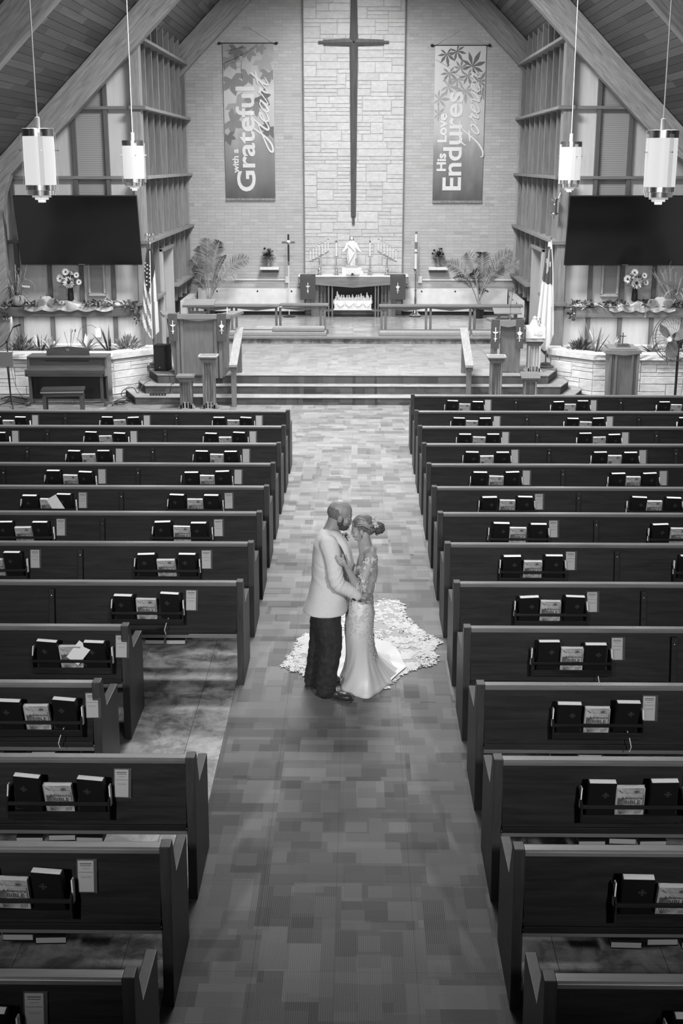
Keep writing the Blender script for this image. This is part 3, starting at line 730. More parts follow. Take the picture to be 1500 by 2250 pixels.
def tray_books(s, idx, k, xc, pname, offs):
    for q, (dx, dy, dz) in enumerate(offs):
        b = thing('hymnal', '%s spare hymnal lying in the tray under the %s' % (('left','middle','right')[q if len(offs)==3 else (0,2)[q]], pname), 'book', (xc+dx, YR[idx]+dy, 0.383+dz), rz=random.uniform(-.05,.05), group='spare hymnals under the pews')
        link('cover', FBC, b); link('page_block', FBP, b)
for i in range(14):
    o = 13-i; pn = '%s pew right of the aisle' % ORD[o] if i else 'rearmost pew right of the aisle'
    nr = 3 if i >= 11 else (2 if i >= 2 else 1); nb = 3 if i >= 10 else (2 if i > 4 else 1)
    pew(1, i, 0.905, 6.7, RACKC[:nr], BRX[:nb], 'dark pew with book racks, %s' % (('%s row right of the aisle counted from the altar' % ORD[o]) if i else 'rearmost row right of the aisle'), pn)
for i in range(13):
    o = 12-i; short = i in (3, 4)
    pn = '%s pew left of the aisle' % ORD[o] if i else 'rearmost pew left of the aisle'
    nr = 3 if i >= 10 else (2 if i >= 6 else 1); nb = 3 if i >= 10 else (2 if i > 5 else 1)
    if short:
        pew(-1, i, 1.66, 6.7, [2.075], [], 'short dark pew left of the aisle beside the bare stone floor, %s of the two' % ('nearer' if i==3 else 'farther'), pn)
    else:
        pew(-1, i, 0.875, 6.7, [c-0.04 for c in RACKC[:nr]], [b-.01 for b in BRX[:nb]], 'dark pew with book racks, %s' % (('%s row left of the aisle counted from the altar' % ORD[o]) if i else 'rearmost row left of the aisle'), pn)
tb3 = [(-0.185,-0.03,0.0),(0.03,-0.04,-0.0),(0.235,-0.02,0.0)]
tb3 = [(-0.19,-0.05,0.0),(0.0,-0.03,0.006),(0.175,-0.045,0.0)]
for i in (1, 2, 3): tray_books(1, i, 0, 1.715-0.02, '%s pew right of the aisle' % ORD[13-i], tb3)
for i in (1, 2): tray_books(-1, i, 0, -1.675-0.02, '%s pew left of the aisle' % ORD[12-i], tb3)
tray_books(-1, 3, 0, -2.075, '%s pew left of the aisle' % ORD[9], tb3)
tray_books(-1, 5, 0, -1.675, '%s pew left of the aisle' % ORD[7], [(0.04,-0.05,0),(0.22,-0.05,0)])
# loose sheets tucked in two left hand racks
lf_ = tag(MB().box(0,0,0,0.11,0.001,0.17,(0,R(38),0)).build('folded_leaflet', M['card']), 'pale leaflet tilted across the story bible in the farther short pew rack', 'leaflet'); lf_.location = (-2.02, 9.036-0.20, 0.74)
lf_ = tag(MB().box(0,0,0,0.12,0.001,0.20,(0,R(-30),0)).build('folded_leaflet', M['card']), 'white leaflet leaning in the middle rack, ninth left pew from the altar', 'leaflet')
lf_.location = (-3.19, YR[8]-0.205, 0.73); lf_['label'] = 'white leaflet leaning in the middle rack of the fifth pew left of the aisle'

# ------------------------------------------------------------------ helpers for plants and flowers
def leaf(m, base, d, L, wd, droop=0.5, n=6, up=None, fold=0.15, tipk=1.0, roll=0.0):
    base = Vector(base); d = Vector(d).normalized(); side = d.cross(Vector((0,0,1)))
    if side.length < 1e-3: side = Vector((1,0,0))
    side.normalize()
    if roll: side = Matrix.Rotation(roll, 3, d) @ side
    vs = []; p = base.copy(); dd = d.copy()
    for k in range(n+1):
        t = k/n; w = wd*0.5*math.sin(PI*min(1, (t*0.92+0.08)))**0.8*(1-0.3*t*tipk)
        if k == n: w = 0.0005
        nrm = side.cross(dd).normalized()
        vs += [p-side*w+nrm*w*fold, p, p+side*w+nrm*w*fold]
        p = p+dd*(L/n); dd = (dd+Vector((0,0,-droop/n))).normalized()
    fs = []
    for k in range(n):
        a = k*3; fs += [(a,a+1,a+4,a+3),(a+1,a+2,a+5,a+4)]
    m.add(vs, fs)
def rdir(rnd, elev0, elev1, az=None):
    a = rnd.uniform(0, 2*PI) if az is None else az; e = R(rnd.uniform(elev0, elev1))
    return Vector((math.cos(a)*math.cos(e), math.sin(a)*math.cos(e), math.sin(e)))
def rose(m, c, r, rnd, n=9):
    c = Vector(c)
    for ring, (k, rr, el) in enumerate(((4, .35, 75), (6, .65, 50), (7, .95, 22))):
        for i in range(k):
            a = 2*PI*i/k+rnd.random(); e = R(el); d = Vector((math.cos(a)*math.cos(e), math.sin(a)*math.cos(e), math.sin(e)))
            leaf(m, c, d, r*1.1, r*0.95, -0.5 if ring < 2 else 0.6, 3)
def daisy(m, mc, c, r, nrm, n=16):
    c = Vector(c); nrm = Vector(nrm).normalized(); u = nrm.orthogonal().normalized(); v = nrm.cross(u)
    for i in range(n):
        a = 2*PI*i/n; d = (u*math.cos(a)+v*math.sin(a)+nrm*(0.12 if i%2 else .25)).normalized(); s = d.cross(nrm).normalized()
        vs = []
        for k in range(4):
            t = k/3; w = r*0.17*math.sin(PI*(0.15+0.8*t)); p = c+d*(r*(0.2+0.8*t))
            vs += [p-s*w, p+s*w]
        m.add(vs, [(0,1,3,2),(2,3,5,4),(4,5,7,6)])
    mc.ell(c+nrm*0.004, r*0.27, nu=8, nv=5)
def smooth_pts(P, n=6):
    P = [Vector(p) for p in P]; out = []
    for i in range(len(P)-1):
        p0 = P[max(i-1,0)]; p1 = P[i]; p2 = P[i+1]; p3 = P[min(i+2,len(P)-1)]
        for k in range(n):
            t = k/n; out.append(0.5*((2*p1)+(p2-p0)*t+(2*p0-5*p1+4*p2-p3)*t*t+(3*p1-p0-3*p2+p3)*t**3))
    out.append(P[-1]); return out

# ------------------------------------------------------------------ wall cross
CX, CZ, CYW = -0.022, 7.083, YW-0.165
cr = thing('wall_cross', 'tall tapering wooden cross floating in front of the pale limestone panel', 'cross', (CX, CYW, CZ))
cw_ = wood('cross_wood', 0.115, 'z', 0.4, 0.3)
def spike(x0, w0, x1, w1, axis):
    # ridged bar from half-width w0 at x0 to w1 at x1
    m = MB(); d = 0.075
    vs = []
    for x, w in ((x0, w0), (x1, w1)):
        sec = [(-w,0.03),(-w,0),(0,-d*w/0.1),(w,0),(w,0.03)]
        vs += [((s, y, x) if axis=='z' else (x, y, s)) for s, y in sec]
    fs = [tuple(range(5)), tuple(range(5,10))]+[(i,(i+1)%5,(i+1)%5+5,i+5) for i in range(5)]
    return m.add(vs, fs)
spike(-0.02, 0.102, -4.06, 0.062, 'z').build('upright', cw_, cr)
spike(0.02, 0.102, 1.75, 0.055, 'z').build('upright', cw_, cr)
spike(-0.02, 0.085, -0.735, 0.060, 'x').build('arm', cw_, cr); spike(0.02, 0.085, 0.715, 0.060, 'x').build('arm', cw_, cr)
spike(-4.05, 0.033, -4.25, 0.033, 'z').build('tip', cw_, cr)
spike(-0.73, 0.033, -0.85, 0.033, 'x').build('tip', cw_, cr); spike(0.71, 0.033, 0.84, 0.033, 'x').build('tip', cw_, cr)
MB().bb(-0.02,0.02,0.02,0.10,-2,-1.8).bb(-0.02,0.02,0.02,0.10,0.5,0.7).build('standoff', M['steel'], cr)

# ------------------------------------------------------------------ banners
def banner_mat(name, stops, seed):
    N = NT(name); c = N.n('ShaderNodeTexCoord'); sp = N.n('ShaderNodeSeparateXYZ'); N.t.links.new(c.outputs['Object'], sp.inputs[0])
    d = N.math('DIVIDE', sp, 3.67, 2); p = N.pos((1.2,1,0.5)); t = N.n('ShaderNodeTexNoise', i_Scale=2.0+seed, i_Detail=5.0); N.l(p, t)
    s = N.math('SUBTRACT', t, 0.5); s2 = N.math('MULTIPLY', s, 0.3); a = N.math('ADD', d, s2); r = N.ramp(a, stops); N.l(r, N.b, 0, 'Base Color')
    N.b.inputs['Roughness'].default_value = 0.8; return N.m
LET = {
 'H': ([[(0.1,1.7),(0.35,2.2),(0.55,2.1),(0.5,1.2),(0.38,0.3),(0.05,-0.35),(-0.45,-0.45),(-0.5,-0.05),(0.1,0.5),(0.9,1.1),(1.25,1.3)],[(1.6,2.3),(1.3,1.7),(1.12,0.8),(1.1,0.15),(1.35,0.0),(1.7,0.35)]], 1.55),
 'e': ([[(0,0.3),(0.35,0.55),(0.6,0.85),(0.5,1.05),(0.25,0.9),(0.15,0.45),(0.35,0.05),(0.65,0.08),(0.95,0.4)]], 0.85),
 'a': ([[(0.75,0.85),(0.5,1.0),(0.2,0.7),(0.15,0.25),(0.35,0.02),(0.65,0.35),(0.82,0.95),(0.75,0.4),(0.85,0.05),(1.15,0.35)]], 1.05),
 'r': ([[(0,0.3),(0.25,0.7),(0.35,1.15),(0.45,0.92),(0.72,0.95),(0.62,0.5),(0.7,0.08),(1.0,0.35)]], 0.92),
 't': ([[(0,0.3),(0.35,1.0),(0.6,2.0),(0.42,1.0),(0.37,0.25),(0.55,0.0),(0.9,0.4)],[(0.0,1.2),(0.95,1.45)]], 0.9),
 'F': ([[(-0.2,1.5),(-0.1,2.1),(0.6,2.3),(1.8,2.3)],[(1.15,2.25),(0.92,1.2),(0.65,0.1),(0.2,-0.5),(-0.3,-0.55),(-0.5,-0.25)],[(0.35,1.05),(1.35,1.2)]], 1.25),
 'o': ([[(0.6,1.0),(0.25,0.8),(0.15,0.3),(0.4,0.0),(0.75,0.3),(0.78,0.8),(0.55,1.0),(0.7,0.85),(1.05,0.85)]], 0.98),
 'v': ([[(0,0.85),(0.2,1.0),(0.35,0.6),(0.45,0.05),(0.8,0.4),(0.92,1.0),(1.15,0.85)]], 1.05)}
def ribbon2(m, pts, ws, y):
    """flat printed stroke: pts (x,z)"""
    n = len(pts); vs = []
    for i, (x, z) in enumerate(pts):
        a = Vector(pts[max(i-1,0)]); b_ = Vector(pts[min(i+1,n-1)]); d = (b_-a)
        if d.length < 1e-9: d = Vector((1,0))
        d.normalize(); s_ = Vector((d.y,-d.x))*ws[i]; yy = y-i*0.00004; vs += [(x-s_.x, yy, z-s_.y), (x+s_.x, yy, z+s_.y)]
    m.add(vs, [(2*i,2*i+1,2*i+3,2*i+2) for i in range(n-1)])
def script_word(wd, u, v0, v1, size, th):
    tot = sum(LET[c][1] for c in wd); k = (v1-v0)/tot; x = 0; m = MB(); y = -0.0095
    for c in wd:
        for st in LET[c][0]:
            P = smooth_pts([(px+0.42*py, 0, py) for px, py in st], 6); n = len(P); y -= 0.0012
            ribbon2(m, [(u-q.z*size, v0+(x+q.x)*k) for q in P], [th*(0.5+0.8*math.sin(PI*i/(n-1))) for i in range(n)], y)
        x += LET[c][1]
    return m
def vtext(txt, u, v0, v1, cap, bold):
    me = text_mesh(txt, cap/0.73, M['linen'], bold, align='LEFT', extrude=0)
    xs = [v.co.x for v in me.vertices]; k = (v1-v0)/(max(xs)-min(xs)); x0 = min(xs)
    for v in me.vertices: v.co = (u-v.co.z, -0.009, v0+(v.co.x-x0)*k)
    return me
LY = [0]
def print_leaf(m, c, r, rot, lobes=5, y=-0.002, slim=0.2):
    cx, cz = c; pts = []; LY[0] += 1; y = -0.002-0.00025*(LY[0]%18)
    n = lobes
    for i in range(n):
        a = rot+(i-(n-1)/2)*R(52 if n==5 else 44); L = r*(1-0.13*abs(i-(n-1)/2))
        b = a+R(26 if n==5 else 22); w = slim
        d = Vector((math.sin(a), math.cos(a))); s = Vector((d.y,-d.x))
        for t, wd in ((0.25,w*0.5),(0.55,w),(0.8,w*0.5),(1.0,0.0)): pts.append(Vector((cx,cz))+d*(L*t)-s*(L*wd*0.5))
        for t, wd in ((0.8,w*0.5),(0.55,w),(0.25,w*0.5)): pts.append(Vector((cx,cz))+d*(L*t)+s*(L*wd*0.5))
    cl_ = lambda p: (min(max(p.x,0.01),1.21), y, min(max(p.y,0.05),3.66))
    nL = 7
    for q in range(n):
        seg = pts[q*nL:(q+1)*nL]; m.poly([cl_(Vector((cx,cz)))]+[cl_(p) for p in seg])
lm = [plain('print_grey_%d' % k, v, 0.8) for k, v in enumerate((0.14, 0.22, 0.32))]
for side in (0, 1):
    lab = 'banner reading with a Grateful Heart, hanging left of the wall cross' if side == 0 else 'banner reading His Love Endures Forever, hanging right of the wall cross'
    b = thing('wall_banner', lab, 'banner', ((-3.183 if side == 0 else 1.935), YW-0.045, (3.40 if side==0 else 3.345)))
    bm_ = banner_mat('banner_print_%d' % side, [(0.0,0.08),(0.12,0.13),(0.34,0.25),(0.46,0.42),(0.72,0.52),(1.0,0.28 if side==0 else 0.58)], side)
    H = 3.67
    MB().grid(lambda u,v: (u*1.225, 0.0, v*H), 2, 2).build('fabric', bm_, b, smooth=True)
    MB().bb(0.0,1.225,-0.012,0.002,0.0,0.055).build('hem', plain('hem_%d'%side, 0.22, 0.7, var=0.3, scale=20), b)
    MB().tube([(0,0.004,0.02),(1.225,0.004,0.02)], 0.012, 6).build('bottom_rod', M['black'], b)
    MB().tube([(-0.06,0,H+0.005),(1.285,0,H+0.005)], 0.011, 8).build('rod', M['black'], b)
    for x in (-0.075, 1.30): MB().ell((x,0,H+0.005), (0.042,0.03,0.03)).build('finial', M['black'], b, smooth=True)
    MB().tube([(-0.02,0,H+0.01),(0.62,0.02,H+0.37),(1.245,0,H+0.01)], 0.0045, 4).build('hanging_cord', M['linen'], b)
    mm = [MB(), MB(), MB()]; rnd = random.Random(9+side)
    if side == 0:
        for (u, v, r, ro, k) in ((.15,3.35,.34,2.6,1),(.35,3.55,.3,3.3,0),(.62,3.5,.26,3.0,1),(.95,3.3,.36,2.4,2),(1.1,3.0,.3,3.2,1),(.2,2.85,.4,2.9,1),(.6,2.95,.3,3.6,1),(.3,2.3,.42,2.4,2),(.15,1.9,.4,2.0,1),(.75,2.35,.38,3.0,1),(.9,2.45,.3,2.3,0),(1.12,1.75,.34,3.7,0),(.08,1.55,.25,2.9,0),(.9,3.6,.2,2.8,1)):
            print_leaf(mm[k], (u,v), r, ro, 5, -0.004-0.0005*k, 0.5)
        tw = MB(); 
        for P, r in (([(0.02,-.0085,3.22),(0.3,-.0085,3.33),(0.6,-.0085,3.47),(0.86,-.0085,3.66)],0.02),([(0.58,-.0085,3.45),(0.45,-.0085,3.25),(0.44,-.0085,3.05),(0.47,-.0085,2.85)],0.010),([(0.46,-.0085,3.27),(0.2,-.0085,3.23)],0.006),([(0.02,-.0085,3.22),(0.04,-.0085,3.05)],0.012),([(0.5,-.0085,3.6),(0.2,-.0085,3.52),(0.08,-.0085,3.5)],0.012),([(0.44,-.0085,3.14),(0.3,-.0085,3.12)],0.006)): tw.tube(P, r, 5, flat=0.1)
        tw.build('printed_twig', M['inkd'], b)
        words = [vtext('Grateful', 0.725, 0.215, 2.68, 0.455, 0.012), vtext('with a', 0.325, 0.66, 1.23, 0.15, 0.007)]
        sc_ = script_word('Heart', 1.085, 1.35, 2.85, 0.21, 0.019)
    else:
        for (u, v, r, ro, k) in ((.28,3.48,.30,3.0,0),(.52,3.55,.28,2.6,0),(.9,3.2,.40,0.5,0),(.62,3.15,.24,0.2,1),(.35,3.05,.30,3.0,1),(.8,3.0,.28,2.8,1),(.32,2.75,.34,1.8,2),(.1,2.45,.3,1.6,2),(.75,2.65,.33,3.1,2),(1.08,2.85,.30,0.6,1),(.1,2.1,.25,1.6,2),(.55,2.9,.24,3.2,2),(1.15,2.55,.25,1.0,1)):
            print_leaf(mm[k], (u,v), r, ro, 7, -0.004-0.0005*k, 0.26)
        tw = MB(); tw.tube([(0.02,-.0085,3.35),(0.3,-.0085,3.2),(0.5,-.0085,3.02),(0.68,-.0085,2.94)], 0.008, 5, flat=0.1); tw.tube([(0.28,-.0085,3.2),(0.36,-.0085,3.24)],0.008,5,flat=.1); tw.build('printed_twig', M['inkd'], b)
        words = [vtext('Endures', 0.685, 0.30, 2.62, 0.465, 0.012), vtext('His', 0.305, 0.76, 1.18, 0.22, 0.011), vtext('Love', 0.31, 1.44, 2.12, 0.22, 0.011)]
        sc_ = script_word('Forever', 1.10, 1.25, 3.0, 0.20, 0.017)
    for k in range(3):
        if mm[k].v: mm[k].build('printed_leaves', lm[k], b)
    for wme in words: link('lettering', wme, b)
    sc_.build('script_lettering', M['linen'], b)

# ------------------------------------------------------------------ altar
def chirho(parent, c, h, mat=None):
    x, y, z = c; m = MB(); s = h
    m.bb(x-0.03*s,x+0.03*s,y-0.002,y,z-0.5*s,z+0.5*s)
    P = smooth_pts([(x+.02*s,y-.001,z+0.48*s),(x+0.12*s,y-.001,z+0.42*s),(x+0.10*s,y-.001,z+0.28*s),(x+.02*s,y-.001,z+0.24*s)],4); m.tube(P, 0.018*s, 5, flat=.2)
    m.add([(x-0.22*s,y-.0015,z+0.22*s),(x-0.14*s,y-.0015,z+0.10*s),(x,y-.0015,z+0.05*s),(x+0.14*s,y-.0015,z+0.10*s),(x+0.22*s,y-.0015,z+0.22*s),(x+0.1*s,y-.0015,z+0.18*s),(x,y-.0015,z+0.2*s),(x-0.1*s,y-.0015,z+0.18*s)],[(0,1,2,3,4,5,6,7)])
    m.poly([(x-0.13*s,y-.0015,z-0.26*s),(x+0.13*s,y-.0015,z-0.26*s),(x,y-.0015,z-0.40*s)])
    return m.build('emblem', mat or M['linen'], parent)
def hostcross(parent, c, h, mat=None):
    x, y, z = c; s = h; m = MB(); m.bb(x-0.028*s,x+0.028*s,y-0.002,y,z-0.5*s,z+0.5*s)
    m.lathe([(0.0,0),(0.15*s,0.0),(0.15*s,0.002),(0,0.002)], (0,0,0), 14, Matrix.Translation((x,y-.001,z+0.08*s)) @ Matrix.Rotation(PI/2,4,'X'), cap=False)
    m.bb(x-0.22*s,x+0.22*s,y-0.002,y,z+0.10*s,z+0.135*s); m.bb(x-0.15*s,x+0.15*s,y-0.002,y,z-0.27*s,z-0.235*s)
    m.poly([(x-0.1*s,y-.0015,z-0.12*s),(x+0.1*s,y-.0015,z-0.12*s),(x,y-.0015,z-0.24*s)])
    return m.build('emblem', mat or M['linen'], parent)
al = thing('altar', 'long wooden altar with pale top and pointed apron below the wall cross', 'altar', (-0.02, 31.55, Z4))
MB().bb(-1.36,1.36,-0.27,0.31,1.00,1.035).build('altar_top', M['cream'], al, bevel=0.006)
MB().prism([(-1.35,0.99),(-1.35,0.84),(0,0.735),(1.35,0.84),(1.35,0.99)], 'y', -0.26, -0.22).build('apron', M['oak'], al, bevel=0.003)
MB().bb(-1.36,-1.32,-0.24,0.28,0.78,0.99).build('end_board', M['oakz'], al); MB().bb(1.32,1.36,-0.24,0.28,0.78,0.99).build('end_board', M['oakz'], al)
for x in (-0.61,-0.52,0.55,0.62): MB().bb(x-0.018,x+0.018,-0.22,-0.18,0,0.86).build('leg', M['oakz'], al, bevel=0.003)
for x in (-0.80,-0.71,0.72,0.81): MB().bb(x-0.022,x+0.022,0.05,0.09,0,0.86).build('leg', M['oakz'], al, bevel=0.003)
MB().bb(-0.70,0.72,-0.18,0.26,0.145,0.18).build('lower_shelf', M['oak'], al, bevel=0.003)
MB().bb(-0.66,0.68,0.20,0.24,0.18,0.86).build('back_board', M['black'], al)
MB().bb(-1.05,-0.86,-0.05,0.2,0,0.9).build('pedestal', M['oakz'], al); MB().bb(0.87,1.06,-0.05,0.2,0,0.9).build('pedestal', M['oakz'], al)
for sx, fn, lb in ((-1.13+0.0, chirho, 'left'), (1.09, hostcross, 'right')):
    c = thing('parament', 'dark cloth with a white emblem hanging over the %s end of the altar' % lb, 'cloth', (sx-0.02+0.01, 31.275, 1.625))
    MB().grid(lambda u,v: (-0.19+0.38*u, (-0.012 if v>0.14 else 0.0)+0.004*math.sin(u*7+v*3), 0.014 if v < 0.14 else 0.014-(v-0.14)/0.86*0.60), 8, 12).build('cloth_panel', M['cloth_dark'], c, smooth='all')
    MB().bb(-0.19,0.19,0.0,0.28,0.008,0.014).build('cloth_top', M['cloth_dark'], c)
    fn(c, (0,-0.020,-0.30), 0.26)
# relief of figures at a table
rl = thing('table_relief', 'white sculpted group of robed figures at a long table, under the altar', 'sculpture', (-0.03, 31.45, Z4+0.181))
def cl_(u, v):
    x = -0.46+0.92*u; sw = abs(math.sin(u*PI*3.5)); z = 0.215*v+0.012
    return (x, -0.06-0.018*math.sin(u*40)*(0.5-abs(v-0.5))-0.02*math.sin(v*PI)*sw, z-0.03*sw*(1-v)*v*2)
MB().bb(-0.48,0.48,-0.12,0.14,0,0.018).build('base', M['white'], rl, bevel=0.004)
MB().grid(cl_, 60, 8).bb(-0.455,0.455,-0.06,0.06,0.19,0.235).build('draped_table', M['white'], rl, smooth=True)
for q in range(4):
    P = smooth_pts([(-0.40+q*0.22,-0.085,0.17),(-0.34+q*0.22,-0.09,0.10),(-0.28+q*0.22,-0.09,0.10),(-0.20+q*0.22,-0.085,0.17)],5); MB().tube(P,0.008,6).build('cloth_swag', M['white'], rl, smooth=True)
fr = random.Random(2)
for q in range(13):
    x = -0.44+q*0.073; hgt = (0.15 if q in (0,1,11,12) else 0.045)+fr.uniform(0,0.05)+(0.07 if q in (1,9,12) else 0)
    if q == 6: hgt = 0.10
    z = 0.22 if q not in (0,12) else 0.12; lean = fr.uniform(-0.35,0.35)
    m = MB(); m.ell((x,0.05,z+hgt*0.4+0.01),(0.034,0.03,0.055+hgt*0.25),(0,lean,0)); m.ell((x+lean*0.07,0.03,z+hgt*0.6+0.075),(0.019,0.02,0.024))
    m.tube([(x+0.03,0.03,z+hgt*0.5+.03),(x+0.045,-0.02,z+0.05),(x+0.02,-0.05,z+0.03)],0.009,6); m.tube([(x-0.03,0.03,z+hgt*0.5+.03),(x-0.04,-0.02,z+0.045),(x-0.01,-0.05,z+0.03)],0.009,6)
    m.build('seated_figure', M['white'], rl, smooth='all')
# statue
stt = thing('robed_statue', 'white statue of a robed figure with open arms on a stepped plinth', 'statue', (-0.06, 31.52, 1.626))
MB().bb(-0.24,0.24,-0.18,0.16,0,0.17).build('plinth', M['white'], stt, bevel=0.005)
MB().bb(-0.15,0.15,-0.12,0.12,0.17,0.235).build('plinth_step', plain('plinth_grey',0.36,0.5), stt, bevel=0.004)
m = MB()
def rob(u, v):
    a = u*2*PI; z = 0.235+0.52*v; r = 0.085+0.03*math.sin(v*2.6)-0.012*v; f = 1+0.10*math.sin(a*9+v*6)*(1-0.5*v)
    return (r*f*math.cos(a)*1.08, r*f*math.sin(a)*0.8, z)
m.grid(rob, 48, 14, closeu=True); m.ell((0,0,0.75),(0.10,0.065,0.085)); m.ell((0,0,0.80),(0.05,0.045,0.05))
for s in (-1,1):
    m.tube([(s*0.085,0,0.77),(s*0.13,-0.03,0.66),(s*0.20,-0.06,0.575),(s*0.235,-0.08,0.56)],[0.042,0.045,0.03,0.014],10)
m.tube(smooth_pts([(-0.09,-0.05,0.74),(0,-0.09,0.66),(0.09,-0.07,0.54),(0.11,-0.05,0.40)],5),0.02,8)
m.tube(smooth_pts([(0.10,-0.06,0.60),(0.02,-0.10,0.45),(-0.07,-0.085,0.28)],5),0.014,8)
m.build('robe', M['white'], stt, smooth='all')
m = MB(); m.ell((0,-0.01,0.875),(0.037,0.042,0.052)); m.ell((0,-0.05,0.87),(0.008,0.012,0.012)); m.tube([(0,0,0.80),(0,0,0.85)],0.025,8); m.build('head', M['white'], stt, smooth='all')
m = MB(); m.ell((0,0.022,0.898),(0.046,0.044,0.042)); m.ell((-0.042,0.012,0.855),(0.013,0.026,0.045)); m.ell((0.042,0.012,0.855),(0.013,0.026,0.045)); m.ell((0,-0.036,0.832),(0.013,0.010,0.012)); m.build('hair', plain('statue_hair',0.16,0.7), stt, smooth='all')
for s in (-1,1):
    m = MB(); m.ell((s*0.245,-0.09,0.555),(0.02,0.016,0.010)); 
    for k in range(4): m.tube([(s*0.255,-0.10+k*0.008,0.553),(s*0.285,-0.108+k*0.011,0.549)],0.004,5)
    m.tube([(s*0.24,-0.105,0.556),(s*0.255,-0.122,0.56)],0.004,5); m.build('hand', M['white'], stt, smooth='all')
# candles
def candlestick(x, y, lb):
    t = thing('candlestick', 'tall brass candlestick with one white candle, %s of the statue' % lb, 'candlestick', (x, y, 1.626), group='altar candlesticks')
    MB().lathe([(0.075,0),(0.075,0.01),(0.05,0.02),(0.018,0.05),(0.03,0.075),(0.034,0.10),(0.018,0.13),(0.009,0.15),(0.009,0.42),(0.02,0.435),(0.07,0.455),(0.07,0.46),(0.022,0.463)],n=20).build('stem', M['brass'], t, smooth=True)
    MB().lathe([(0.02,0.46),(0.02,0.80)],n=14).build('candle', M['white'], t, smooth=True)
    MB().lathe([(0.023,0.79),(0.023,0.825),(0.008,0.84)],n=12).build('candle_follower', M['brass'], t, smooth=True)
candlestick(-0.44, 31.45, 'left'); candlestick(0.39, 31.45, 'right')
def candelabra(x, y, s, lb):
    t = thing('candelabrum', 'brass candelabrum with seven candles on a slanting bar, %s end of the altar' % lb, 'candelabrum', (x, y, 1.626), group='slanting altar candelabra')
    MB().lathe([(0.075,0),(0.075,0.012),(0.055,0.02),(0.022,0.06),(0.035,0.09),(0.04,0.13),(0.02,0.16),(0.013,0.18),(0.013,0.40),(0.022,0.42),(0.006,0.45)],n=20).build('stem', M['brass'], t, smooth=True)
    P = [(s*(-0.22+0.44*k/6), 0, 0.315+0.24*k/6) for k in range(7)]
    m = MB(); m.tube([P[0], P[-1]], 0.011, 8); m.tube(smooth_pts([(-s*0.16,0,0.36),(-s*0.05,-0.01,0.37),(0,0,0.42)],4),0.007,6)
    m.tube(smooth_pts([(s*0.16,0,0.53),(s*0.06,-0.01,0.50),(0,0,0.44)],4),0.007,6); m.build('slanting_bar', M['brass'], t, smooth=True)
    for p in P:
        MB().lathe([(0.006,0.0),(0.020,0.022),(0.020,0.030),(0.012,0.035)],(p[0],p[1],p[2]),12).build('cup', M['brass'], t, smooth=True)
        MB().lathe([(0.0115,0.03),(0.0115,0.30)],(p[0],p[1],p[2]),10).build('candle', M['white'], t, smooth=True)
        MB().lathe([(0.0135,0.295),(0.0135,0.325),(0.005,0.335)],(p[0],p[1],p[2]),10).build('candle_follower', M['brass'], t, smooth=True)
candelabra(-0.86, 31.45, 1, 'left'); candelabra(0.815, 31.45, -1, 'right')
t = thing('altar_dish', 'clear shallow dish holding a small dark arrangement in front of the statue', 'dish', (-0.03, 31.30, 1.626))
MB().lathe([(0.05,0),(0.06,0.005),(0.17,0.03),(0.172,0.034),(0.06,0.012)],n=24).build('glass_dish', M['acrylic'], t, smooth=True)
m = MB(); rr_ = random.Random(3)
for k in range(16): leaf(m, (0,0,0.01), rdir(rr_,10,60), 0.08, 0.035, 0.8, 3)
m.build('dark_leaves', M['leafd'], t); MB().lathe([(0.016,0.01),(0.016,0.07),(0.004,0.085)],n=8).build('small_candle', M['white'], t)
t = thing('small_bottle', 'small white bottle standing right of the statue plinth', 'bottle', (0.20, 31.42, 1.626))
MB().lathe([(0.028,0),(0.034,0.02),(0.034,0.07),(0.012,0.10),(0.012,0.13),(0.018,0.14)],n=14).build('bottle_body', M['white'], t, smooth=True)
MB().lathe([(0.019,0.14),(0.019,0.155)],n=12).build('stopper', M['linen'], t)

# ------------------------------------------------------------------ wall shelves with dark roses
for sgn, xa, xb, vx in ((-1,-2.36,-1.88,-2.145),(1,1.86,2.34,2.10)):
    lb = 'left' if sgn < 0 else 'right'
    t = thing('wall_shelf', 'small pale shelf on the brick wall %s of the altar' % lb, 'shelf', ((xa+xb)/2, YW-0.15, 1.72)); h = (xb-xa)/2
    MB().bb(-h,h,-0.14,0.118,0.0,0.07).build('shelf_board', M['cream'], t, bevel=0.005)
    MB().bb(-h+0.03,h-0.03,0.06,0.118,-0.08,0.0).build('bracket', M['trimx'], t)  # shadow under the shelf put into this dark bracket strip
    t = thing('rose_vase', 'glass vase of dark roses on the small %s wall shelf' % lb, 'vase of flowers', (vx, YW-0.17, 1.79))
    MB().lathe([(0.05,0),(0.058,0.01),(0.045,0.10),(0.05,0.15),(0.062,0.19),(0.058,0.19),(0.043,0.10),(0.05,0.02)],n=18).build('glass_vase', plain('vase_glass_%d'%(sgn+1),0.25,0.1,alpha=0.65,spec=0.8), t, smooth=True)
    rn = random.Random(40+sgn); m = MB(); g = MB()
    for k in range(7): d = rdir(rn,45,85); g.tube([(0,0,0.02),tuple(d*0.28+Vector((0,0,0.05)))],0.004,5)
    for k in range(70): 
        d = rdir(rn,-5,80); d.y = min(d.y, 0.1); leaf(g, d*0.08+Vector((0,0,0.22)), d, rn.uniform(0.08,0.15), 0.04, 0.7, 3)
    g.build('foliage', M['leafd'], t)
    for k in range(11):
        d = rdir(rn,5,85); c = d*rn.uniform(0.10,0.17); c.z = c.z*1.3+0.24; c.y = min(c.y, 0.05)
        m = MB(); rose(m, c, 0.055, rn); m.build('rose', M['leafd'] if k%3 else plain('rose_grey_%d_%d'%(sgn,k),0.30,0.7), t)

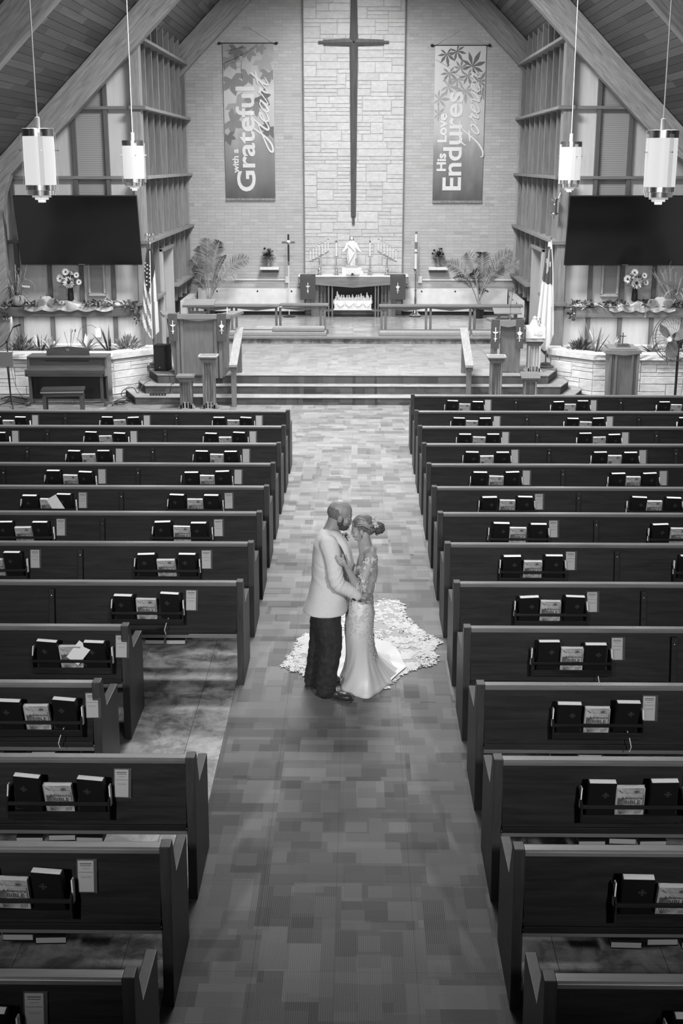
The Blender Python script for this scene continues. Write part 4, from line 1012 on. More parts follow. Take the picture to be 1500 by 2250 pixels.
# ------------------------------------------------------------------ processional cross, paschal candle
t = thing('processional_cross', 'processional cross on a slim pale pole left of the altar', 'cross', (-1.62, 31.47, Z4))
MB().lathe([(0.16,0),(0.16,0.015),(0.05,0.03),(0.02,0.05)],n=20).build('foot', M['black'], t, smooth=True)
MB().lathe([(0.013,0.04),(0.013,1.30)],n=10).build('pole', M['white'], t, smooth=True)
MB().lathe([(0.02,1.27),(0.022,1.36),(0.012,1.37)],n=10).build('socket', M['brass'], t, smooth=True)
MB().bb(-0.022,0.022,-0.015,0.015,1.36,2.02).build('upright', M['black'], t, bevel=0.003)
MB().bb(-0.16,0.16,-0.012,0.012,1.80,1.845).build('cross_arm', plain('cross_grey',0.10,0.4), t, bevel=0.003)
MB().lathe([(0.055,0),(0.055,0.012),(0.0,0.015)],(0,0,0),8,Matrix.Translation((0,-0.016,1.822)) @ Matrix.Rotation(PI/2,4,'X')).build('centre_disc', M['brass'], t)
t = thing('paschal_candle', 'thick white candle on a tall dark stand right of the altar', 'candle stand', (1.53, 31.58, Z4))
MB().lathe([(0.0,0.0),(0.12,0.0),(0.17,0.03),(0.13,0.045),(0.07,0.10),(0.035,0.16),(0.02,0.19),(0.028,0.21),(0.015,0.23)],n=10).build('foot', M['brass'], t, smooth=True)
MB().lathe([(0.016,0.2),(0.026,0.42),(0.016,0.5),(0.014,0.62),(0.026,0.65),(0.014,0.68),(0.016,1.06)],n=12).build('pole', M['trimd'], t, smooth=True)
MB().lathe([(0.014,1.05),(0.028,1.08),(0.02,1.11),(0.045,1.15),(0.08,1.18),(0.03,1.185)],n=16).build('drip_cup', M['brass'], t, smooth=True)
MB().lathe([(0.033,1.18),(0.033,2.02)],n=16).build('candle', M['white'], t, smooth=True)
MB().lathe([(0.034,1.66),(0.034,1.83)],n=16).build('painted_band', M['ink'], t, smooth=True)
MB().lathe([(0.034,1.55),(0.034,1.59)],n=16).build('painted_band', M['ink'], t, smooth=True)
MB().lathe([(0.026,2.02),(0.026,2.08)],n=12).build('candle_follower', M['ink'], t, smooth=True)

# ------------------------------------------------------------------ potted palms
def palm(x, y, lb, fr_, seed, label):
    t = thing('potted_palm', label, 'plant', (x, y, Z4)); rn = random.Random(seed)
    MB().lathe([(0.11,0),(0.15,0.22),(0.165,0.23),(0.165,0.26),(0.15,0.26),(0.14,0.24),(0.0,0.24)],n=20).build('pot', M['black'], t, smooth=True)
    st_ = MB(); lv = {0: MB(), 1: MB(), 2: MB()}
    for i, (dx, dz, droop, L2) in enumerate(fr_):
        base = Vector((rn.uniform(-.05,.05), rn.uniform(-.05,.05), 0.24)); tip = Vector((dx, rn.uniform(-0.28,0.10), dz))
        ctl = base*0.4+tip*0.6+Vector((0,0,droop)); ctl.x = base.x+(tip.x-base.x)*0.35
        P = [((1-u)**2)*base+2*u*(1-u)*ctl+u*u*tip for u in [k/14 for k in range(15)]]
        st_.tube(P, [0.011*(1-k/16) for k in range(15)], 5)
        mb = lv[i%3]; nl = 30
        for k in range(nl):
            u = 0.38+0.60*k/(nl-1); f = u*14; a = int(f); a = min(a,13); p = P[a].lerp(P[a+1], f-a); tan = (P[a+1]-P[a]).normalized()
            side = tan.cross(Vector((0,-1,0.25))).normalized(); ln = L2*math.sin(PI*min(1,(k+3)/(nl+3)))**0.7
            for s in (-1,1):
                d = (side*s*1.0+tan*0.75+Vector((rn.uniform(-.08,.08),rn.uniform(-.2,.1),-0.05))).normalized()
                leaf(mb, p, d, ln*rn.uniform(.85,1.1), 0.021, 0.35, 3, fold=0.0, roll=rn.uniform(.6,1.4))
    st_.build('stems', M['leafl'], t, smooth=True)
    for k in range(3): tag(lv[k].build('frond_leaflets', (M['leaf'], M['leafl'], M['leafd'])[k], t), kind='stuff')
FL = [(-0.2,1.75,0.3,0.27),(0.02,1.95,0.35,0.27),(0.32,1.88,0.35,0.26),(1.02,1.42,0.5,0.26),(0.72,1.02,0.45,0.22),(-0.36,1.25,0.3,0.2),(-0.36,0.95,0.3,0.2),(-0.12,1.20,0.3,0.26),(0.48,1.55,0.3,0.10),(-0.40,1.45,0.3,0.26),(0.25,1.0,0.2,0.2)]
FR2 = [(-0.85,1.35,0.4,0.24),(-0.35,1.62,0.35,0.26),(0.05,1.60,0.35,0.28),(0.78,1.60,0.45,0.26),(1.05,1.30,0.55,0.26),(-0.65,0.98,0.45,0.16),(0.12,0.68,0.3,0.16),(0.38,1.15,0.3,0.24),(-0.18,1.15,0.3,0.22),(0.6,1.25,0.35,0.22)]
_p = atz(464,694,Z4); palm(_p.x, min(_p.y,31.3), 'left', FL, 5, 'leafy palm in a dark pot behind the left altar rail')
_p = atz(1050,699,Z4); palm(_p.x, min(_p.y,31.3), 'right', FR2, 6, 'leafy palm in a dark pot behind the right altar rail')

# ------------------------------------------------------------------ altar rails with kneelers
def altar_rail(segs, posts, lb, ks):
    t = thing('altar_rail', 'low wooden altar rail with paired posts, %s of the centre opening' % lb, 'rail', ((segs[0][0]+segs[-1][1])/2, 28.32, Z4)); ox = t.location.x
    for a, b, dz in segs:
        MB().bb(a-ox,b-ox,-0.12,0.12,0.60+dz,0.65+dz).build('rail_cap', M['oak'], t, bevel=0.012)
        MB().bb(a-ox+0.05,b-ox-0.05,-0.05,0.05,0.575+dz,0.60+dz).build('cap_support', M['trimx'], t)
    P = sorted(posts); edges = [segs[0][0]+0.08]+P+[segs[-1][1]-0.06]
    for k in range(0, len(P)+1, 2):
        a = (P[k-1] if k > 0 else segs[0][0]+0.1); b = (P[k] if k < len(P) else segs[-1][1]-0.1)
        if b-a > 0.4:
            mid = (a+b)/2; MB().prism([(a-ox,0.58),(a-ox,0.565),(mid-ox,0.51),(b-ox,0.565),(b-ox,0.58)][::-1], 'y', -0.02, 0.02).build('valance', M['oak'], t)
    for x in P: MB().bb(x-0.026-ox,x+0.026-ox,-0.03,0.03,0,0.58).build('post', M['oakz'], t, bevel=0.004)
    MB().bb(segs[0][0]-ox+(.95 if lb=='left' else 0.0),segs[-1][1]-ox-(0 if lb=='left' else .1),-0.13,-0.10,0.0,0.11).build('kneeler_rail', M['oak'], t)
    for q, (a, b, z) in enumerate(ks):
        k = thing('kneeler_cushion', '%s kneeler cushion along the %s altar rail' % (('raised short' if z > .05 else 'long low') if lb=='left' else ('long' if q==0 else 'short outer'), lb), 'cushion', ((a+b)/2, 28.05, Z4+0.001+z)); h = (b-a)/2
        MB().bb(-h,h,-0.15,0.12,0.0,0.095).build('cushion', plain('cushion_%s_%d'%(lb,q),0.30,0.9,var=0.08,scale=30), k, bevel=0.03, smooth=True)
        MB().tube([(-h+.02,-0.15,0.05),(h-.02,-0.15,0.05)],0.004,5).build('piping', M['ink'], k)
altar_rail([(-3.80,-1.66,0),(-1.655,-0.56,0.02)], [-3.62,-3.52,-2.74,-2.64,-1.74,-1.65,-0.74,-0.65], 'left', [(-2.80,-0.60,0),(-1.80,-0.64,0.10)])
altar_rail([(0.57,3.79,0)], [0.63,0.72,1.63,1.73,2.62,2.72,3.50,3.62], 'right', [(0.57,2.60,0),(2.64,3.65,0)])
# step handrails
for sgn, lb in ((-1,'left'),(1,'right')):
    x = -2.165 if sgn < 0 else 2.115
    t = thing('step_handrail', 'sloping wooden handrail on the chancel steps, %s side' % lb, 'handrail', (x, 22.62, 0))
    MB().bb(-0.045,0.045,-0.045,0.045,0,0.74).build('post', M['oakz'], t, bevel=0.004)
    MB().bb(-0.045,0.045,1.14,1.24,Z3,1.17).build('post', M['oakz'], t, bevel=0.004)
    MB().prism([(-0.10,0.74),(1.36,1.235),(1.36,1.28),(-0.10,0.785)], 'x', -0.075, 0.075).build('handrail_board', M['rail'], t, bevel=0.004)
    MB().bb(-0.065,0.065,-0.06,0.06,0.67,0.735).build('collar', M['trimd'], t)

# ------------------------------------------------------------------ wall screens
for sgn, lb in ((-1,'left'),(1,'right')):
    cx = -5.33 if sgn < 0 else 5.31
    t = thing('wall_screen', 'large black flat television on the %s wing wall above the decorated shelf' % lb, 'television', (cx, 25.02, 2.40)); t.rotation_euler = (R(13), 0, 0)
    MB().bb(-1.19,1.19,-0.10,-0.05,0.0,1.36).build('casing', M['black'], t, bevel=0.006)
    MB().bb(-1.175,1.175,-0.104,-0.10,0.022,1.345).build('display', M['blackgloss'], t)
    MB().bb(-0.3,0.3,-0.05,0.10,0.5,0.9).build('wall_bracket', M['black'], t)
    MB().bb(-0.06,0.06,-0.106,-0.10,0.004,0.016).build('maker_plate', M['steel'], t)

# ------------------------------------------------------------------ pulpit
t = thing('pulpit', 'large wooden pulpit with sloping desk and two dark paraments, left front of chancel', 'pulpit', (-2.88, 23.42, Z3))
MB().prism([(-0.30,0.02),(0.30,0.02),(0.30,1.06),(-0.30,1.06)], 'y', 0.02, 0.05).build('front_panel', M['oakpanel'], t)
for x in (-0.40,-0.315,0.315,0.40): MB().bb(x-0.03,x+0.03,-0.02,0.03,-0.05,1.08).build('post', M['oakz'], t, bevel=0.004)
for s in (-1,1):
    MB().prism([(s*0.42,0),(s*0.44,0.0),(s*0.60,1.10),(s*0.50,1.10)][::(1 if s>0 else -1)], 'y', 0.10, 0.14).build('side_panel', M['oakpanel'], t)
    MB().prism([(0.06,0.0),(0.75,0.0),(0.80,1.10),(0.06,1.10)], 'x', s*0.47-0.015, s*0.47+0.015).build('side_wall', M['oakz'], t)
    MB().prism([(s*0.32,-0.03),(s*0.47,-0.03),(s*0.60,1.08),(s*0.36,1.08)][::(1 if s>0 else -1)], 'y', 0.03, 0.055).build('corner_panel', M['oakpanel'], t)
    MB().prism([(s*0.32,-0.04),(s*0.66,-0.04),(s*0.80,0.55),(s*0.58,0.55)][::(1 if s>0 else -1)], 'z', 1.10, 1.155).build('wing_top', M['oak'], t, bevel=0.004)
MB().prism([(-0.64,1.155),(-0.60,1.07),(0.60,1.07),(0.64,1.155)], 'y', -0.07, -0.03).build('front_apron', M['oak'], t, bevel=0.003)
MB().prism([(-0.30,1.10),(-0.30,1.06),(0,1.02),(0.30,1.06),(0.30,1.10)], 'y', -0.01, 0.02).build('valance', M['paled'], t)
MB().bb(-0.50,0.50,-0.03,0.08,1.10,1.15).build('front_ledge', M['oak'], t)
for s in (-1,1): MB().prism([(0.1,1.15),(0.16,1.15),(0.30,1.32),(0.05,1.29)], 'x', s*0.18-0.02, s*0.18+0.02).build('desk_support', M['oakz'], t)
MB().box(0,0.20,1.335,0.58,0.42,0.03,(R(12),0,0)).build('reading_desk', M['oak'], t, bevel=0.004)
MB().box(0,-0.0,1.30,0.58,0.02,0.04,(R(12),0,0)).build('book_ledge', M['trimx'], t)
MB().box(-0.02,0.22,1.16,0.3,0.25,0.02).build('inner_shelf', M['oak'], t)
for sx, fn, lb in ((-0.47,chirho,'left'),(0.44,hostcross,'right')):
    c = thing('parament', 'dark cloth with a white emblem on the %s corner of the large left pulpit' % lb, 'cloth', (-2.88+sx, 23.35, Z3+1.16))
    MB().grid(lambda u,v: (-0.085+0.17*u, -0.012+0.003*math.sin(u*8), 0.0-v*0.50), 6, 10).build('cloth_panel', M['cloth_dark'], c, smooth='all')
    MB().bb(-0.085,0.085,-0.012,0.14,-0.001,0.004).build('cloth_top', M['cloth_dark'], c)
    fn(c, (0,-0.020,-0.24), 0.25)
m = thing('white_candle', 'slim white rod standing on the large left pulpit top', 'candle', (-2.36, 23.62, Z3+1.158)); MB().lathe([(0.009,0),(0.009,0.10)],n=8).build('rod', M['white'], m)

# lectern on the right
t = thing('lectern', 'narrow wooden lectern with slanted desk, microphone and two dark paraments, right front', 'lectern', (2.93, 23.80, Z3))
MB().bb(-0.13,0.20,0.02,0.05,0.02,0.98).build('front_panel', M['oakpanel'], t)
for x in (-0.22,0.22): MB().bb(x-0.035,x+0.035,-0.01,0.04,0,0.98).build('post', M['oakz'], t, bevel=0.004)
MB().bb(0.17,0.21,0.1,0.40,0,0.95).build('side_panel', M['oakpanel'], t); MB().bb(-0.27,-0.24,0.04,0.40,0,0.95).build('side_panel', M['oakpanel'], t)
MB().prism([(-0.30,-0.06),(0.30,-0.06),(0.38,0.36),(-0.38,0.36)], 'z', 0.96, 1.01).build('top_board', M['oak'], t, bevel=0.004)
MB().prism([(-0.30,1.0),(-0.30,0.93),(0,0.88),(0.30,0.93),(0.30,1.0)], 'y', -0.075, -0.05).build('apron', M['oak'], t)
for s in (-1,1): MB().bb(s*0.16-0.025,s*0.16+0.025,0.10,0.14,1.01,1.13).build('desk_support', M['oakz'], t)
MB().box(0,0.18,1.155,0.52,0.36,0.025,(R(10),0,0)).build('reading_desk', M['oak'], t, bevel=0.004)
for sx, fn, lb in ((-0.235,chirho,'left'),(0.22,hostcross,'right')):
    c = thing('parament', 'dark cloth with a white emblem on the %s side of the narrow right lectern' % lb, 'cloth', (2.93+sx, 23.725, Z3+1.015))
    MB().grid(lambda u,v: (-0.075+0.15*u, -0.006+0.003*math.sin(u*8), 0.0-v*0.54), 6, 10).build('cloth_panel', M['cloth_dark'], c, smooth='all')
    MB().bb(-0.075,0.075,-0.006,0.14,-0.001,0.004).build('cloth_top', M['cloth_dark'], c)
    fn(c, (0,-0.014,-0.27), 0.27)
t = thing('gooseneck_microphone', 'thin gooseneck microphone rising from the narrow right lectern', 'microphone', (2.97, 23.78, Z3+1.012))
MB().lathe([(0.03,0),(0.03,0.008),(0.012,0.02),(0.012,0.10)],n=12).build('mic_base', M['steel'], t, smooth=True)
MB().tube(smooth_pts([(0,0,0.1),(0.0,0,0.28),(0.02,-0.02,0.48),(0.03,-0.05,0.58)],6),0.004,6).build('gooseneck', M['black'], t, smooth=True)
MB().ell((0.03,-0.05,0.585),0.012).build('capsule', M['black'], t, smooth=True)

# fluted stands
def fluted(name, label, cat, x, y, z, h, wtop, mat, top='flat', slant=0.0, group=None, extra=None):
    t = thing(name, label, cat, (x, y, z), group=group); w = wtop*0.33
    for s in (-1,1): MB().prism([(s*(w-0.035),0.0),(s*(w+0.0),0.0),(s*(w+0.0),h-0.1),(s*(w-0.035),h-0.1)][::(1 if s>0 else -1)], 'y', -w, w).build('side_board', mat, t, bevel=0.003)
    for k in (-1,0,1): MB().bb(k*w*0.5-0.013,k*w*0.5+0.013,-w*0.6,-w*0.45,0.10,h-0.06).build('flute', mat, t)
    MB().bb(-w*0.85,w*0.85,-w*0.4,w*0.8,0.09,h-0.08).build('core', mat, t)
    for s in (-1,1): MB().lathe([(0.011,0.0),(0.011,0.12)],(s*w*0.27,-w*0.5,0),8).build('pin', M['paled'], t, smooth=True); MB().lathe([(0.010,h-0.12),(0.010,h-0.035)],(s*w*0.27,-w*0.62,0),8).build('pin', mat, t, smooth=True)
    for s in (-1,1): MB().prism([(s*(w-0.03),0),(s*(w+0.05),0),(s*(w+0.05),0.02),(s*(w+0.025),0.035),(s*w,0.075),(s*(w-0.03),0.08)][::(1 if s>0 else -1)], 'y', -w, w).build('foot', mat, t, bevel=0.003)
    MB().prism([(-wtop*0.45,h-0.03),(-wtop*0.45,h-0.055),(-w,h-0.11),(w,h-0.11),(wtop*0.45,h-0.055),(wtop*0.45,h-0.03)], 'y', -w*1.05, w*1.05).build('bracket', M['trimd'], t)
    if top == 'flat': MB().box(0,0,h-0.012,wtop,wtop*0.9,0.034,(slant,0,0)).build('stand_top', M['oak'] if mat!=M['paled'] else M['paled'], t, bevel=0.003)
    else:
        MB().box(0,0,h-0.012,wtop,wtop*0.9,0.024).build('stand_top', M['oak'], t, bevel=0.003)
        for dx, dy, a, b in ((0,-wtop*.43,wtop,.02),(0,wtop*.43,wtop,.02),(-wtop*.49,0,.02,wtop*.9),(wtop*.49,0,.02,wtop*.9)): MB().box(dx,dy,h+0.008,a,b,0.022).build('top_lip', M['paled'], t)
    return t
rust = wood('rustic_wood', 0.16, 'z', 0.5, 0.6, 1.2, knots=0.6)
fluted('flower_stand', 'short rustic wooden stand with flat top, left of the chancel steps', 'stand', -3.02, 22.50, 0.0, 0.60, 0.33, rust)
fluted('flower_stand', 'tall rustic wooden stand with rimmed tray top before the left pulpit', 'stand', -2.60, 22.50, 0.0, 0.95, 0.33, rust, top='tray')
fluted('flower_stand', 'tall rustic wooden stand before the right lectern', 'stand', 2.59, 22.50, 0.0, 0.95, 0.32, rust, top='tray')
fluted('flower_stand', 'short rustic wooden stand with angled top before the font', 'stand', 3.21, 22.48, 0.0, 0.62, 0.34, rust, slant=R(14))
t = fluted('baptismal_font', 'pale fluted pedestal with a cloth covered top and numerals 883', 'font', 3.47, 24.02, Z3, 0.62, 0.36, M['paled'])
MB().bb(-0.18,0.18,-0.16,0.16,0.63,0.66).build('basin_rim', M['paled'], t, bevel=0.004)
MB().grid(lambda u,v: (-0.185+0.37*u+0.004*math.sin(v*9), -0.175+0.006*math.sin(u*11+v*4), 0.655+0.21*v), 16, 8).bb(-0.183,0.183,-0.168,0.17,0.66,0.868).build('cover_cloth', M['linen'], t, smooth=True)
link('embossed_numerals', move(text_mesh('883', 0.12, M['card'], 0.002), 0.045, -0.187, 0.725), t)
MB().bb(-0.235,-0.185,-0.10,-0.02,0.81,0.86).build('corner_knob', M['white'], t, bevel=0.01)
MB().lathe([(0.12,0.868),(0.10,0.89),(0.045,1.00),(0.05,1.02),(0.012,1.06)],n=20).build('cone_cover', plain('frosted_cover',0.42,0.4), t, smooth=True)
MB().lathe([(0.02,0.868),(0.02,0.92),(0.035,0.94),(0.02,0.97),(0.012,1.0),(0.022,1.02),(0.0,1.04)],(0.07,-0.12,0),12).build('finial', M['steel'], t, smooth=True)

# ------------------------------------------------------------------ flags
def flag_base(t, h):
    MB().lathe([(0.16,0),(0.16,0.03),(0.13,0.045),(0.095,0.05),(0.095,0.085),(0.06,0.095),(0.02,0.10)],n=24).build('stand_foot', M['trimd'], t, smooth=True)
    MB().lathe([(0.014,0.09),(0.014,h)],n=10).build('pole', M['oakz'], t, smooth=True)
def star(m, c, r, nrm=(0,-1,0)):
    c = Vector(c); pts = []
    for i in range(10):
        a = PI/2+PI*i/5; rr = r if i%2==0 else r*0.4; pts.append((c.x+rr*math.cos(a), c.y, c.z+rr*math.sin(a)))
    m.poly([tuple(p) for p in pts])
t = thing('national_flag', 'striped flag with white stars hanging from a pole beside the left screen', 'flag', (-3.90, 24.45, Z3)); t.rotation_euler = (0,0,0)
flag_base(t, 2.35)
MB().lathe([(0.014,2.35),(0.026,2.38),(0.012,2.41),(0.03,2.44),(0.02,2.48)],n=12).ell((0,0,2.52),(0.025,0.02,0.045)).build('pole_top', M['brass'], t, smooth=True)
for s in (-1,1): MB().tube(smooth_pts([(0,0,2.50),(s*0.06,0,2.56),(s*0.085,0,2.50),(s*0.075,0,2.45)],5),[0.012]*15+[0.004],6).build('eagle_wing', M['brass'], t, smooth=True)
def flagpt(u, z):
    """hanging folded cloth: u 0..1 across the folds, z height above stand foot"""
    k = min(1, max(0, (2.28-z)/1.7)); w = 0.03+0.19*k**0.8
    return (-0.005-0.08*k+w*2*(u-0.42)+0.02*math.sin(u*4+z*2), -0.05-0.05*k*abs(math.sin(u*PI*3.0+0.3))-0.03*k, z)
zb = lambda u: 0.55+0.42*(abs(u-0.62)**0.9)
cols = []
m = {0: MB(), 1: MB(), 2: MB()}
NU, NV = 28, 46
G = [[flagpt(i/NU, zb(i/NU)+(2.28-zb(i/NU))*j/NV) for i in range(NU+1)] for j in range(NV+1)]
for j in range(NV):
    for i in range(NU):
        u = (i+.5)/NU; z = G[j][i][2]; xx = G[j][i][0]
        cant = z > 1.42+0.9*abs(u-0.45)
        if u > 0.62: band = int((u*7.0)+0.3*z) % 2
        else: band = int(math.floor((z+0.95*u)*6.2)) % 2
        k = 0 if cant else (1 if band else 2)
        m[k].add([G[j][i],G[j][i+1],G[j+1][i+1],G[j+1][i]], [(0,1,2,3)])
m[0].build('star_field', plain('flag_navy',0.028,0.85), t); m[1].build('dark_stripes', plain('flag_stripe',0.15,0.85), t); m[2].build('pale_stripes', plain('flag_white',0.50,0.85), t)
for j in range(8):
    for q, u in enumerate((0.10,0.34,0.56)):
        z = 2.02-j*0.075-(0.02 if q else 0)-0.02*q
        if z > 1.50+0.9*abs(u-0.45): 
            p = flagpt(u, z); sm = MB(); star(sm, (p[0], p[1]-0.022, p[2]), 0.021 if q else 0.016); sm.build('star', M['card'], t)
MB().tube(smooth_pts([flagpt(0.60,2.25)[:1]+(-0.13,2.25),flagpt(0.64,1.8)[:1]+(-0.14,1.8),flagpt(0.66,1.3)[:1]+(-0.15,1.3)],6),0.007,6).build('gold_cord', M['card'], t)
t = thing('christian_flag', 'white hanging flag with a dark square canton on a pole by the right screen', 'flag', (3.78, 24.50, Z3))
flag_base(t, 2.50)
def cf(u, z):
    k = min(1, max(0, (2.42-z)/1.9)); w = 0.03+0.155*k**0.7
    return (-0.03-0.05*k+w*2*(u-0.45), -0.05-0.045*k*abs(math.sin(u*PI*3+.5))-0.02, z)
zc = lambda u: 0.36+(0.30*max(0,(u-0.72)/0.28) if u>0.72 else 0.05*math.sin(u*9)+0.12*(0.72-u))
m = {0: MB(), 1: MB(), 2: MB()}
for j in range(44):
    for i in range(24):
        def P(a, b): return cf(a/24, zc(a/24)+(2.42-zc(a/24))*b/44)
        q = [P(i,j),P(i+1,j),P(i+1,j+1),P(i,j+1)]; z = q[0][2]; u = (i+.5)/24
        cant = 1.66+0.12*(1-u)*0 < z+0.10*u < 2.34 and u < 0.93
        crs = cant and (abs(u-0.42-0.15*(z-2.0)) < 0.10 and 1.82 < z < 2.24 or (abs(z-2.05+0.1*u) < 0.05 and 0.12<u<0.75))
        m[2 if crs else (0 if cant else 1)].add(q, [(0,1,2,3)])
m[0].build('canton', plain('canton_dark',0.06,0.85), t, smooth='all'); m[1].build('flag_cloth', plain('flag_cloth',0.56,0.85), t, smooth='all'); m[2].build('flag_cross', plain('flag_cross',0.30,0.85), t, smooth='all')
MB().tube(smooth_pts([(0.0,-0.03,2.45),(0.03,-0.1,2.1),(0.05,-0.13,1.7),(0.05,-0.13,1.2)],6),0.006,6).build('cord', M['card'], t)

# sanctuary lamp
t = thing('sanctuary_lamp', 'small hanging glass candle lamp on the right wood screen beside the screen', 'lamp', (3.89, 24.98, 3.30))
MB().lathe([(0.0,0.02),(0.05,0.03),(0.085,0.06),(0.08,0.075),(0.05,0.08)],n=20).build('lower_ring', M['brass'], t, smooth=True)
MB().lathe([(0.052,0.08),(0.055,0.18),(0.055,0.30)],n=18).build('glass_cylinder', plain('ruby_glass',0.10,0.08,spec=0.8,alpha=0.75), t, smooth=True)
MB().lathe([(0.055,0.30),(0.085,0.34),(0.07,0.345),(0.06,0.31)],n=18).build('upper_ring', M['brass'], t, smooth=True)
MB().lathe([(0.012,0.08),(0.012,0.22)],n=8).build('candle', M['white'], t); MB().ell((0,-0.0,0.235),0.010).build('flame', emis('flame_glow',1,6), t)
MB().tube([(0,0,0.03),(0,0.01,-0.03),(0,0.12,-0.05)],0.010,8).build('bracket_arm', M['brass'], t, smooth=True)
MB().tube([(0.07,0.05,0.32),(0.12,0.08,0.45),(0.12,0.12,0.50)],0.006,6).build('chain', M['brass'], t)

# loudspeaker and cables by the left steps
t = thing('floor_loudspeaker', 'black loudspeaker cabinet standing on the steps left of the pulpit', 'loudspeaker', (-3.68, 24.05, Z3), rz=R(-14))
MB().prism([(-0.12,-0.14),(0.12,-0.14),(0.15,0.12),(-0.15,0.12)], 'z', 0, 0.50).build('cabinet', M['black'], t, bevel=0.012)
MB().bb(-0.10,0.10,-0.148,-0.140,0.04,0.47).build('grille', plain('grille_cloth',0.02,0.7), t, bevel=0.004)
MB().ell((0.0,-0.150,0.07),(0.014,0.004,0.014)).build('badge', M['steel'], t)
t = thing('power_strip', 'black power strip lying on the lowest chancel step at left', 'power strip', (-3.62, 22.98, Z1+0.002))
MB().bb(-0.15,0.15,-0.025,0.025,0,0.035).build('strip_body', M['black'], t, bevel=0.004)
for k in range(5): MB().bb(-0.12+k*0.055,-0.095+k*0.055,-0.027,-0.024,0.010,0.028).build('socket', M['ink'] if k<3 else M['steel'], t)
rc = random.Random(77)
for q in range(7):
    t = thing('audio_cable', 'tangled black cables between the piano and the chancel steps', 'cable', (-4.25, 23.1, 0.012), group='tangled cables beside the piano')
    a0 = (rc.uniform(-0.25,-0.05), rc.uniform(-0.5,-0.2), 0); P = [a0]
    for k in range(6): P.append((a0[0]+0.09*k+rc.uniform(-.06,.06), a0[1]+0.11*k+rc.uniform(-.08,.08), 0.012+abs(rc.gauss(0,0.02))))
    MB().tube(smooth_pts(P,5),0.007,6).build('cable_run', M['black'], t, smooth=True)
t = thing('audio_cable', 'thin cable running over the step beside the speaker', 'cable', (-3.5, 23.0, Z1+0.01))
MB().tube(smooth_pts([(0,0,0.03),(0.08,0.12,0.02),(0.10,0.19,0.155),(0.13,0.30,0.16),(0.10,0.40,0.16),(0.02,0.47,0.31)],6),0.006,6).build('cable_run', M['black'], t, smooth=True)
t = thing('coiled_cable', 'large loop of cable leaning over the left steps beside the piano', 'cable', (-4.18, 23.05, 0.0))
MB().tube(smooth_pts([(0.1,0,0.02),(-0.12,0.0,0.10),(-0.10,0.04,0.22),(0.08,0.06,0.26),(0.16,0.08,0.16),(0.25,0.25,0.30),(0.35,0.40,0.34)],7),0.007,6).build('cable_run', M['black'], t, smooth=True)

# ------------------------------------------------------------------ piano and bench
t = thing('upright_piano', 'dark upright piano standing against the left stone planter', 'piano', (-5.25, 22.62, 0)); pw_ = wood('piano_wood', 0.055, 'x', 0.25, 0.3, spec=0.5); pz_ = wood('piano_side', 0.065, 'z', 0.25, 0.3, spec=0.5)
W2 = 0.715
for s in (-1,1):
    MB().prism([(0.25,0.02),(0.62,0.02),(0.62,0.86),(0.22,0.86),(0.19,0.67),(0.0,0.67),(0.0,0.55),(0.22,0.53)], 'x', s*W2-0.02, s*W2+0.02).build('side_panel', pz_, t, bevel=0.004)
    MB().bb(s*W2-0.03,s*W2+0.03,-0.02,0.65,0.0,0.05).build('toe_block', pz_, t, bevel=0.004)
    MB().bb(s*(W2-0.06)-0.025,s*(W2-0.06)+0.025,0.02,0.07,0.05,0.54).build('leg', pz_, t, bevel=0.005)
MB().bb(-W2-0.02,W2+0.02,0.20,0.64,0.86,0.885).build('lid', M['trimx'], t, bevel=0.004)
MB().bb(-W2,W2,0.24,0.26,0.66,0.86).build('upper_panel', pw_, t); MB().bb(-0.40,0.40,0.225,0.24,0.80,0.815).build('music_ledge', M['black'], t)
MB().bb(-W2,W2,0.0,0.24,0.545,0.60).build('keybed', pw_, t, bevel=0.003)
MB().prism([(0.0,0.60),(0.0,0.66),(0.10,0.70),(0.24,0.715),(0.24,0.60)], 'x', -W2+0.02, W2-0.02).build('fallboard', pw_, t, bevel=0.003)
MB().bb(-W2,W2,0.30,0.32,0.08,0.55).build('lower_panel', plain('piano_dark',0.018,0.3), t)
MB().bb(-W2+.03,W2-.03,0.27,0.30,0.05,0.085).build('bottom_rail', M['trimx'], t); MB().bb(-W2+.03,W2-.03,0.262,0.268,0.03,0.05).build('floor_strip', M['steel'], t)
MB().prism([(-0.40,0.885),(0.40,0.885),(0.39,1.00),(0.25,1.035),(0,1.05),(-0.25,1.035),(-0.39,1.00)], 'y', 0.34, 0.36).build('music_desk', pw_, t, bevel=0.003)
MB().bb(-0.03,0.03,0.335,0.34,0.965,1.01).build('maker_plate', M['steel'], t)
for x in (-0.08,0,0.08): MB().prism([(x-0.015,0.03),(x+0.015,0.03),(x+0.015,0.045),(x-0.015,0.045)], 'y', 0.18, 0.30).build('pedal', M['brass'], t)
for s in (-1,1): MB().lathe([(0.02,0),(0.02,0.04)],(s*(W2-0.07),0.0,0),10).build('caster', M['steel'], t)
_b = atz(134, 856, 0.49)
t = thing('piano_bench', 'dark wooden piano bench with padded top in front of the piano', 'bench', (_b.x, _b.y+0.16, 0), rz=R(6))
MB().bb(-0.37,0.37,-0.17,0.17,0.44,0.49).build('seat', plain('bench_seat',0.04,0.35), t, bevel=0.008)
MB().bb(-0.375,0.375,-0.178,-0.170,0.43,0.452).build('seat_edge', M['steel'], t)
MB().bb(-0.34,0.34,-0.14,0.14,0.36,0.44).build('apron', pw_, t)
for sx in (-1,1):
    for sy in (-1,1): MB().box(sx*0.32,sy*0.12,0.18,0.05,0.05,0.36,taper=1.25).build('leg', pz_, t, bevel=0.003)

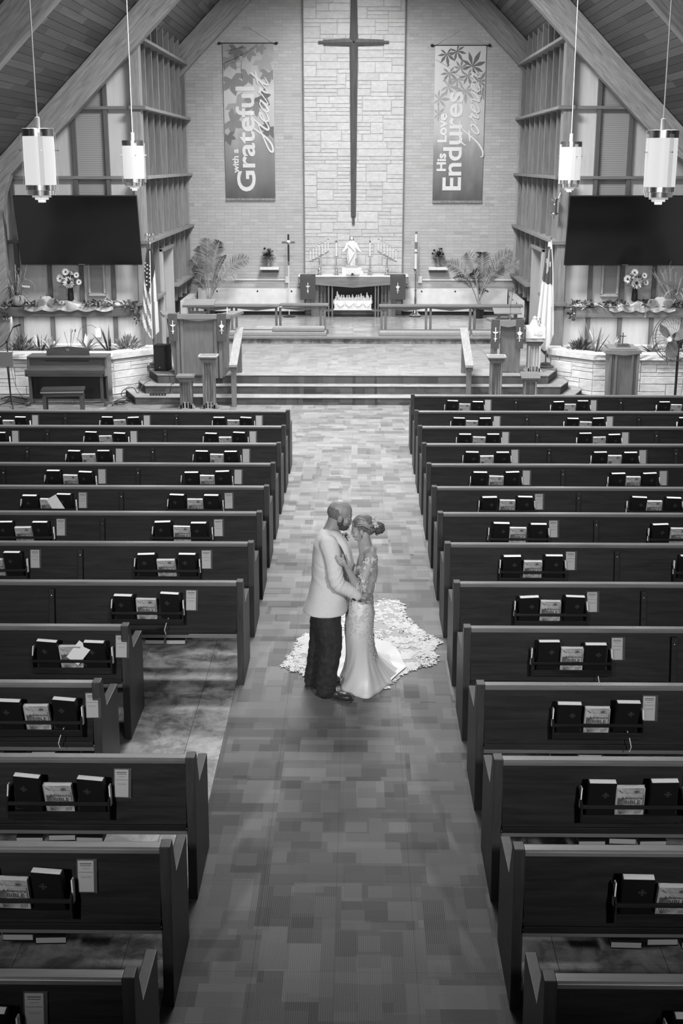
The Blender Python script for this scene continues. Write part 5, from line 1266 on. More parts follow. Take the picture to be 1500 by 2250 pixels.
# ------------------------------------------------------------------ microphone and music stands far left
_b = atz(18, 886, 0)
t = thing('microphone_stand', 'black boom microphone stand at the far left beside the piano', 'microphone stand', (_b.x, 23.1, 0))
for k in range(3):
    a = k*2*PI/3+0.4; MB().tube([(0,0,0.10),(0.30*math.cos(a),0.30*math.sin(a),0.01)],0.010,6).build('leg', M['black'], t)
MB().tube([(0,0,0.05),(0,0,1.12)],0.011,8).build('pole', M['black'], t, smooth=True)
MB().tube([(-0.22,0,0.95),(0.0,0,1.12),(0.13,0,1.38)],0.008,8).build('boom', M['black'], t, smooth=True)
MB().tube([(0.13,0,1.38),(0.20,-0.03,1.41),(0.29,-0.05,1.44)],[0.010,0.016,0.018],8).build('microphone', M['black'], t, smooth=True)
MB().ell((0,0,1.12),0.028).build('clutch', M['black'], t, smooth=True)
MB().tube(smooth_pts([(0.2,-0.03,1.4),(0.22,0,1.2),(0.05,-0.02,0.8),(0.12,-0.05,0.3),(0.3,-0.1,0.02)],6),0.004,5).build('cord', M['black'], t)
_b = atz(20, 893, 0)
t = thing('music_stand', 'grey flat music stand at the far left edge near the piano', 'music stand', (_b.x-0.12, 22.55, 0))
MB().prism([(-0.26,0.74),(0.26,0.74),(0.26,0.99),(-0.26,0.99)], 'y', -0.01, 0.01).build('desk', plain('stand_grey',0.13,0.5), t, bevel=0.004)
MB().bb(-0.26,0.26,-0.01,0.06,0.985,1.0).build('ledge', plain('stand_grey2',0.13,0.5), t); MB().tube([(0.17,0.02,0.03),(0.14,0.02,0.75)],0.011,8).build('pole', M['black'], t)
for k in range(3):
    a = k*2*PI/3+0.9; MB().tube([(0.17,0.02,0.10),(0.17+0.28*math.cos(a),0.02+0.28*math.sin(a),0.01)],0.009,6).build('leg', M['black'], t)

# ------------------------------------------------------------------ small lectern with cross on the right
t = thing('cabinet_lectern', 'closed wooden cabinet lectern with a small cross, before the right stone planter', 'lectern', (4.92, 22.62, 0))
MB().prism([(-0.24,0.0),(0.24,0.0),(0.27,1.0),(-0.27,1.0)], 'y', 0.04, 0.40).build('body', M['oakpanel'], t, bevel=0.004)
for x in (-0.25,-0.15,0.15,0.25): MB().bb(x-0.022,x+0.022,-0.01,0.04,0.0,0.98).build('post', M['oakz'], t, bevel=0.003)
MB().prism([(-0.36,1.05),(-0.36,0.99),(0.0,0.955),(0.30,0.99),(0.30,1.05)], 'y', -0.03, 0.42).build('top_board', M['oak'], t, bevel=0.004)
MB().box(-0.03,0.2,1.075,0.50,0.36,0.03,(R(6),0,0)).build('upper_board', M['oak'], t, bevel=0.003); MB().box(-0.01,0.24,1.11,0.24,0.2,0.016,(R(6),0,0)).build('book_rest', M['oak'], t, bevel=0.003)
t = thing('small_cross', 'small black standing cross on the cabinet lectern', 'cross', (4.91, 22.82, 1.121))
MB().bb(-0.10,0.12,-0.05,0.05,0.0,0.012).build('base', M['trimd'], t); MB().tube([(0,0,0.01),(0,0,0.22)],0.008,6).build('upright', M['black'], t); MB().tube([(-0.055,0,0.155),(0.055,0,0.155)],0.007,6).build('cross_arm', M['black'], t)

# ------------------------------------------------------------------ pedestal fan
_b = aty(1470, 751, 22.9)
t = thing('pedestal_fan', 'large black pedestal fan with wire cage at the far right', 'fan', (_b.x+0.16, 22.9, 0)); ANG = R(-48)
Mf = Matrix.Translation((-0.12,-0.0,1.22)) @ Matrix.Rotation(ANG,4,'Z')
def fm(): 
    m = MB(); m.M = Mf; return m
RF = 0.41
m = fm()
for k, (r, y) in enumerate(((RF,0.0),(RF,0.09))):
    m.tube([(r*math.cos(a*PI/24), y, r*math.sin(a*PI/24)) for a in range(49)], 0.007, 5, cap=False)
for r, y in ((0.34,-0.045),(0.22,-0.07),(0.10,-0.08)): m.tube([(r*math.cos(a*PI/18), y, r*math.sin(a*PI/18)) for a in range(37)], 0.003, 4, cap=False)
for k in range(36):
    a = k*2*PI/36; c, s = math.cos(a), math.sin(a); c2, s2 = math.cos(a+.25), math.sin(a+.25)
    m.tube([(0.06*c,-0.085,0.06*s),(0.22*c,-0.07,0.22*s),(0.34*c2,-0.045,0.34*s2),(RF*c2,0.0,RF*s2),(RF*c2,0.09,RF*s2),(0.25*c2,0.15,0.25*s2)], 0.0032, 4)
m.build('cage', plain('cage_wire',0.07,0.35), t)
for k in range(3):
    a = k*2*PI/3+0.5; m = fm()
    def bl(u, v):
        r = 0.05+0.30*u; w = (0.10+0.14*math.sin(u*2.6))*(v-0.5); aa = a+w/ max(r,0.08)*0.9
        return (r*math.cos(aa), 0.03+0.10*(v-0.5), r*math.sin(aa))
    m.grid(bl, 8, 6).build('blade', plain('fan_blade_%d'%k,0.16,0.4), t, smooth='all')
m = fm(); m.lathe([(0.0,0),(0.05,0.0),(0.045,0.04),(0.0,0.04)],(0,0,0),16,Matrix.Translation((0,-0.06,0)) @ Matrix.Rotation(-PI/2,4,'X')); m.build('hub', M['linen'], t, smooth=True)
m = fm(); m.lathe([(0.03,0.1),(0.10,0.14),(0.11,0.26),(0.07,0.32),(0.0,0.33)],(0,0,0),16,Matrix.Rotation(-PI/2,4,'X')); m.build('motor', M['black'], t, smooth=True)
MB().tube([(0.06,0.18,0.02),(0.06,0.18,1.12)],0.024,10).build('pole', M['black'], t, smooth=True); MB().lathe([(0.24,0),(0.24,0.03),(0.05,0.05)],(0.06,0.18,0),20).build('foot', M['black'], t, smooth=True)
MB().tube(smooth_pts([(0.10,0.2,1.1),(0.17,0.15,0.8),(0.16,0.1,0.3),(0.10,0.0,0.02)],6),0.004,5).build('cord', M['black'], t)
MB().bb(0.0,0.12,0.12,0.24,1.02,1.30).build('tilt_head', M['black'], t, bevel=0.02)

# ------------------------------------------------------------------ planter plants
def plant(kind, x, y, z, label, seed, h=0.35, mat='leaf'):
    t = thing({'fern':'leafy_shrub','snake':'snake_plant','lily':'broadleaf_plant','stalk':'flowering_plant'}[kind], label, 'plant', (x,y,z)); rn = random.Random(seed)
    g = MB(); g2 = MB()
    if kind == 'fern':
        for k in range(300):
            d = rdir(rn, 15, 88); b = d*rn.uniform(0.02, h*0.75); leaf(g if k%2 else g2, b, (d+Vector((0,0,.2))).normalized(), rn.uniform(0.08,0.15), 0.032, 0.6, 3, roll=rn.uniform(0,3))
        for k in range(9): d = rdir(rn,40,85); g.tube([(0,0,0),tuple(d*h*0.85)],0.004,4)
        g.build('foliage', M[mat], t); g2.build('foliage', M['leafd' if mat=='leaf' else 'leaf'], t)
    elif kind == 'snake':
        for k in range(8):
            a = rn.uniform(0,2*PI); el = rn.uniform(62,88) if k<5 else rn.uniform(38,60); d = rdir(rn, el, el, a); L = h*rn.uniform(0.65,1.1)*(1.25 if k==0 else 1)
            m = MB(); leaf(m, (0.03*math.cos(a),0.03*math.sin(a),0), d, L, 0.055, 0.05, 6, fold=0.3, roll=rn.uniform(-.5,.5)); m.build('blade', M['leaf' if k%2 else 'leafl'], t)
    elif kind == 'lily':
        for k in range(16):
            d = rdir(rn, 25, 80); m = MB(); leaf(m, d*0.02, d, 1.25*h*rn.uniform(0.7,1.05), 0.095, 0.8, 6, fold=0.25); m.build('broad_leaf', M['linen'] if k%2==0 else M['leafl'], t)
    else:
        for k in range(4):
            d = rdir(rn, 65, 88); g.tube([(0,0,0),tuple(d*h)],0.004,5); leaf(g2, d*h, (d+Vector((.1,-.3,0))).normalized(), 0.06, 0.04, 0.2, 4)
            m = MB(); m.ell(tuple(d*h+Vector((0.01,-0.01,0.02))),(0.014,0.014,0.028)); m.build('bud', M['linen' if k%2 else 'leafd'], t)
        for k in range(10): leaf(g, (0,0,0), rdir(rn,10,50), h*0.5, 0.05, 0.9, 5)
        g.build('stems', M['leaf'], t); g2.build('petals', M['leafd'], t)
def PX(px, y=24.55): return aty(px, 790, y).x
plant('fern', PX(50), 24.5, 0.70, 'bushy small leaved plant at the far left of the left planter', 1, 0.36, 'leafl')
plant('snake', PX(88), 24.6, 0.70, 'upright snake plant behind the left end of the piano', 2, 0.42)
plant('lily', PX(117), 24.45, 0.70, 'pale broad leaved plant behind the piano, left of the music desk', 3, 0.30)
plant('stalk', PX(154), 24.6, 0.70, 'plant with thin stalks and buds behind the piano music desk', 4, 0.42)
plant('lily', PX(193), 24.45, 0.70, 'pale broad leaved plant behind the piano, right of the music desk', 5, 0.32)
plant('snake', PX(240), 24.6, 0.70, 'tall spiky snake plant right of the piano in the left planter', 6, 0.60)
plant('fern', PX(282), 24.5, 0.70, 'fluffy fern like plant at the right end of the left planter', 7, 0.38, 'leafl')
plant('fern', PX(1272), 24.5, 0.70, 'bushy dark plant at the left end of the right planter', 8, 0.32)
plant('snake', PX(1308), 24.6, 0.70, 'tall spiky snake plant in the right planter left of the cabinet lectern', 9, 0.62)
plant('lily', PX(1425), 24.4, 0.70, 'pale broad leaved plant in the right planter beside the fan', 10, 0.34)
plant('lily', PX(1345), 24.6, 0.70, 'pale leafy plant just behind the cabinet lectern top', 11, 0.26)
plant('snake', PX(1292), 24.9, 0.70, 'single thin tall leafed plant against the right pale panels', 12, 0.50)
t = thing('wall_dial', 'small white dial box on the pale left panels above the planter', 'outlet', (PX(219,25.25), 25.27, 1.00))
MB().bb(-0.055,0.055,-0.04,0.03,-0.09,0.09).build('box', M['white'], t, bevel=0.006); MB().lathe([(0.035,0),(0.03,0.015),(0,0.016)],(0,0,0),16,Matrix.Translation((0,-0.04,0.03)) @ Matrix.Rotation(PI/2,4,'X')).build('dial', M['card'], t, smooth=True)
MB().tube(smooth_pts([(-0.02,-0.03,0.09),(-0.15,-0.06,0.16),(-0.33,-0.1,0.10),(-0.40,-0.2,-0.15)],6),0.004,5).build('cord', M['black'], t)

# ------------------------------------------------------------------ harvest decorations on the shelves
SY, SZ = 24.92, 1.567
def sx(px): return aty(px, 668, SY).x
def sunflower_vase(px, lb, seed):
    t = thing('sunflower_vase', 'dark vase of sunflowers and mixed blooms on the %s shelf' % lb, 'vase of flowers', (sx(px), SY+0.02, SZ+0.12)); rn = random.Random(seed)
    MB().lathe([(0.05,0),(0.062,0.02),(0.058,0.12),(0.05,0.22),(0.055,0.24),(0.045,0.24)],n=18).build('vase', M['black'], t, smooth=True)
    g = MB(); 
    for k in range(130):
        d = rdir(rn,0,88); leaf(g, d*rn.uniform(0.04,0.16)+Vector((0,0,0.27)), d, rn.uniform(0.10,0.2), 0.04, 0.4, 4)
    for k in range(8): d = rdir(rn,50,88); g.tube([(0,0,0.2),tuple(d*0.3+Vector((0,0,0.22)))],0.004,4)
    g.build('foliage', M['leaf'], t)
    for k, (dx, dz, r) in enumerate(((0.0,0.36,0.125),(-0.17,0.43,0.085),(0.15,0.50,0.06),(-0.05,0.56,0.075),(0.19,0.36,0.06))):
        m = MB(); mc = MB(); daisy(m, mc, (dx,-0.12+abs(dx)*0.3,dz), r, (dx*0.8,-1,0.1)); m.build('sunflower_petals', M['linen'], t); mc.build('sunflower_eye', M['black'], t)
    for k in range(11):
        d = rdir(rn,10,80); m = MB(); rose(m, d*0.21+Vector((0,-0.04,0.32)), 0.05, rn); m.build('bloom', M['linen' if k%2 else 'leafl'], t)
sunflower_vase(156, 'left', 3); sunflower_vase(1393, 'right', 8)
def runner(px0, px1, lb, seed):
    t = thing('table_runner', 'shiny scalloped cloth runner draped over the %s mantel shelf' % lb, 'cloth', ((sx(px0)+sx(px1))/2, SY, SZ)); rn = random.Random(seed); w = (sx(px1)-sx(px0))/2
    def f(u, v):
        x = -w+2*w*u; e = max(0, (v-0.62)/0.38); bump = 0.11*math.exp(-((u-0.45)/0.16)**2)+0.06*math.exp(-((u-0.18)/0.06)**2)
        sc = 0.04*abs(math.sin(u*PI*5)); y = 0.16-0.32*min(1,v/0.62)*0.97-0.03*e
        return (x, y-0.01*math.sin(u*38), 0.006+(bump+0.012*math.sin(u*33+v*7)**2)*(1 if v<0.62 else 1-e)-(0.05+sc)*e)
    m_ = plain('runner_satin_'+lb, 0.38, 0.30, var=0.5, scale=7, spec=0.7); MB().grid(f, 80, 14).build('satin_cloth', m_, t, smooth='all')
runner(58, 252, 'left', 2); runner(1335, 1480, 'right', 3)
def pumpkin(name, px, r, label, seed, sq=0.85, y=SY-0.02, z=SZ, mat='leafl', cat='pumpkin'):
    t = thing(name, label, cat, (sx(px), y, z)); m = MB()
    def f(u, v):
        a = u*2*PI; ph = PI*v; rr = r*(1-0.10*abs(math.sin(a*5))**0.6*1.0)*(math.sin(ph)**0.8)
        return (rr*math.cos(a), rr*math.sin(a), r*sq+r*sq*math.cos(ph)*(1-0.10*(math.sin(ph)<0.3)))
    m.grid(f, 40, 14, closeu=True).build('shell', M[mat], t, smooth='all')
    MB().tube([(0,0,2*r*sq-0.02),(0.01,0,2*r*sq+0.02),(0.03,0,2*r*sq+0.045)],[0.018,0.012,0.01],7).build('stem', M['leafd'], t, smooth=True)
pumpkin('pumpkin', 42, 0.135, 'ribbed pumpkin at the left end of the left shelf', 1, mat='leafl')
# dried stalks in the corner
def stalks(px, lb, seed, lean):
    t = thing('dried_stalks', 'tall bundle of dried grasses and stalks on the %s shelf' % lb, 'dried flowers', (sx(px), SY+0.06, SZ)); rn = random.Random(seed); g = MB(); g2 = MB()
    for k in range(16):
        d = rdir(rn, 55, 86); d.x += lean*rn.random(); L = rn.uniform(0.45,0.85); P = [(d.x*L*t_, d.y*L*t_*0.4, 0.04+d.z*L*t_) for t_ in (0,.3,.6,1)]
        g.tube(P, 0.006 if k%3 else 0.012, 5)
        for q in range(5): leaf(g2, P[2 if q<3 else 3], rdir(rn,10,70), 0.16, 0.012, 1.2, 4)
    for k in range(14): leaf(g2, (rn.uniform(-.1,.1),rn.uniform(-.1,.0),0.12+rn.uniform(0,.25)), rdir(rn,-10,50), rn.uniform(0.2,0.34), 0.045, 1.8, 7)
    g.build('stalk', M['leafl'], t); g2.build('dry_leaves', plain('dry_leaf_'+lb,0.28,0.7,var=0.3,scale=9), t)
    MB().lathe([(0.05,0),(0.07,0.02),(0.06,0.10),(0.04,0.12)],n=14).build('holder', M['leafd'], t, smooth=True)
stalks(36, 'left', 4, 0.15); stalks(1480, 'right', 6, -0.5)
t = thing('hanging_wicker_ring', 'thin wicker ring with a white card at the far left of the left shelf', 'wreath', (sx(62), SY-0.02, SZ+0.02))
MB().tube([(0.15*math.cos(a*PI/12), 0.02, 0.33+0.17*math.sin(a*PI/12)) for a in range(25)],0.004,5,cap=False).tube([(0,0.02,0.0),(0,0.02,0.16)],0.004,5).build('ring', M['leafl'], t); MB().box(-0.02,0.0,0.37,0.16,0.005,0.035,(0,R(4),0)).build('card', M['linen'], t)
# wooden apples
for sg, pxs, lb in ((-1,(94,106,121),'left'),(1,(1429,1446,1464),'right')):
    for q, px in enumerate(pxs):
        t = thing('carved_apple', '%s of three pale wooden apple cutouts on the %s shelf' % (('left','middle','right')[q], lb), 'apple', (sx(px), SY-0.16+(0.05 if q==1 else 0), SZ+0.012), group='wooden apple cutouts on the %s shelf' % lb)
        r = 0.095 if q != 1 else 0.115
        P = [(r*math.cos(a)*(1.0+0.08*math.cos(2*a)), r*0.92+r*math.sin(a)*(0.92-0.14*math.exp(-((a-PI/2)/0.35)**2))) for a in [k*2*PI/28 for k in range(28)]]
        MB().prism(P, 'y', -0.015, 0.015).build('apple_body', M['linen'] if q==1 else M['leafl'], t, bevel=0.006)
        MB().tube([(0,0,r*1.7),(0.01,0,r*2.1)],0.006,6).build('stem', M['leafd'], t)
        if q != 1: MB().prism([(p[0]*0.72,(p[1]-r*0.92)*0.72+r*0.92) for p in P], 'y', -0.017, -0.0152).build('painted_face', plain('apple_face_%s%d'%(lb,q),0.20,0.5,var=0.2,scale=30), t)
# leaf garlands
def garland(px0, px1, lb, desc, seed, n, dz=0.05, hang=None, big=0.08):
    t = thing('leaf_garland', desc, 'garland', ((sx(px0)+sx(px1))/2, SY, SZ)); rn = random.Random(seed); w = (sx(px1)-sx(px0))/2; gs = [MB(), MB(), MB()]
    for k in range(n):
        b = Vector((rn.uniform(-w,w), rn.uniform(-0.2,0.12), rn.uniform(0.01,dz))); d = rdir(rn,0,75); d.y = -abs(d.y)*0.7
        leaf(gs[k%3], b, d, rn.uniform(0.6,1.2)*big, big*rn.uniform(.5,.9), rn.uniform(0,1), 3, roll=rn.uniform(-1,1))
    if hang:
        for k in range(60):
            s = rn.random(); b = Vector((hang[0]+rn.uniform(-.06,.06)+hang[2]*s, -0.26+rn.uniform(-.03,.03), 0.03-hang[1]*s)); leaf(gs[k%3], b, rdir(rn,-70,30), 0.07, 0.05, 0.5, 3, roll=rn.uniform(-1,1))
    for k in range(3): tag(gs[k].build('leaves', (M['leafd'],M['leaf'],M['leafl'])[k], t), kind='stuff')
garland(52, 90, 'left', 'dark leaf and pine cone cluster right of the pumpkin', 1, 90)
garland(185, 250, 'left', 'mixed leaf garland right of the sunflower vase on the left shelf', 2, 150, 0.09)
garland(8, 30, 'left', 'leaves spilling over the far left end of the left shelf', 3, 50, 0.06, hang=(-0.05,0.25,0.05))
garland(275, 298, 'left', 'leaves and berries hanging off the right end of the left shelf', 4, 60, 0.08, hang=(0.12,0.30,0.05))
garland(1252, 1300, 'right', 'dark leaves spilling over the left end of the right shelf', 5, 120, 0.10, hang=(-0.28,0.26,0.10))
garland(1325, 1375, 'right', 'pale leaf cluster left of the sunflower vase on the right shelf', 6, 120, 0.10)
garland(1405, 1425, 'right', 'dark leaves right of the sunflower vase on the right shelf', 7, 70, 0.12)
garland(1466, 1500, 'right', 'dark leafy cluster at the far right of the right shelf', 8, 110, 0.10)
garland(120, 145, 'left', 'leaf cluster left of the sunflower vase on the left shelf', 9, 60, 0.10)
# ears of corn
def corn(px, dx, lb, q, ang, y):
    t = thing('dried_corn_ear', '%s ear of dried corn with husks on the %s shelf' % (('front','rear','upright')[q], lb), 'corn', (sx(px)+dx, y, SZ+0.035), rz=ang, group='dried corn on the %s shelf' % lb)
    MB().tube([(0,0,0),(0.08,0,0.01),(0.18,0,0.012),(0.26,0,0.01)],[0.028,0.040,0.036,0.010],10).build('cob', plain('corn_%s%d'%(lb,q),0.50,0.5,var=0.25,scale=60), t, smooth='all')
    rn = random.Random(q+px); m = MB()
    for k in range(9): leaf(m, (0.01,0,0.005), (Vector((-1,rn.uniform(-.6,.6),rn.uniform(-.05,.8)))).normalized(), rn.uniform(0.18,0.32), 0.05, 0.7, 5)
    m.build('husk', M['linen'], t)
for q in range(3): corn(258, -0.06+0.10*q, 'left', q, R((10, 160, -30)[q]), SY-0.12+0.07*q)
for q in range(3): corn(1296, -0.12+0.12*q, 'right', q, R((185, 20, 150)[q]), SY-0.14+0.07*q)
pumpkin('gourd', 1337, 0.055, 'small speckled gourd on the right shelf near the corn', 3, 0.8, SY-0.14, cat='gourd')
pumpkin('gourd', 250, 0.05, 'small striped gourd behind the corn on the left shelf', 4, 0.9, SY+0.04, SZ+0.02, cat='gourd')

# ------------------------------------------------------------------ pendant lamps
GLOW = emis('lamp_glass', 1.0, 0.53)
def pendant(x, y, zc, label):
    t = thing('pendant_lamp', label, 'pendant lamp', (x, y, zc), group='glass cylinder pendant lamps')
    MB().lathe([(0.170,-0.27),(0.173,0.0),(0.170,0.25)],n=32).build('glass_cylinder', GLOW, t, smooth=True)
    MB().lathe([(0.176,0.25),(0.176,0.33),(0.160,0.335),(0.04,0.335)],n=32).build('upper_collar', M['steel'], t, smooth=True)
    MB().lathe([(0.0,-0.385),(0.150,-0.38),(0.152,-0.33),(0.165,-0.325),(0.165,-0.27)],n=32).build('lower_collar', M['steel'], t, smooth=True)
    MB().lathe([(0.0,-0.46),(0.042,-0.46),(0.042,-0.43),(0.075,-0.43),(0.075,-0.405),(0.105,-0.405),(0.105,-0.38),(0.135,-0.38)],n=28).build('stepped_finial', M['linen'], t)
    MB().lathe([(0.028,0.33),(0.028,0.45),(0.02,0.455)],n=14).build('stem_cap', M['linen'], t, smooth=True)
    top = roofz(x)-zc-0.05; MB().tube([(0,0,0.45),(0,0,top)],0.008,6).build('cord', M['linen'], t)
    MB().lathe([(0.06,top-0.03),(0.06,top+0.02)],n=16).build('ceiling_canopy', M['steel'], t)
    for k in range(4):
        a = k*PI/2+0.35; c, s = math.cos(a), math.sin(a)
        MB().box(0.188*c,0.188*s,-0.02,0.008,0.05,0.62,(0,0,a)).build('glass_fin', plain('fin_glass',0.7,0.2,alpha=0.22) if k==0 and 'fin_glass' not in bpy.data.materials else bpy.data.materials['fin_glass'], t)
        MB().tube([(0.165*c,0.165*s,0.10),(0.215*c,0.215*s,0.10)],0.008,6).build('stud', M['steel'], t)
    l = bpy.data.lights.new('pendant_light', 'POINT'); l.energy = PEND; l.shadow_soft_size = 0.2; o = bpy.data.objects.new('pendant_light', l); COL.objects.link(o); o.parent = t; o.location = (0,0,-0.75)
pendant(-3.45, 14.4, 4.35, 'lit glass pendant lamp nearer the camera, over the left pews')
pendant(-3.58, 21.2, 4.33, 'lit glass pendant lamp farther away, near the left screen')
pendant(3.43, 14.4, 4.33, 'lit glass pendant lamp nearer the camera, over the right pews')
pendant(3.54, 21.2, 4.31, 'lit glass pendant lamp farther away, near the right screen')

# ------------------------------------------------------------------ the couple
def K(px, py, y): return aty(px, py, y)
def fuse(name, m, mat, parent, voxel=0.008, smooth=4, wrinkle=None):
    """primitives -> one continuous skin"""
    me = m.mesh('tmp_body', mat); o = bpy.data.objects.new('tmp_body', me)
    ts = bpy.data.scenes.new('tmp_scene'); ts.collection.objects.link(o); vl = ts.view_layers[0]
    r = o.modifiers.new('r', 'REMESH'); r.mode = 'VOXEL'; r.voxel_size = voxel; r.adaptivity = 0
    if smooth: s = o.modifiers.new('s', 'SMOOTH'); s.factor = 0.5; s.iterations = smooth
    vl.update(); dg = vl.depsgraph
    me2 = bpy.data.meshes.new_from_object(o.evaluated_get(dg)); bpy.data.objects.remove(o); bpy.data.scenes.remove(ts)
    me2.name = name; me2.materials.clear(); me2.materials.append(mat)
    if wrinkle:
        for v in me2.vertices:
            d = wrinkle(v.co)
            if d: v.co += v.normal*d
    me2.polygons.foreach_set('use_smooth', [True]*len(me2.polygons)); me2.update()
    return link(name, me2, parent)
def limb(m, P, rs, n=14):
    S = smooth_pts(P, 5); N = len(S); out = []
    for i in range(N):
        t = i/5; a = min(int(t), len(rs)-2); out.append(rs[a]+(rs[a+1]-rs[a])*(t-a))
    m.tube(S, out, n); m.ell(S[0], out[0]*0.995, nu=n, nv=8); m.ell(S[-1], out[-1]*0.995, nu=n, nv=8)
def skin_mat(name, v):
    N = NT(name); p = N.pos(); t = N.n('ShaderNodeTexNoise', i_Scale=35, i_Detail=3.0); N.l(p, t)
    r = N.ramp(t, [(0.3, v*0.92), (0.7, v*1.06)]); N.l(r, N.b, 0, 'Base Color'); N.b.inputs['Roughness'].default_value = 0.5
    N.b.inputs['Subsurface Weight'].default_value = 0.08; N.b.inputs['Subsurface Scale'].default_value = 0.01; return N.m
SK = skin_mat('groom_skin', 0.25); SKB = skin_mat('bride_skin', 0.34)
YG = 9.80
O = Vector((-0.12, YG, 0.0))
gp = thing('person', 'bald bearded man in pale jacket and dark jeans kissing the bride in the aisle', 'person', tuple(O))
def G(px, py, y): return K(px, py, y)-O
def head_m(c, alpha, face, s=1.0):
    # face=+1 looks to +x, -1 looks to -x
    M_ = Matrix.Translation(c) @ Matrix.Rotation(R(alpha)*face, 4, 'Y') @ Matrix.Diagonal((face*s, s, s, 1)); return M_
hc = G(748, 1131, YG); HM = head_m(hc, 14, 1, 1.0)
def H(p, M_=None): return (M_ or HM) @ Vector(p)
def he(m, c, r, M_): 
    mm = MB(); mm.ell(c, r); m.add(mm.v, mm.f, M_)
def hand(m, wrist, palm, tips, thumb, r=0.0085, pr=0.038, flat=Vector((0,1,0))):
    wrist, palm = Vector(wrist), Vector(palm); d = (palm-wrist)
    m.tube([wrist, wrist.lerp(palm,0.5), palm, palm+d*0.35], [0.026, 0.030, pr, pr*0.9], 12, flat=0.5)
    m.ell(palm, (pr*0.9, pr*0.55, pr*0.9))
    n = len(tips); fd = (Vector(tips[len(tips)//2])-palm).normalized(); side = fd.cross(flat).normalized()
    for i, t in enumerate(tips):
        t = Vector(t); base = palm+side*((n-1)/2-i)*pr*0.48*(1 if (Vector(tips[0])-Vector(tips[-1])).dot(side) > 0 else -1)
        mid = base.lerp(t, 0.55)-flat*0.012
        S = smooth_pts([base, base.lerp(t,0.3)-flat*0.007, mid, t], 3); m.tube(S, [r*1.12]*4+[r]*4+[r*0.86]*(len(S)-8), 8); m.ell(t, r*0.86, nu=8, nv=6)
    S = smooth_pts([wrist.lerp(palm,0.45), wrist.lerp(palm,0.7).lerp(Vector(thumb),0.45), Vector(thumb)], 4); m.tube(S, [r*1.5]*3+[r*1.2]*3+[r]*(len(S)-6), 8); m.ell(thumb, r, nu=8, nv=6)
# body: head, neck, arms, hands, trunk, legs in one skin
b = MB()
he(b, (-0.012,0,0.035), (0.100,0.078,0.088), HM); he(b, (0.028,0,-0.025), (0.066,0.060,0.085), HM); he(b, (0.035,0,-0.082), (0.050,0.048,0.034), HM)
he(b, (0.088,0,-0.028), (0.016,0.012,0.022), HM); he(b, (0.098,0,-0.040), (0.012,0.013,0.011), HM); he(b, (0.078,0,0.012), (0.018,0.045,0.011), HM)
he(b, (0.088,0,-0.066), (0.012,0.022,0.007), HM); he(b, (0.087,0,-0.078), (0.012,0.020,0.007), HM)
for s in (-1,1): he(b, (0.06,s*0.043,-0.035), (0.02,0.018,0.018), HM)
nb = G(724, 1172, YG)
limb(b, [H((-0.035,0,-0.02)), H((-0.035,0,-0.085)), nb], [0.060,0.060,0.066])
limb(b, [G(727,1200,YG), G(726,1240,YG), G(724,1300,YG), G(718,1338,YG)], [0.105,0.11,0.11,0.11])
nsh = G(727,1200,YG-0.19); nel = G(742,1282,YG-0.27); nwr = G(788,1311,YG-0.22)
limb(b, [nsh, nsh.lerp(nel,.5), nel, nel.lerp(nwr,.5), nwr], [0.05,0.045,0.038,0.034,0.026])
fsh = G(727,1186,YG+0.19); fel = G(742,1262,YG+0.27); fwr = G(790,1284,YG+0.22)
limb(b, [fsh, fsh.lerp(fel,.5), fel, fel.lerp(fwr,.5), fwr], [0.05,0.045,0.038,0.034,0.026])
hand(b, nwr, G(799,1313,YG-0.21), [G(812,1304,YG-0.17), G(815,1310,YG-0.17), G(813,1318,YG-0.18), G(806,1326,YG-0.19)], G(806,1298,YG-0.19), 0.0105, 0.040)
hand(b, fwr, fwr+Vector((0.05,-0.02,0.0)), [fwr+Vector((0.10,-0.12,0.02)), fwr+Vector((0.11,-0.12,0.0)), fwr+Vector((0.105,-0.11,-0.02)), fwr+Vector((0.09,-0.10,-0.04))], fwr+Vector((0.07,-0.05,0.04)), 0.0105, 0.040)
for pts, rs in (([(722,1338,-0.10),(727,1425,-0.12),(714,1510,-0.13)],(0.085,0.06,0.05)), ([(710,1330,0.09),(702,1415,0.10),(689,1490,0.13)],(0.085,0.06,0.05))):
    limb(b, [G(p[0],p[1],YG+p[2]) for p in pts], rs)
fuse('body', b, SK, gp, 0.0068, 3)
# ear
for s in (-1,1):
    e = MB(); e.tube([H((0.0+0.016*math.cos(a), s*0.076, -0.014+0.028*math.sin(a))) for a in [k*2*PI/14 for k in range(15)]], 0.005, 6, cap=False)
    mm = MB(); mm.ell((0.0,s*0.073,-0.014),(0.014,0.007,0.025)); e.add(mm.v, mm.f, HM); e.build('ear', SK, gp, smooth='all')
# eyes (closed lids with brow)
for s in (-1,1):
    e = MB(); mm = MB(); mm.ell((0.078,s*0.030,-0.008),(0.012,0.015,0.009)); e.add(mm.v, mm.f, HM); e.build('eyelid', SK, gp, smooth='all')
    e = MB(); e.tube([H((0.090,s*0.018,0.012)), H((0.089,s*0.032,0.016)), H((0.080,s*0.046,0.012))], 0.004, 6); e.build('eyebrow', plain('groom_brow_%d'%(s+1),0.06,0.9), gp, smooth='all')
    e = MB(); e.tube([H((0.091,s*0.020,-0.012)), H((0.088,s*0.032,-0.013)), H((0.081,s*0.042,-0.010))], 0.0018, 5); e.build('lashes', M['inkd'], gp)
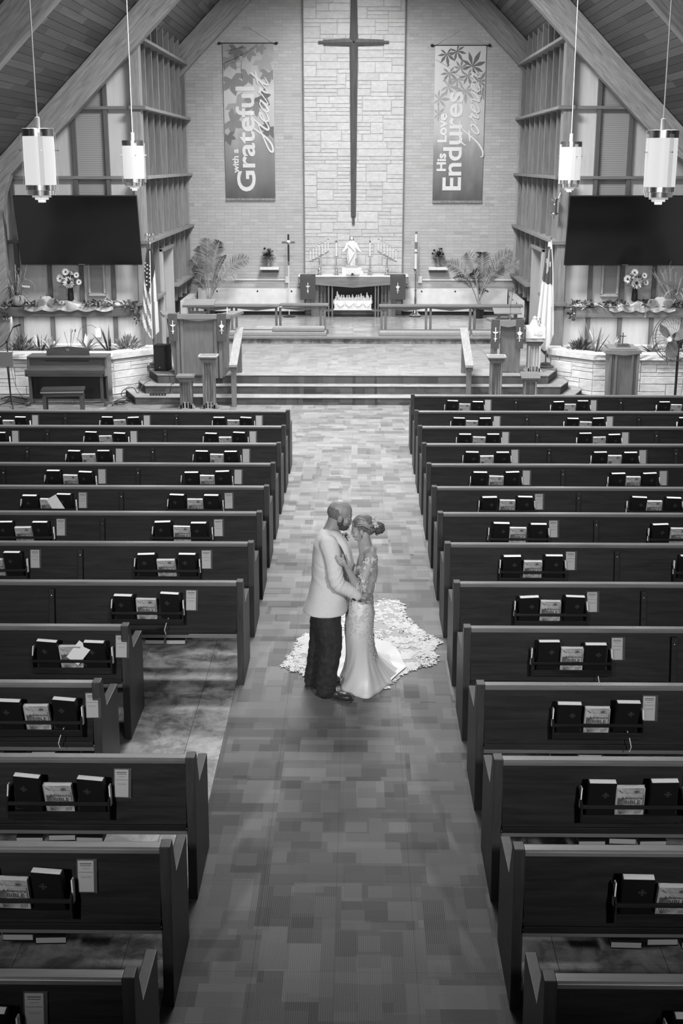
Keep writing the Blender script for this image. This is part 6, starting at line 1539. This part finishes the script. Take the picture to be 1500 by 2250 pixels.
# beard and shaved hair as thin shells
bd = MB(); he(bd, (0.036,0,-0.086), (0.058,0.054,0.040), HM); he(bd, (0.010,0,-0.062), (0.050,0.066,0.035), HM)
he(bd, (0.090,0,-0.058), (0.013,0.026,0.006), HM)
for s in (-1,1): he(bd, (0.012,s*0.052,-0.040), (0.026,0.020,0.042), HM)
beard_m = plain('beard', 0.055, 0.9, var=0.4, scale=120, bump=0.5)
fuse('beard', bd, beard_m, gp, 0.006, 2, lambda c: 0.002*noise.noise(c*90))
hr = MB(); he(hr, (-0.030,0,0.018), (0.0865,0.081,0.080), HM)
stub = plain('shaved_hair', 0.12, 0.85, var=0.3, scale=90, bump=0.3); fuse('shaved_hair', hr, stub, gp, 0.006, 1)
# shirt, tie, boutonniere
m = MB(); cc = G(731,1178,YG)
for dz, r in ((0,0.073),(0.02,0.068),(0.042,0.066)): pass
m.lathe([(0.092,-0.02),(0.084,0.01),(0.074,0.055),(0.068,0.055),(0.074,0.0)],(0,0,0),26,Matrix.Translation(cc) @ Matrix.Rotation(R(20),4,'Y')); m.build('shirt_collar', M['linen'], gp, smooth='all')
m = MB(); limb(m, [G(745,1188,YG-0.02), G(752,1205,YG-0.02), G(756,1235,YG-0.02)], [0.05,0.07,0.08]); m.build('shirt_front', M['linen'], gp, smooth='all')
tp = [G(752,1184,YG-0.04), G(758,1194,YG-0.05), G(763,1206,YG-0.06), G(766,1220,YG-0.06)]
MB().tube(tp, [0.013,0.016,0.022,0.026], 8, flat=0.5).build('necktie', M['black'], gp, smooth='all')
# jacket
def ring_loft(rows, O_, yc, nu=40, fold=None):
    m = MB(); R_ = []
    for (py, pl, pr, bw) in rows:
        a = K(pl, py, yc)-O_; c = K(pr, py, yc)-O_; R_.append(((a+c)/2, abs(c.x-a.x)/2, bw))
    # smooth interpolation between rows
    n = len(R_); out = []
    for k in range(n-1):
        for q in range(4):
            t = q/4; t2 = t*t*(3-2*t); out.append((R_[k][0].lerp(R_[k+1][0],t), R_[k][1]+(R_[k+1][1]-R_[k][1])*t, R_[k][2]+(R_[k+1][2]-R_[k][2])*t))
    out.append(R_[-1]); vs = []
    for c, a, bw in out:
        for i in range(nu):
            th = 2*PI*i/nu; cs, sn = math.cos(th), math.sin(th)
            vs.append((c.x+a*math.copysign(abs(cs)**0.85,cs), c.y+bw*math.copysign(abs(sn)**0.85,sn), c.z))
    fs = [tuple(range(nu))]
    for k in range(len(out)-1):
        for i in range(nu): j=(i+1)%nu; fs.append((k*nu+i,(k+1)*nu+i,(k+1)*nu+j,k*nu+j))
    fs.append(tuple(range((len(out)-1)*nu, len(out)*nu))[::-1]); m.add(vs, fs); return m
j = ring_loft([(1160,712,738,0.09),(1168,703,748,0.14),(1177,696,754,0.185),(1192,689,758,0.215),(1216,686,761,0.215),(1245,685,763,0.205),(1270,684,764,0.195),(1295,679,764,0.205),(1318,672,764,0.22),(1338,665,764,0.235)], O, YG)
limb(j, [G(722,1196,YG-0.175), nsh+Vector((0.004,-0.012,-0.05)), nsh.lerp(nel,.55)+Vector((-0.005,0,0)), nel+Vector((-.004,0,0)), nel.lerp(nwr,.5), nwr.lerp(nel,0.12)], [0.078,0.077,0.069,0.064,0.057,0.052])
limb(j, [G(722,1182,YG+0.175), fsh+Vector((0.004,0.012,-0.05)), fsh.lerp(fel,.55), fel, fel.lerp(fwr,.5), fwr.lerp(fel,0.12)], [0.078,0.077,0.069,0.064,0.057,0.052])
def jw(c):
    # pull creases at the elbow and waist
    d = 0.0035*noise.noise(Vector((c.x*9, c.y*5, c.z*13)))
    e = (c-nel).length
    if e < 0.17: d += 0.0045*math.sin((c.z-c.x*0.8)*85+7*noise.noise(c*9))*(1-e/0.17)
    w = (c-G(700,1265,YG-0.2)).length
    if w < 0.14: d += 0.003*math.sin((c.z+c.x*0.5)*70+6*noise.noise(c*8))*(1-w/0.14)
    return d
jm = plain('jacket_cloth', 0.55, 0.85, var=0.04, scale=50, bump=0.08)
fuse('jacket', j, jm, gp, 0.009, 6, jw)
# collar, lapel and seam
def strip(mb, P, ws, th=0.004, nrm=(0,-1,0)):
    n = len(P); N_ = Vector(nrm)
    vs = []
    for i in range(n):
        d = (Vector(P[min(i+1,n-1)])-Vector(P[max(i-1,0)])).normalized(); s = d.cross(N_).normalized()*ws[i]
        for a in (-1,1): vs += [Vector(P[i])+s*a-N_*th, Vector(P[i])+s*a+N_*th]
    fs = []
    for i in range(n-1):
        a = i*4; fs += [(a+1,a+3,a+7,a+5),(a,a+4,a+6,a+2),(a,a+1,a+5,a+4),(a+2,a+6,a+7,a+3)]
    mb.add(vs, fs)
LP = [(712,1158,0.035),(722,1164,-0.055),(735,1174,-0.115),(748,1189,-0.165),(757,1206,-0.19),(763,1228,-0.185),(765,1252,-0.17)]
lp3 = smooth_pts([G(a, q, YG+y) for a, q, y in LP], 5); n_ = len(lp3)
m = MB(); strip(m, [p+Vector((0.012,-0.012,0)) for p in lp3], [0.020+0.014*math.sin(PI*min(1,i/(n_-1)*1.1)) for i in range(n_)], 0.006, (0.35,-0.8,0.45)); m.build('lapel', jm, gp, smooth='all')
MB().tube([p+Vector((-0.016,-0.030,-0.018)) for p in lp3[4:]], 0.0024, 5).build('lapel_seam', M['inkd'], gp)
MB().tube([G(764,1252,YG-0.12), G(766,1290,YG-0.12), G(765,1330,YG-0.13)], 0.003, 5).build('front_edge', M['ink'], gp)
cb = nwr.lerp(nel,0.16)
for k in range(3): 
    p = cb.lerp(nel,0.05*k+0.0)+Vector((-0.006,-0.047,-0.030)); MB().ell(tuple(p),(0.008,0.004,0.008)).build('cuff_button', M['black'], gp, smooth=True)
# boutonniere
m = MB(); rose(m, G(760,1177,YG-0.10), 0.026, random.Random(4)); m.build('boutonniere_flower', M['leafl'], gp)
m = MB(); rn = random.Random(5)
for k in range(10): leaf(m, G(759,1181,YG-0.10), rdir(rn,-60,60), 0.045, 0.018, 0.3, 3)
m.build('boutonniere_leaves', M['leafd'], gp)
# jeans
t = MB(); 
limb(t, [G(717,1325,YG-0.10), G(721,1368,YG-0.11), G(727,1415,YG-0.12), G(721,1462,YG-0.13), G(716,1503,YG-0.13), G(716,1513,YG-0.13)], [0.104,0.110,0.096,0.088,0.084,0.084])
limb(t, [G(716,1318,YG+0.08), G(708,1360,YG+0.09), G(703,1405,YG+0.10), G(696,1450,YG+0.12), G(689,1487,YG+0.13), G(689,1497,YG+0.13)], [0.102,0.106,0.092,0.086,0.080,0.080])
t.ell(G(716,1325,YG), (0.120,0.18,0.11))
def tw_(c):
    return 0.006*noise.noise(Vector((c.x*10,c.y*10,c.z*16)))+0.004*math.sin(c.z*60+c.x*50+7*noise.noise(c*6))*max(0,0.55-abs(c.z-0.45)) + (0.004*math.sin(c.z*120+c.x*30+6*noise.noise(c*9)) if c.z<0.16 else 0)
fuse('jeans', t, plain('dark_denim',0.022,0.85,var=0.35,scale=25,bump=0.2), gp, 0.009, 4, tw_)
# boots
def boot(heel, toe, s):
    h = Vector((heel.x, heel.y, 0))-O; h.z = 0; q = Vector((toe.x, toe.y, 0))-O; q.z = 0; d = (q-h); L = d.length; d.normalize(); ang = math.atan2(d.y, d.x)
    Mb = Matrix.Translation(h) @ Matrix.Rotation(ang, 4, 'Z'); m = MB(); m.M = Mb
    m.ell((0.05,0,0.055),(0.062,0.044,0.05)); m.ell((0.15,0,0.045),(0.09,0.046,0.042)); m.ell((L-0.07,0,0.038),(0.072,0.052,0.036)); m.ell((0.075,0,0.10),(0.055,0.042,0.055)); m.ell((0.06,0,0.14),(0.055,0.05,0.05))
    fuse('boot', m, plain('boot_leather_%d'%s,0.03,0.38,var=0.4,scale=14,spec=0.5), gp, 0.007, 3)
    m = MB(); m.M = Mb; sole = [(-0.012,-0.035),(0.04,-0.045),(0.12,-0.038),(L-0.09,-0.056),(L-0.03,-0.050),(L,-0.028),(L,0.028),(L-0.03,0.050),(L-0.09,0.056),(0.12,0.038),(0.04,0.045),(-0.012,0.035)]
    m.prism(sole, 'z', 0.001, 0.020); m.build('sole', plain('boot_sole_%d'%s,0.045,0.6), gp, bevel=0.004)
    m = MB(); m.M = Mb
    for k in range(4): m.tube([(0.115+k*0.022,-0.030,0.093-k*0.008),(0.12+k*0.022,0,0.104-k*0.008),(0.125+k*0.022,0.030,0.093-k*0.008)],0.0035,5)
    m.build('laces', M['steel'] if s==0 else M['ink'], gp)
boot(atz(699,1526,0), atz(773,1543,0), 0); boot(atz(675,1512,0), atz(748,1500,0), 1)

# ---- bride
YB = 9.86; OB = Vector((0.13, YB, 0.0))
bp = thing('person', 'bride in white lace gown with long train, hair pinned up, facing the groom', 'person', tuple(OB))
def B(px, py, y): return K(px, py, y)-OB
BM = head_m(B(794,1160,YB-0.06), 9, -1, 0.90)
def HB(p): return BM @ Vector(p)
b = MB()
he(b, (-0.012,0,0.030), (0.098,0.078,0.090), BM); he(b, (0.030,0,-0.020), (0.062,0.060,0.084), BM); he(b, (0.042,0,-0.084), (0.040,0.038,0.028), BM)
he(b, (0.090,0,-0.026), (0.012,0.010,0.020), BM); he(b, (0.100,0,-0.038), (0.010,0.011,0.009), BM); he(b, (0.074,0,0.014), (0.016,0.040,0.010), BM)
he(b, (0.082,0,-0.063), (0.010,0.018,0.0055), BM); he(b, (0.080,0,-0.074), (0.010,0.016,0.006), BM); he(b, (0.062,0,-0.095),(0.020,0.02,0.016),BM)
for s in (-1,1): he(b, (0.058,s*0.038,-0.045), (0.024,0.02,0.022), BM)
limb(b, [HB((-0.015,0,-0.03)), HB((-0.005,0,-0.10)), B(806,1218,YB)], [0.056,0.052,0.066])
limb(b, [B(812,1222,YB-.13), B(810,1211,YB-.05), B(808,1207,YB), B(809,1208,YB+.05), B(812,1214,YB+.13)], [0.045,0.050,0.058,0.050,0.045])
limb(b, [B(808,1228,YB), B(802,1262,YB), B(795,1300,YB), B(792,1340,YB)], [0.085,0.090,0.085,0.11])
bsh = B(813,1232,YB-0.165); bel = B(789,1296,YB-0.27); bwr = B(762,1247,YB-0.36)
limb(b, [bsh, bsh.lerp(bel,.5), bel, bel.lerp(bwr,.5), bwr], [0.047,0.041,0.036,0.032,0.021])
hand(b, bwr, B(754,1237,YB-0.375), [B(744,1223,YB-0.375), B(739,1220,YB-0.37), B(737,1225,YB-0.37), B(740,1231,YB-0.37)][::1], B(753,1218,YB-0.37), 0.0078, 0.031)
bs2 = B(813,1214,YB+0.165); be2 = B(790,1262,YB+0.27); bw2 = B(758,1225,YB+0.25)
limb(b, [bs2, bs2.lerp(be2,.5), be2, be2.lerp(bw2,.5), bw2], [0.047,0.041,0.036,0.032,0.021])
hand(b, bw2, bw2+Vector((-0.035,-0.02,0.04)), [bw2+Vector((-0.09,-0.03,0.08)), bw2+Vector((-0.10,-0.03,0.06)), bw2+Vector((-0.10,-0.03,0.04)), bw2+Vector((-0.09,-0.03,0.02))], bw2+Vector((-0.03,-0.02,0.09)), 0.0078, 0.031)
fuse('body', b, SKB, bp, 0.0062, 3)
for s in (-1,1):
    e = MB(); e.tube([HB((0.002+0.012*math.cos(a), s*0.076, -0.020+0.021*math.sin(a))) for a in [k*2*PI/14 for k in range(15)]], 0.004, 6, cap=False)
    mm = MB(); mm.ell((0.002,s*0.073,-0.020),(0.011,0.005,0.019)); e.add(mm.v, mm.f, BM); e.build('ear', SKB, bp, smooth='all')
    e = MB(); mm = MB(); mm.ell((0.074,s*0.029,-0.010),(0.012,0.014,0.009)); e.add(mm.v, mm.f, BM); e.build('eyelid', SKB, bp, smooth='all')
    MB().tube([HB((0.087,s*0.016,-0.014)), HB((0.086,s*0.030,-0.017)), HB((0.077,s*0.042,-0.014))], 0.0026, 5).build('lashes', M['inkd'], bp)
    MB().tube([HB((0.086,s*0.014,0.010)), HB((0.085,s*0.030,0.015)), HB((0.074,s*0.043,0.010))], 0.0028, 5).build('eyebrow', plain('bride_brow_%d'%(s+1),0.10,0.9), bp)
    MB().tube([HB((0.006,s*0.083,-0.045)), HB((0.006,s*0.085,-0.075))], [0.0035,0.002], 6).build('earring', M['steel'], bp)
MB().tube([HB((0.080,-0.022,-0.064)), HB((0.090,-0.008,-0.068)), HB((0.092,0,-0.069)), HB((0.090,0.008,-0.068)), HB((0.080,0.022,-0.064))], 0.0024, 5).build('lips', plain('bride_lips',0.16,0.5), bp)
# hair: swept strands into a curled bun
hm1 = plain('hair_light', 0.27, 0.55, var=0.25, scale=50); hm2 = plain('hair_dark', 0.07, 0.6, var=0.4, scale=40)
hh = MB(); he(hh, (-0.022,0,0.036), (0.104,0.085,0.092), BM); he(hh, (-0.070,0,-0.010), (0.060,0.074,0.066), BM)
fuse('hair_cap', hh, plain('hair_mid',0.12,0.6,var=0.4,scale=40), bp, 0.007, 2, lambda c: 0.0025*noise.noise(Vector((c.x*40,c.y*40,c.z*90))))
rn = random.Random(12)
for k in range(64):
    s = -1 if k % 3 else 1; a = rn.uniform(0.0, 1.0)
    st_ = Vector((0.070-0.035*a, s*(0.012+0.066*a), 0.078-0.040*a)); mid = Vector((0.0-0.02*a, s*(0.055+0.035*a), 0.108-0.068*a)); mid2 = Vector((-0.07, s*(0.060+0.02*a), 0.060-0.06*a)); end = Vector((-0.125, s*0.03, -0.02+rn.uniform(-.02,.03)))
    P = smooth_pts([HB(p) for p in (st_, mid, mid2, end)], 5); m = MB(); n = len(P); m.tube(P, [0.0025+0.0042*math.sin(PI*i/(n-1)) for i in range(n)], 6, flat=0.8); m.build('hair_strand', hm1 if k % 5 < 3 else hm2, bp, smooth='all')
m = MB(); bc = Vector((-0.150,-0.01,-0.025))
for k in range(46):
    d = rdir(rn,-70,80); p0 = bc+Vector((d.x*0.045,d.y*0.050,d.z*0.045)); P = []
    ax = d.orthogonal().normalized(); bx = d.cross(ax)
    for q in range(10): an = q*0.75; P.append(HB(p0+(ax*math.cos(an)+bx*math.sin(an))*(0.018-0.001*q)+d*(0.002*q)))
    m.tube(P, [0.006]*7+[0.0045,0.0035,0.002], 5)
mm = MB(); mm.ell(tuple(bc),(0.05,0.055,0.05)); m.add(mm.v, mm.f, BM)
m.build('curled_bun', hm2, bp, smooth='all')
MB().tube(smooth_pts([HB((0.020,-0.080,0.01)),HB((0.028,-0.080,-0.03)),HB((0.022,-0.076,-0.075)),HB((0.030,-0.066,-0.105))],5),0.0016,5).build('loose_strand', hm1, bp)
# flower hairpiece
fl_ = MB(); rn = random.Random(3)
for c in ((-0.118,-0.055,0.052),(-0.128,-0.030,0.075),(-0.132,-0.062,0.022)):
    c = Vector(c)
    for k in range(7):
        a = k*2*PI/7; d = (Vector((-0.45,-0.75,0.35))+Vector((math.cos(a),0.2*math.sin(a),math.sin(a)))*1.0).normalized(); q = MB(); leaf(q, c, d, 0.040, 0.030, -0.2, 4, roll=rn.uniform(-.5,.5)); fl_.add(q.v, q.f, BM)
fl_.build('hair_flower', M['linen'], bp)
# gown
satin = plain('gown_satin', 0.60, 0.38, var=0.03, scale=5, spec=0.45); lace = plain('white_lace', 0.50, 0.8)
rows = [(1236,786,828,0.150),(1250,779,829,0.158),(1266,774,828,0.150),(1285,771,822,0.128),(1303,768,818,0.125),(1322,764,819,0.150),(1345,760,822,0.172),(1385,757,819,0.170)]
Rr = []
for (py, pl, pr, bw) in rows:
    a = B(pl,py,YB); c = B(pr,py,YB); Rr.append(((a+c)/2, abs(c.x-a.x)/2, bw))
floor_px = [(747,1507),(751,1518),(765,1528),(781,1535),(800,1534),(824,1529),(848,1511),(874,1483),(868,1455),(845,1435),(815,1425),(785,1430),(762,1450),(750,1480)]
fp = [atz(a, q, 0.0)-OB for a, q in floor_px]; fc = atz(800,1488,0.0)-OB
def fray(th):
    d = Vector((math.cos(th), math.sin(th)))
    best = 0.3
    for i in range(len(fp)):
        p, q = fp[i], fp[(i+1)%len(fp)]; p2 = Vector((p.x-fc.x,p.y-fc.y)); e = Vector((q.x-p.x,q.y-p.y)); den = d.x*e.y-d.y*e.x
        if abs(den) < 1e-9: continue
        t_ = (p2.x*e.y-p2.y*e.x)/den; s_ = (p2.x*d.y-p2.y*d.x)/den
        if t_ > 0 and -1e-6 <= s_ <= 1+1e-6: best = t_
    return best
NUg = 96; vs = []; rings = 0
fr_ = [fray(2*PI*i/NUg) for i in range(NUg)]
fr_ = [(fr_[i-2]+fr_[i-1]+fr_[i]+fr_[(i+1)%NUg]+fr_[(i+2)%NUg])/5 for i in range(NUg)]
def fold(th, k): return 1+k*(0.06*math.sin(th*7+1.2)+0.045*math.sin(th*12+0.4)+0.03*math.sin(th*19))
for k in range(len(Rr)-1):
    for q in range(3):
        t_ = q/3; c = Rr[k][0].lerp(Rr[k+1][0],t_); a = Rr[k][1]+(Rr[k+1][1]-Rr[k][1])*t_; bw = Rr[k][2]+(Rr[k+1][2]-Rr[k][2])*t_
        if k == 0 and q == 0:
            pass
        for i in range(NUg):
            th = 2*PI*i/NUg; x = c.x+a*math.cos(th); z = c.z
            if k == 0: z += 0.05*(math.cos(th)*0.5+0.0)*(1-t_)+ (0.03*abs(math.sin(th))*(1-t_))     # neckline rises to shoulder and back
            vs.append((x, c.y+bw*math.sin(th), z))
        rings += 1
c0, a0, b0 = Rr[-1]; NV2 = 22
for r_ in range(NV2+1):
    v = r_/NV2; z = c0.z*(1-v)+0.004
    fl = v**2.6; cx_ = c0.x+(fc.x-c0.x)*v**1.5; cy_ = c0.y+(fc.y-c0.y)*v**1.5
    for i in range(NUg):
        th = 2*PI*i/NUg; rx = a0*math.cos(th)*(1-0.05*math.sin(v*PI)); ry = b0*math.sin(th)*(1-0.05*math.sin(v*PI)); f = fold(th+v*0.6, (v**1.3)*(1-0.35*v))
        X = (rx*(1-fl)+fr_[i]*math.cos(th)*fl)*f; Y = (ry*(1-fl)+fr_[i]*math.sin(th)*fl)*f
        vs.append((cx_+X, cy_+Y, z))
    rings += 1
fs = []
for k in range(rings-1):
    for i in range(NUg): j2 = (i+1)%NUg; fs.append((k*NUg+i,k*NUg+j2,(k+1)*NUg+j2,(k+1)*NUg+i))
gm = MB(); gm.add(vs, fs); gown = gm.build('gown', satin, bp, smooth='all')
sol = gown.modifiers.new('thick','SOLIDIFY'); sol.thickness = 0.004; sol.offset = 0
# lace sleeves (sheer) and back
sheer = plain('sheer_tulle', 0.50, 0.9, alpha=0.28); sm_ = MB()
limb(sm_, [bsh+Vector((0,0,0.02)), bsh.lerp(bel,.5), bel, bel.lerp(bwr,.35)], [0.057,0.050,0.044,0.040]); sm_.build('sheer_sleeve', sheer, bp, smooth='all')
sm_ = MB(); limb(sm_, [bs2+Vector((0,0,0.02)), bs2.lerp(be2,.5), be2, be2.lerp(bw2,.35)], [0.057,0.050,0.044,0.040]); sm_.build('sheer_sleeve', sheer, bp, smooth='all')
def petal(m, c, nrm, ang, L, W, lift=0.0):
    nrm = Vector(nrm).normalized(); u = nrm.orthogonal().normalized(); w_ = nrm.cross(u); d = u*math.cos(ang)+w_*math.sin(ang); s = d.cross(nrm)
    c = Vector(c)+nrm*lift; m.add([c, c+d*L*0.35+s*W*.5, c+d*L*0.75+s*W*.45, c+d*L, c+d*L*0.75-s*W*.45, c+d*L*0.35-s*W*.5], [(0,1,2,3),(0,3,4,5)])
lm_ = MB(); rn = random.Random(21)
def lace_on_limb(P, rs, count, keep):
    S = smooth_pts(P, 6); n = len(S)
    for k in range(count):
        f = rn.random()*(n-1.01); i = int(f); p = S[i].lerp(S[i+1], f-i); ax = (S[i+1]-S[i]).normalized(); u = ax.orthogonal().normalized(); w_ = ax.cross(u); a = rn.uniform(0,2*PI)
        tt = f/(n-1); r_ = rs[0]+(rs[-1]-rs[0])*tt; nr = u*math.cos(a)+w_*math.sin(a); c = p+nr*(r_+0.003)
        if not keep(tt, a, c): continue
        for q in range(4): petal(lm_, c, nr, rn.uniform(0,2*PI), rn.uniform(0.016,0.028), rn.uniform(0.009,0.013), 0.001*q)
lace_on_limb([bsh+Vector((0,0,0.03)), bsh.lerp(bel,.5), bel, bel.lerp(bwr,.35)], (0.056,0.040), 190, lambda t_, a, c: t_ > 0.42 or t_ < 0.12 or noise.noise(c*22) > 0.12)
lace_on_limb([bs2+Vector((0,0,0.03)), bs2.lerp(be2,.5), be2, be2.lerp(bw2,.35)], (0.056,0.040), 60, lambda t_, a, c: True)
tag(lm_.build('sleeve_lace', lace, bp), kind='stuff')
# raised lace on bodice and hips
lm_ = MB()
for k in range(520):
    th = rn.uniform(0,2*PI); f = rn.random()**0.8*(len(Rr)-1.01); i = int(f); t_ = f-i; c = Rr[i][0].lerp(Rr[i+1][0],t_); a = Rr[i][1]+(Rr[i+1][1]-Rr[i][1])*t_+.004; bw = Rr[i][2]+(Rr[i+1][2]-Rr[i][2])*t_+.004
    p = Vector((c.x+a*math.cos(th), c.y+bw*math.sin(th), c.z)); nr = Vector((math.cos(th)/a, math.sin(th)/bw, 0))
    if i == 0 and t_ < .5: continue
    for q in range(3): petal(lm_, p, nr, rn.uniform(0,2*PI), rn.uniform(0.016,0.03), 0.011, 0.001*q)
tag(lm_.build('bodice_lace', lace, bp), kind='stuff')
# scalloped lace edge down the back of the skirt
lm_ = MB()
for k in range(150):
    v = rn.random()*0.75; c = c0.lerp(Vector((fc.x,fc.y,0)), v**1.5); z = c0.z*(1-v); th = rn.uniform(-0.9, 0.5); x = a0*math.cos(th)+0.004; p = Vector((c0.x+(fc.x-c0.x)*v**1.5+x*(1+0.9*v**2.6), c0.y+(fc.y-c0.y)*v**1.5+b0*math.sin(th), z))
    for q in range(3): petal(lm_, p, (math.cos(th),math.sin(th),0.1), rn.uniform(0,2*PI), 0.028, 0.012, 0.002*q)
tag(lm_.build('skirt_lace', lace, bp), kind='stuff')
# train spread on the carpet
tpx = [(821,1328),(840,1321),(867,1318),(880,1322),(886,1333),(893,1355),(915,1381),(940,1398),(971,1413),(955,1420),(947,1432),(957,1445),(952,1461),(920,1468),(888,1478),(872,1486),(846,1512),(800,1525),(760,1515),(747,1500),(700,1492),(672,1484),(640,1473),(621,1463),(630,1450),(651,1427),(655,1410),(663,1402),(685,1394),(722,1370),(757,1342),(790,1332)]
tw3 = [atz(a, q, 0.0)-OB for a, q in tpx]; tc = atz(805,1425,0.0)-OB
def tray_(th):
    d = Vector((math.cos(th), math.sin(th))); best = 0.0
    for i in range(len(tw3)):
        p, q = tw3[i], tw3[(i+1)%len(tw3)]; p2 = Vector((p.x-tc.x,p.y-tc.y)); e = Vector((q.x-p.x,q.y-p.y)); den = d.x*e.y-d.y*e.x
        if abs(den) < 1e-9: continue
        t_ = (p2.x*e.y-p2.y*e.x)/den; s_ = (p2.x*d.y-p2.y*d.x)/den
        if t_ > 0 and -1e-6 <= s_ <= 1+1e-6: best = max(best, t_)
    return best or 0.3
def train_pt(th, v, Rt):
    r_ = Rt*v; x, y = tc.x+r_*math.cos(th), tc.y+r_*math.sin(th)
    z = 0.008+0.016*max(0,noise.noise(Vector((x*4.5+3,y*4.5,0))))*(1-v*0.5)+0.045*max(0,math.sin(th*4+1.0))*max(0,1-abs(v-0.45)/0.3)*0.35
    return Vector((x, y, z))
NT2 = 240; TR = [tray_(2*PI*i/NT2)*(1+0.018*math.sin(i*1.9)+0.014*math.sin(i*0.83)) for i in range(NT2)]
m = MB(); m.grid(lambda u,v: train_pt(2*PI*u, v*0.985+0.01, TR[int(round(u*NT2))%NT2]), NT2, 26, closeu=True); m.build('tulle_train', plain('train_tulle',0.50,0.9,alpha=0.62), bp, smooth='all')
# satin part of the train
spx = [(815,1405),(840,1412),(862,1418),(878,1440),(886,1460),(892,1470),(872,1487),(846,1512),(815,1525),(790,1522),(747,1500),(735,1485),(744,1430),(757,1400)]
sw3 = [atz(a, q, 0.0)-OB for a, q in spx]; sc3 = atz(808,1465,0.0)-OB
def sray(th):
    global tw3, tc
    a_, b_ = tw3, tc; tw3, tc = sw3, sc3; r = tray_(th); tw3, tc = a_, b_; return r
SR = [sray(2*PI*i/120) for i in range(120)]
m = MB(); m.grid(lambda u,v: (sc3.x+SR[int(round(u*120))%120]*v*math.cos(2*PI*u), sc3.y+SR[int(round(u*120))%120]*v*math.sin(2*PI*u), 0.035+0.02*math.sin(2*PI*u*6)*(1-v)-0.012*v), 120, 14, closeu=True); m.build('satin_train', plain('train_satin',0.46,0.45), bp, smooth='all')
# lace appliques on the train
lm_ = MB(); rn = random.Random(31)
for k in range(3300):
    th = rn.uniform(0,2*PI); v = math.sqrt(rn.random()); i = int(th/(2*PI)*NT2)%NT2; p = train_pt(th, v, TR[i])
    nn = noise.noise(Vector((p.x*7.5,p.y*7.5,2.0)))
    if not (v > 0.86 or nn > -0.12): continue
    nr = Vector((0,0,1)); big = rn.uniform(0.7,1.2); k2 = 5 if rn.random() < .5 else 3; a0_ = rn.uniform(0,2*PI)
    for q in range(k2): petal(lm_, p, nr, a0_+(q*2*PI/5 if k2==5 else q*0.6), 0.036*big, 0.016*big, 0.0012+0.0003*q)
for i in range(NT2*2):
    th = 2*PI*i/(NT2*2); p = train_pt(th, 0.985, TR[(i//2)%NT2]); 
    for q in range(2): petal(lm_, p, (0,0,1), th+rn.uniform(-.9,.9), rn.uniform(0.02,0.04), 0.018, 0.001)
tag(lm_.build('train_lace', lace, bp), kind='stuff')
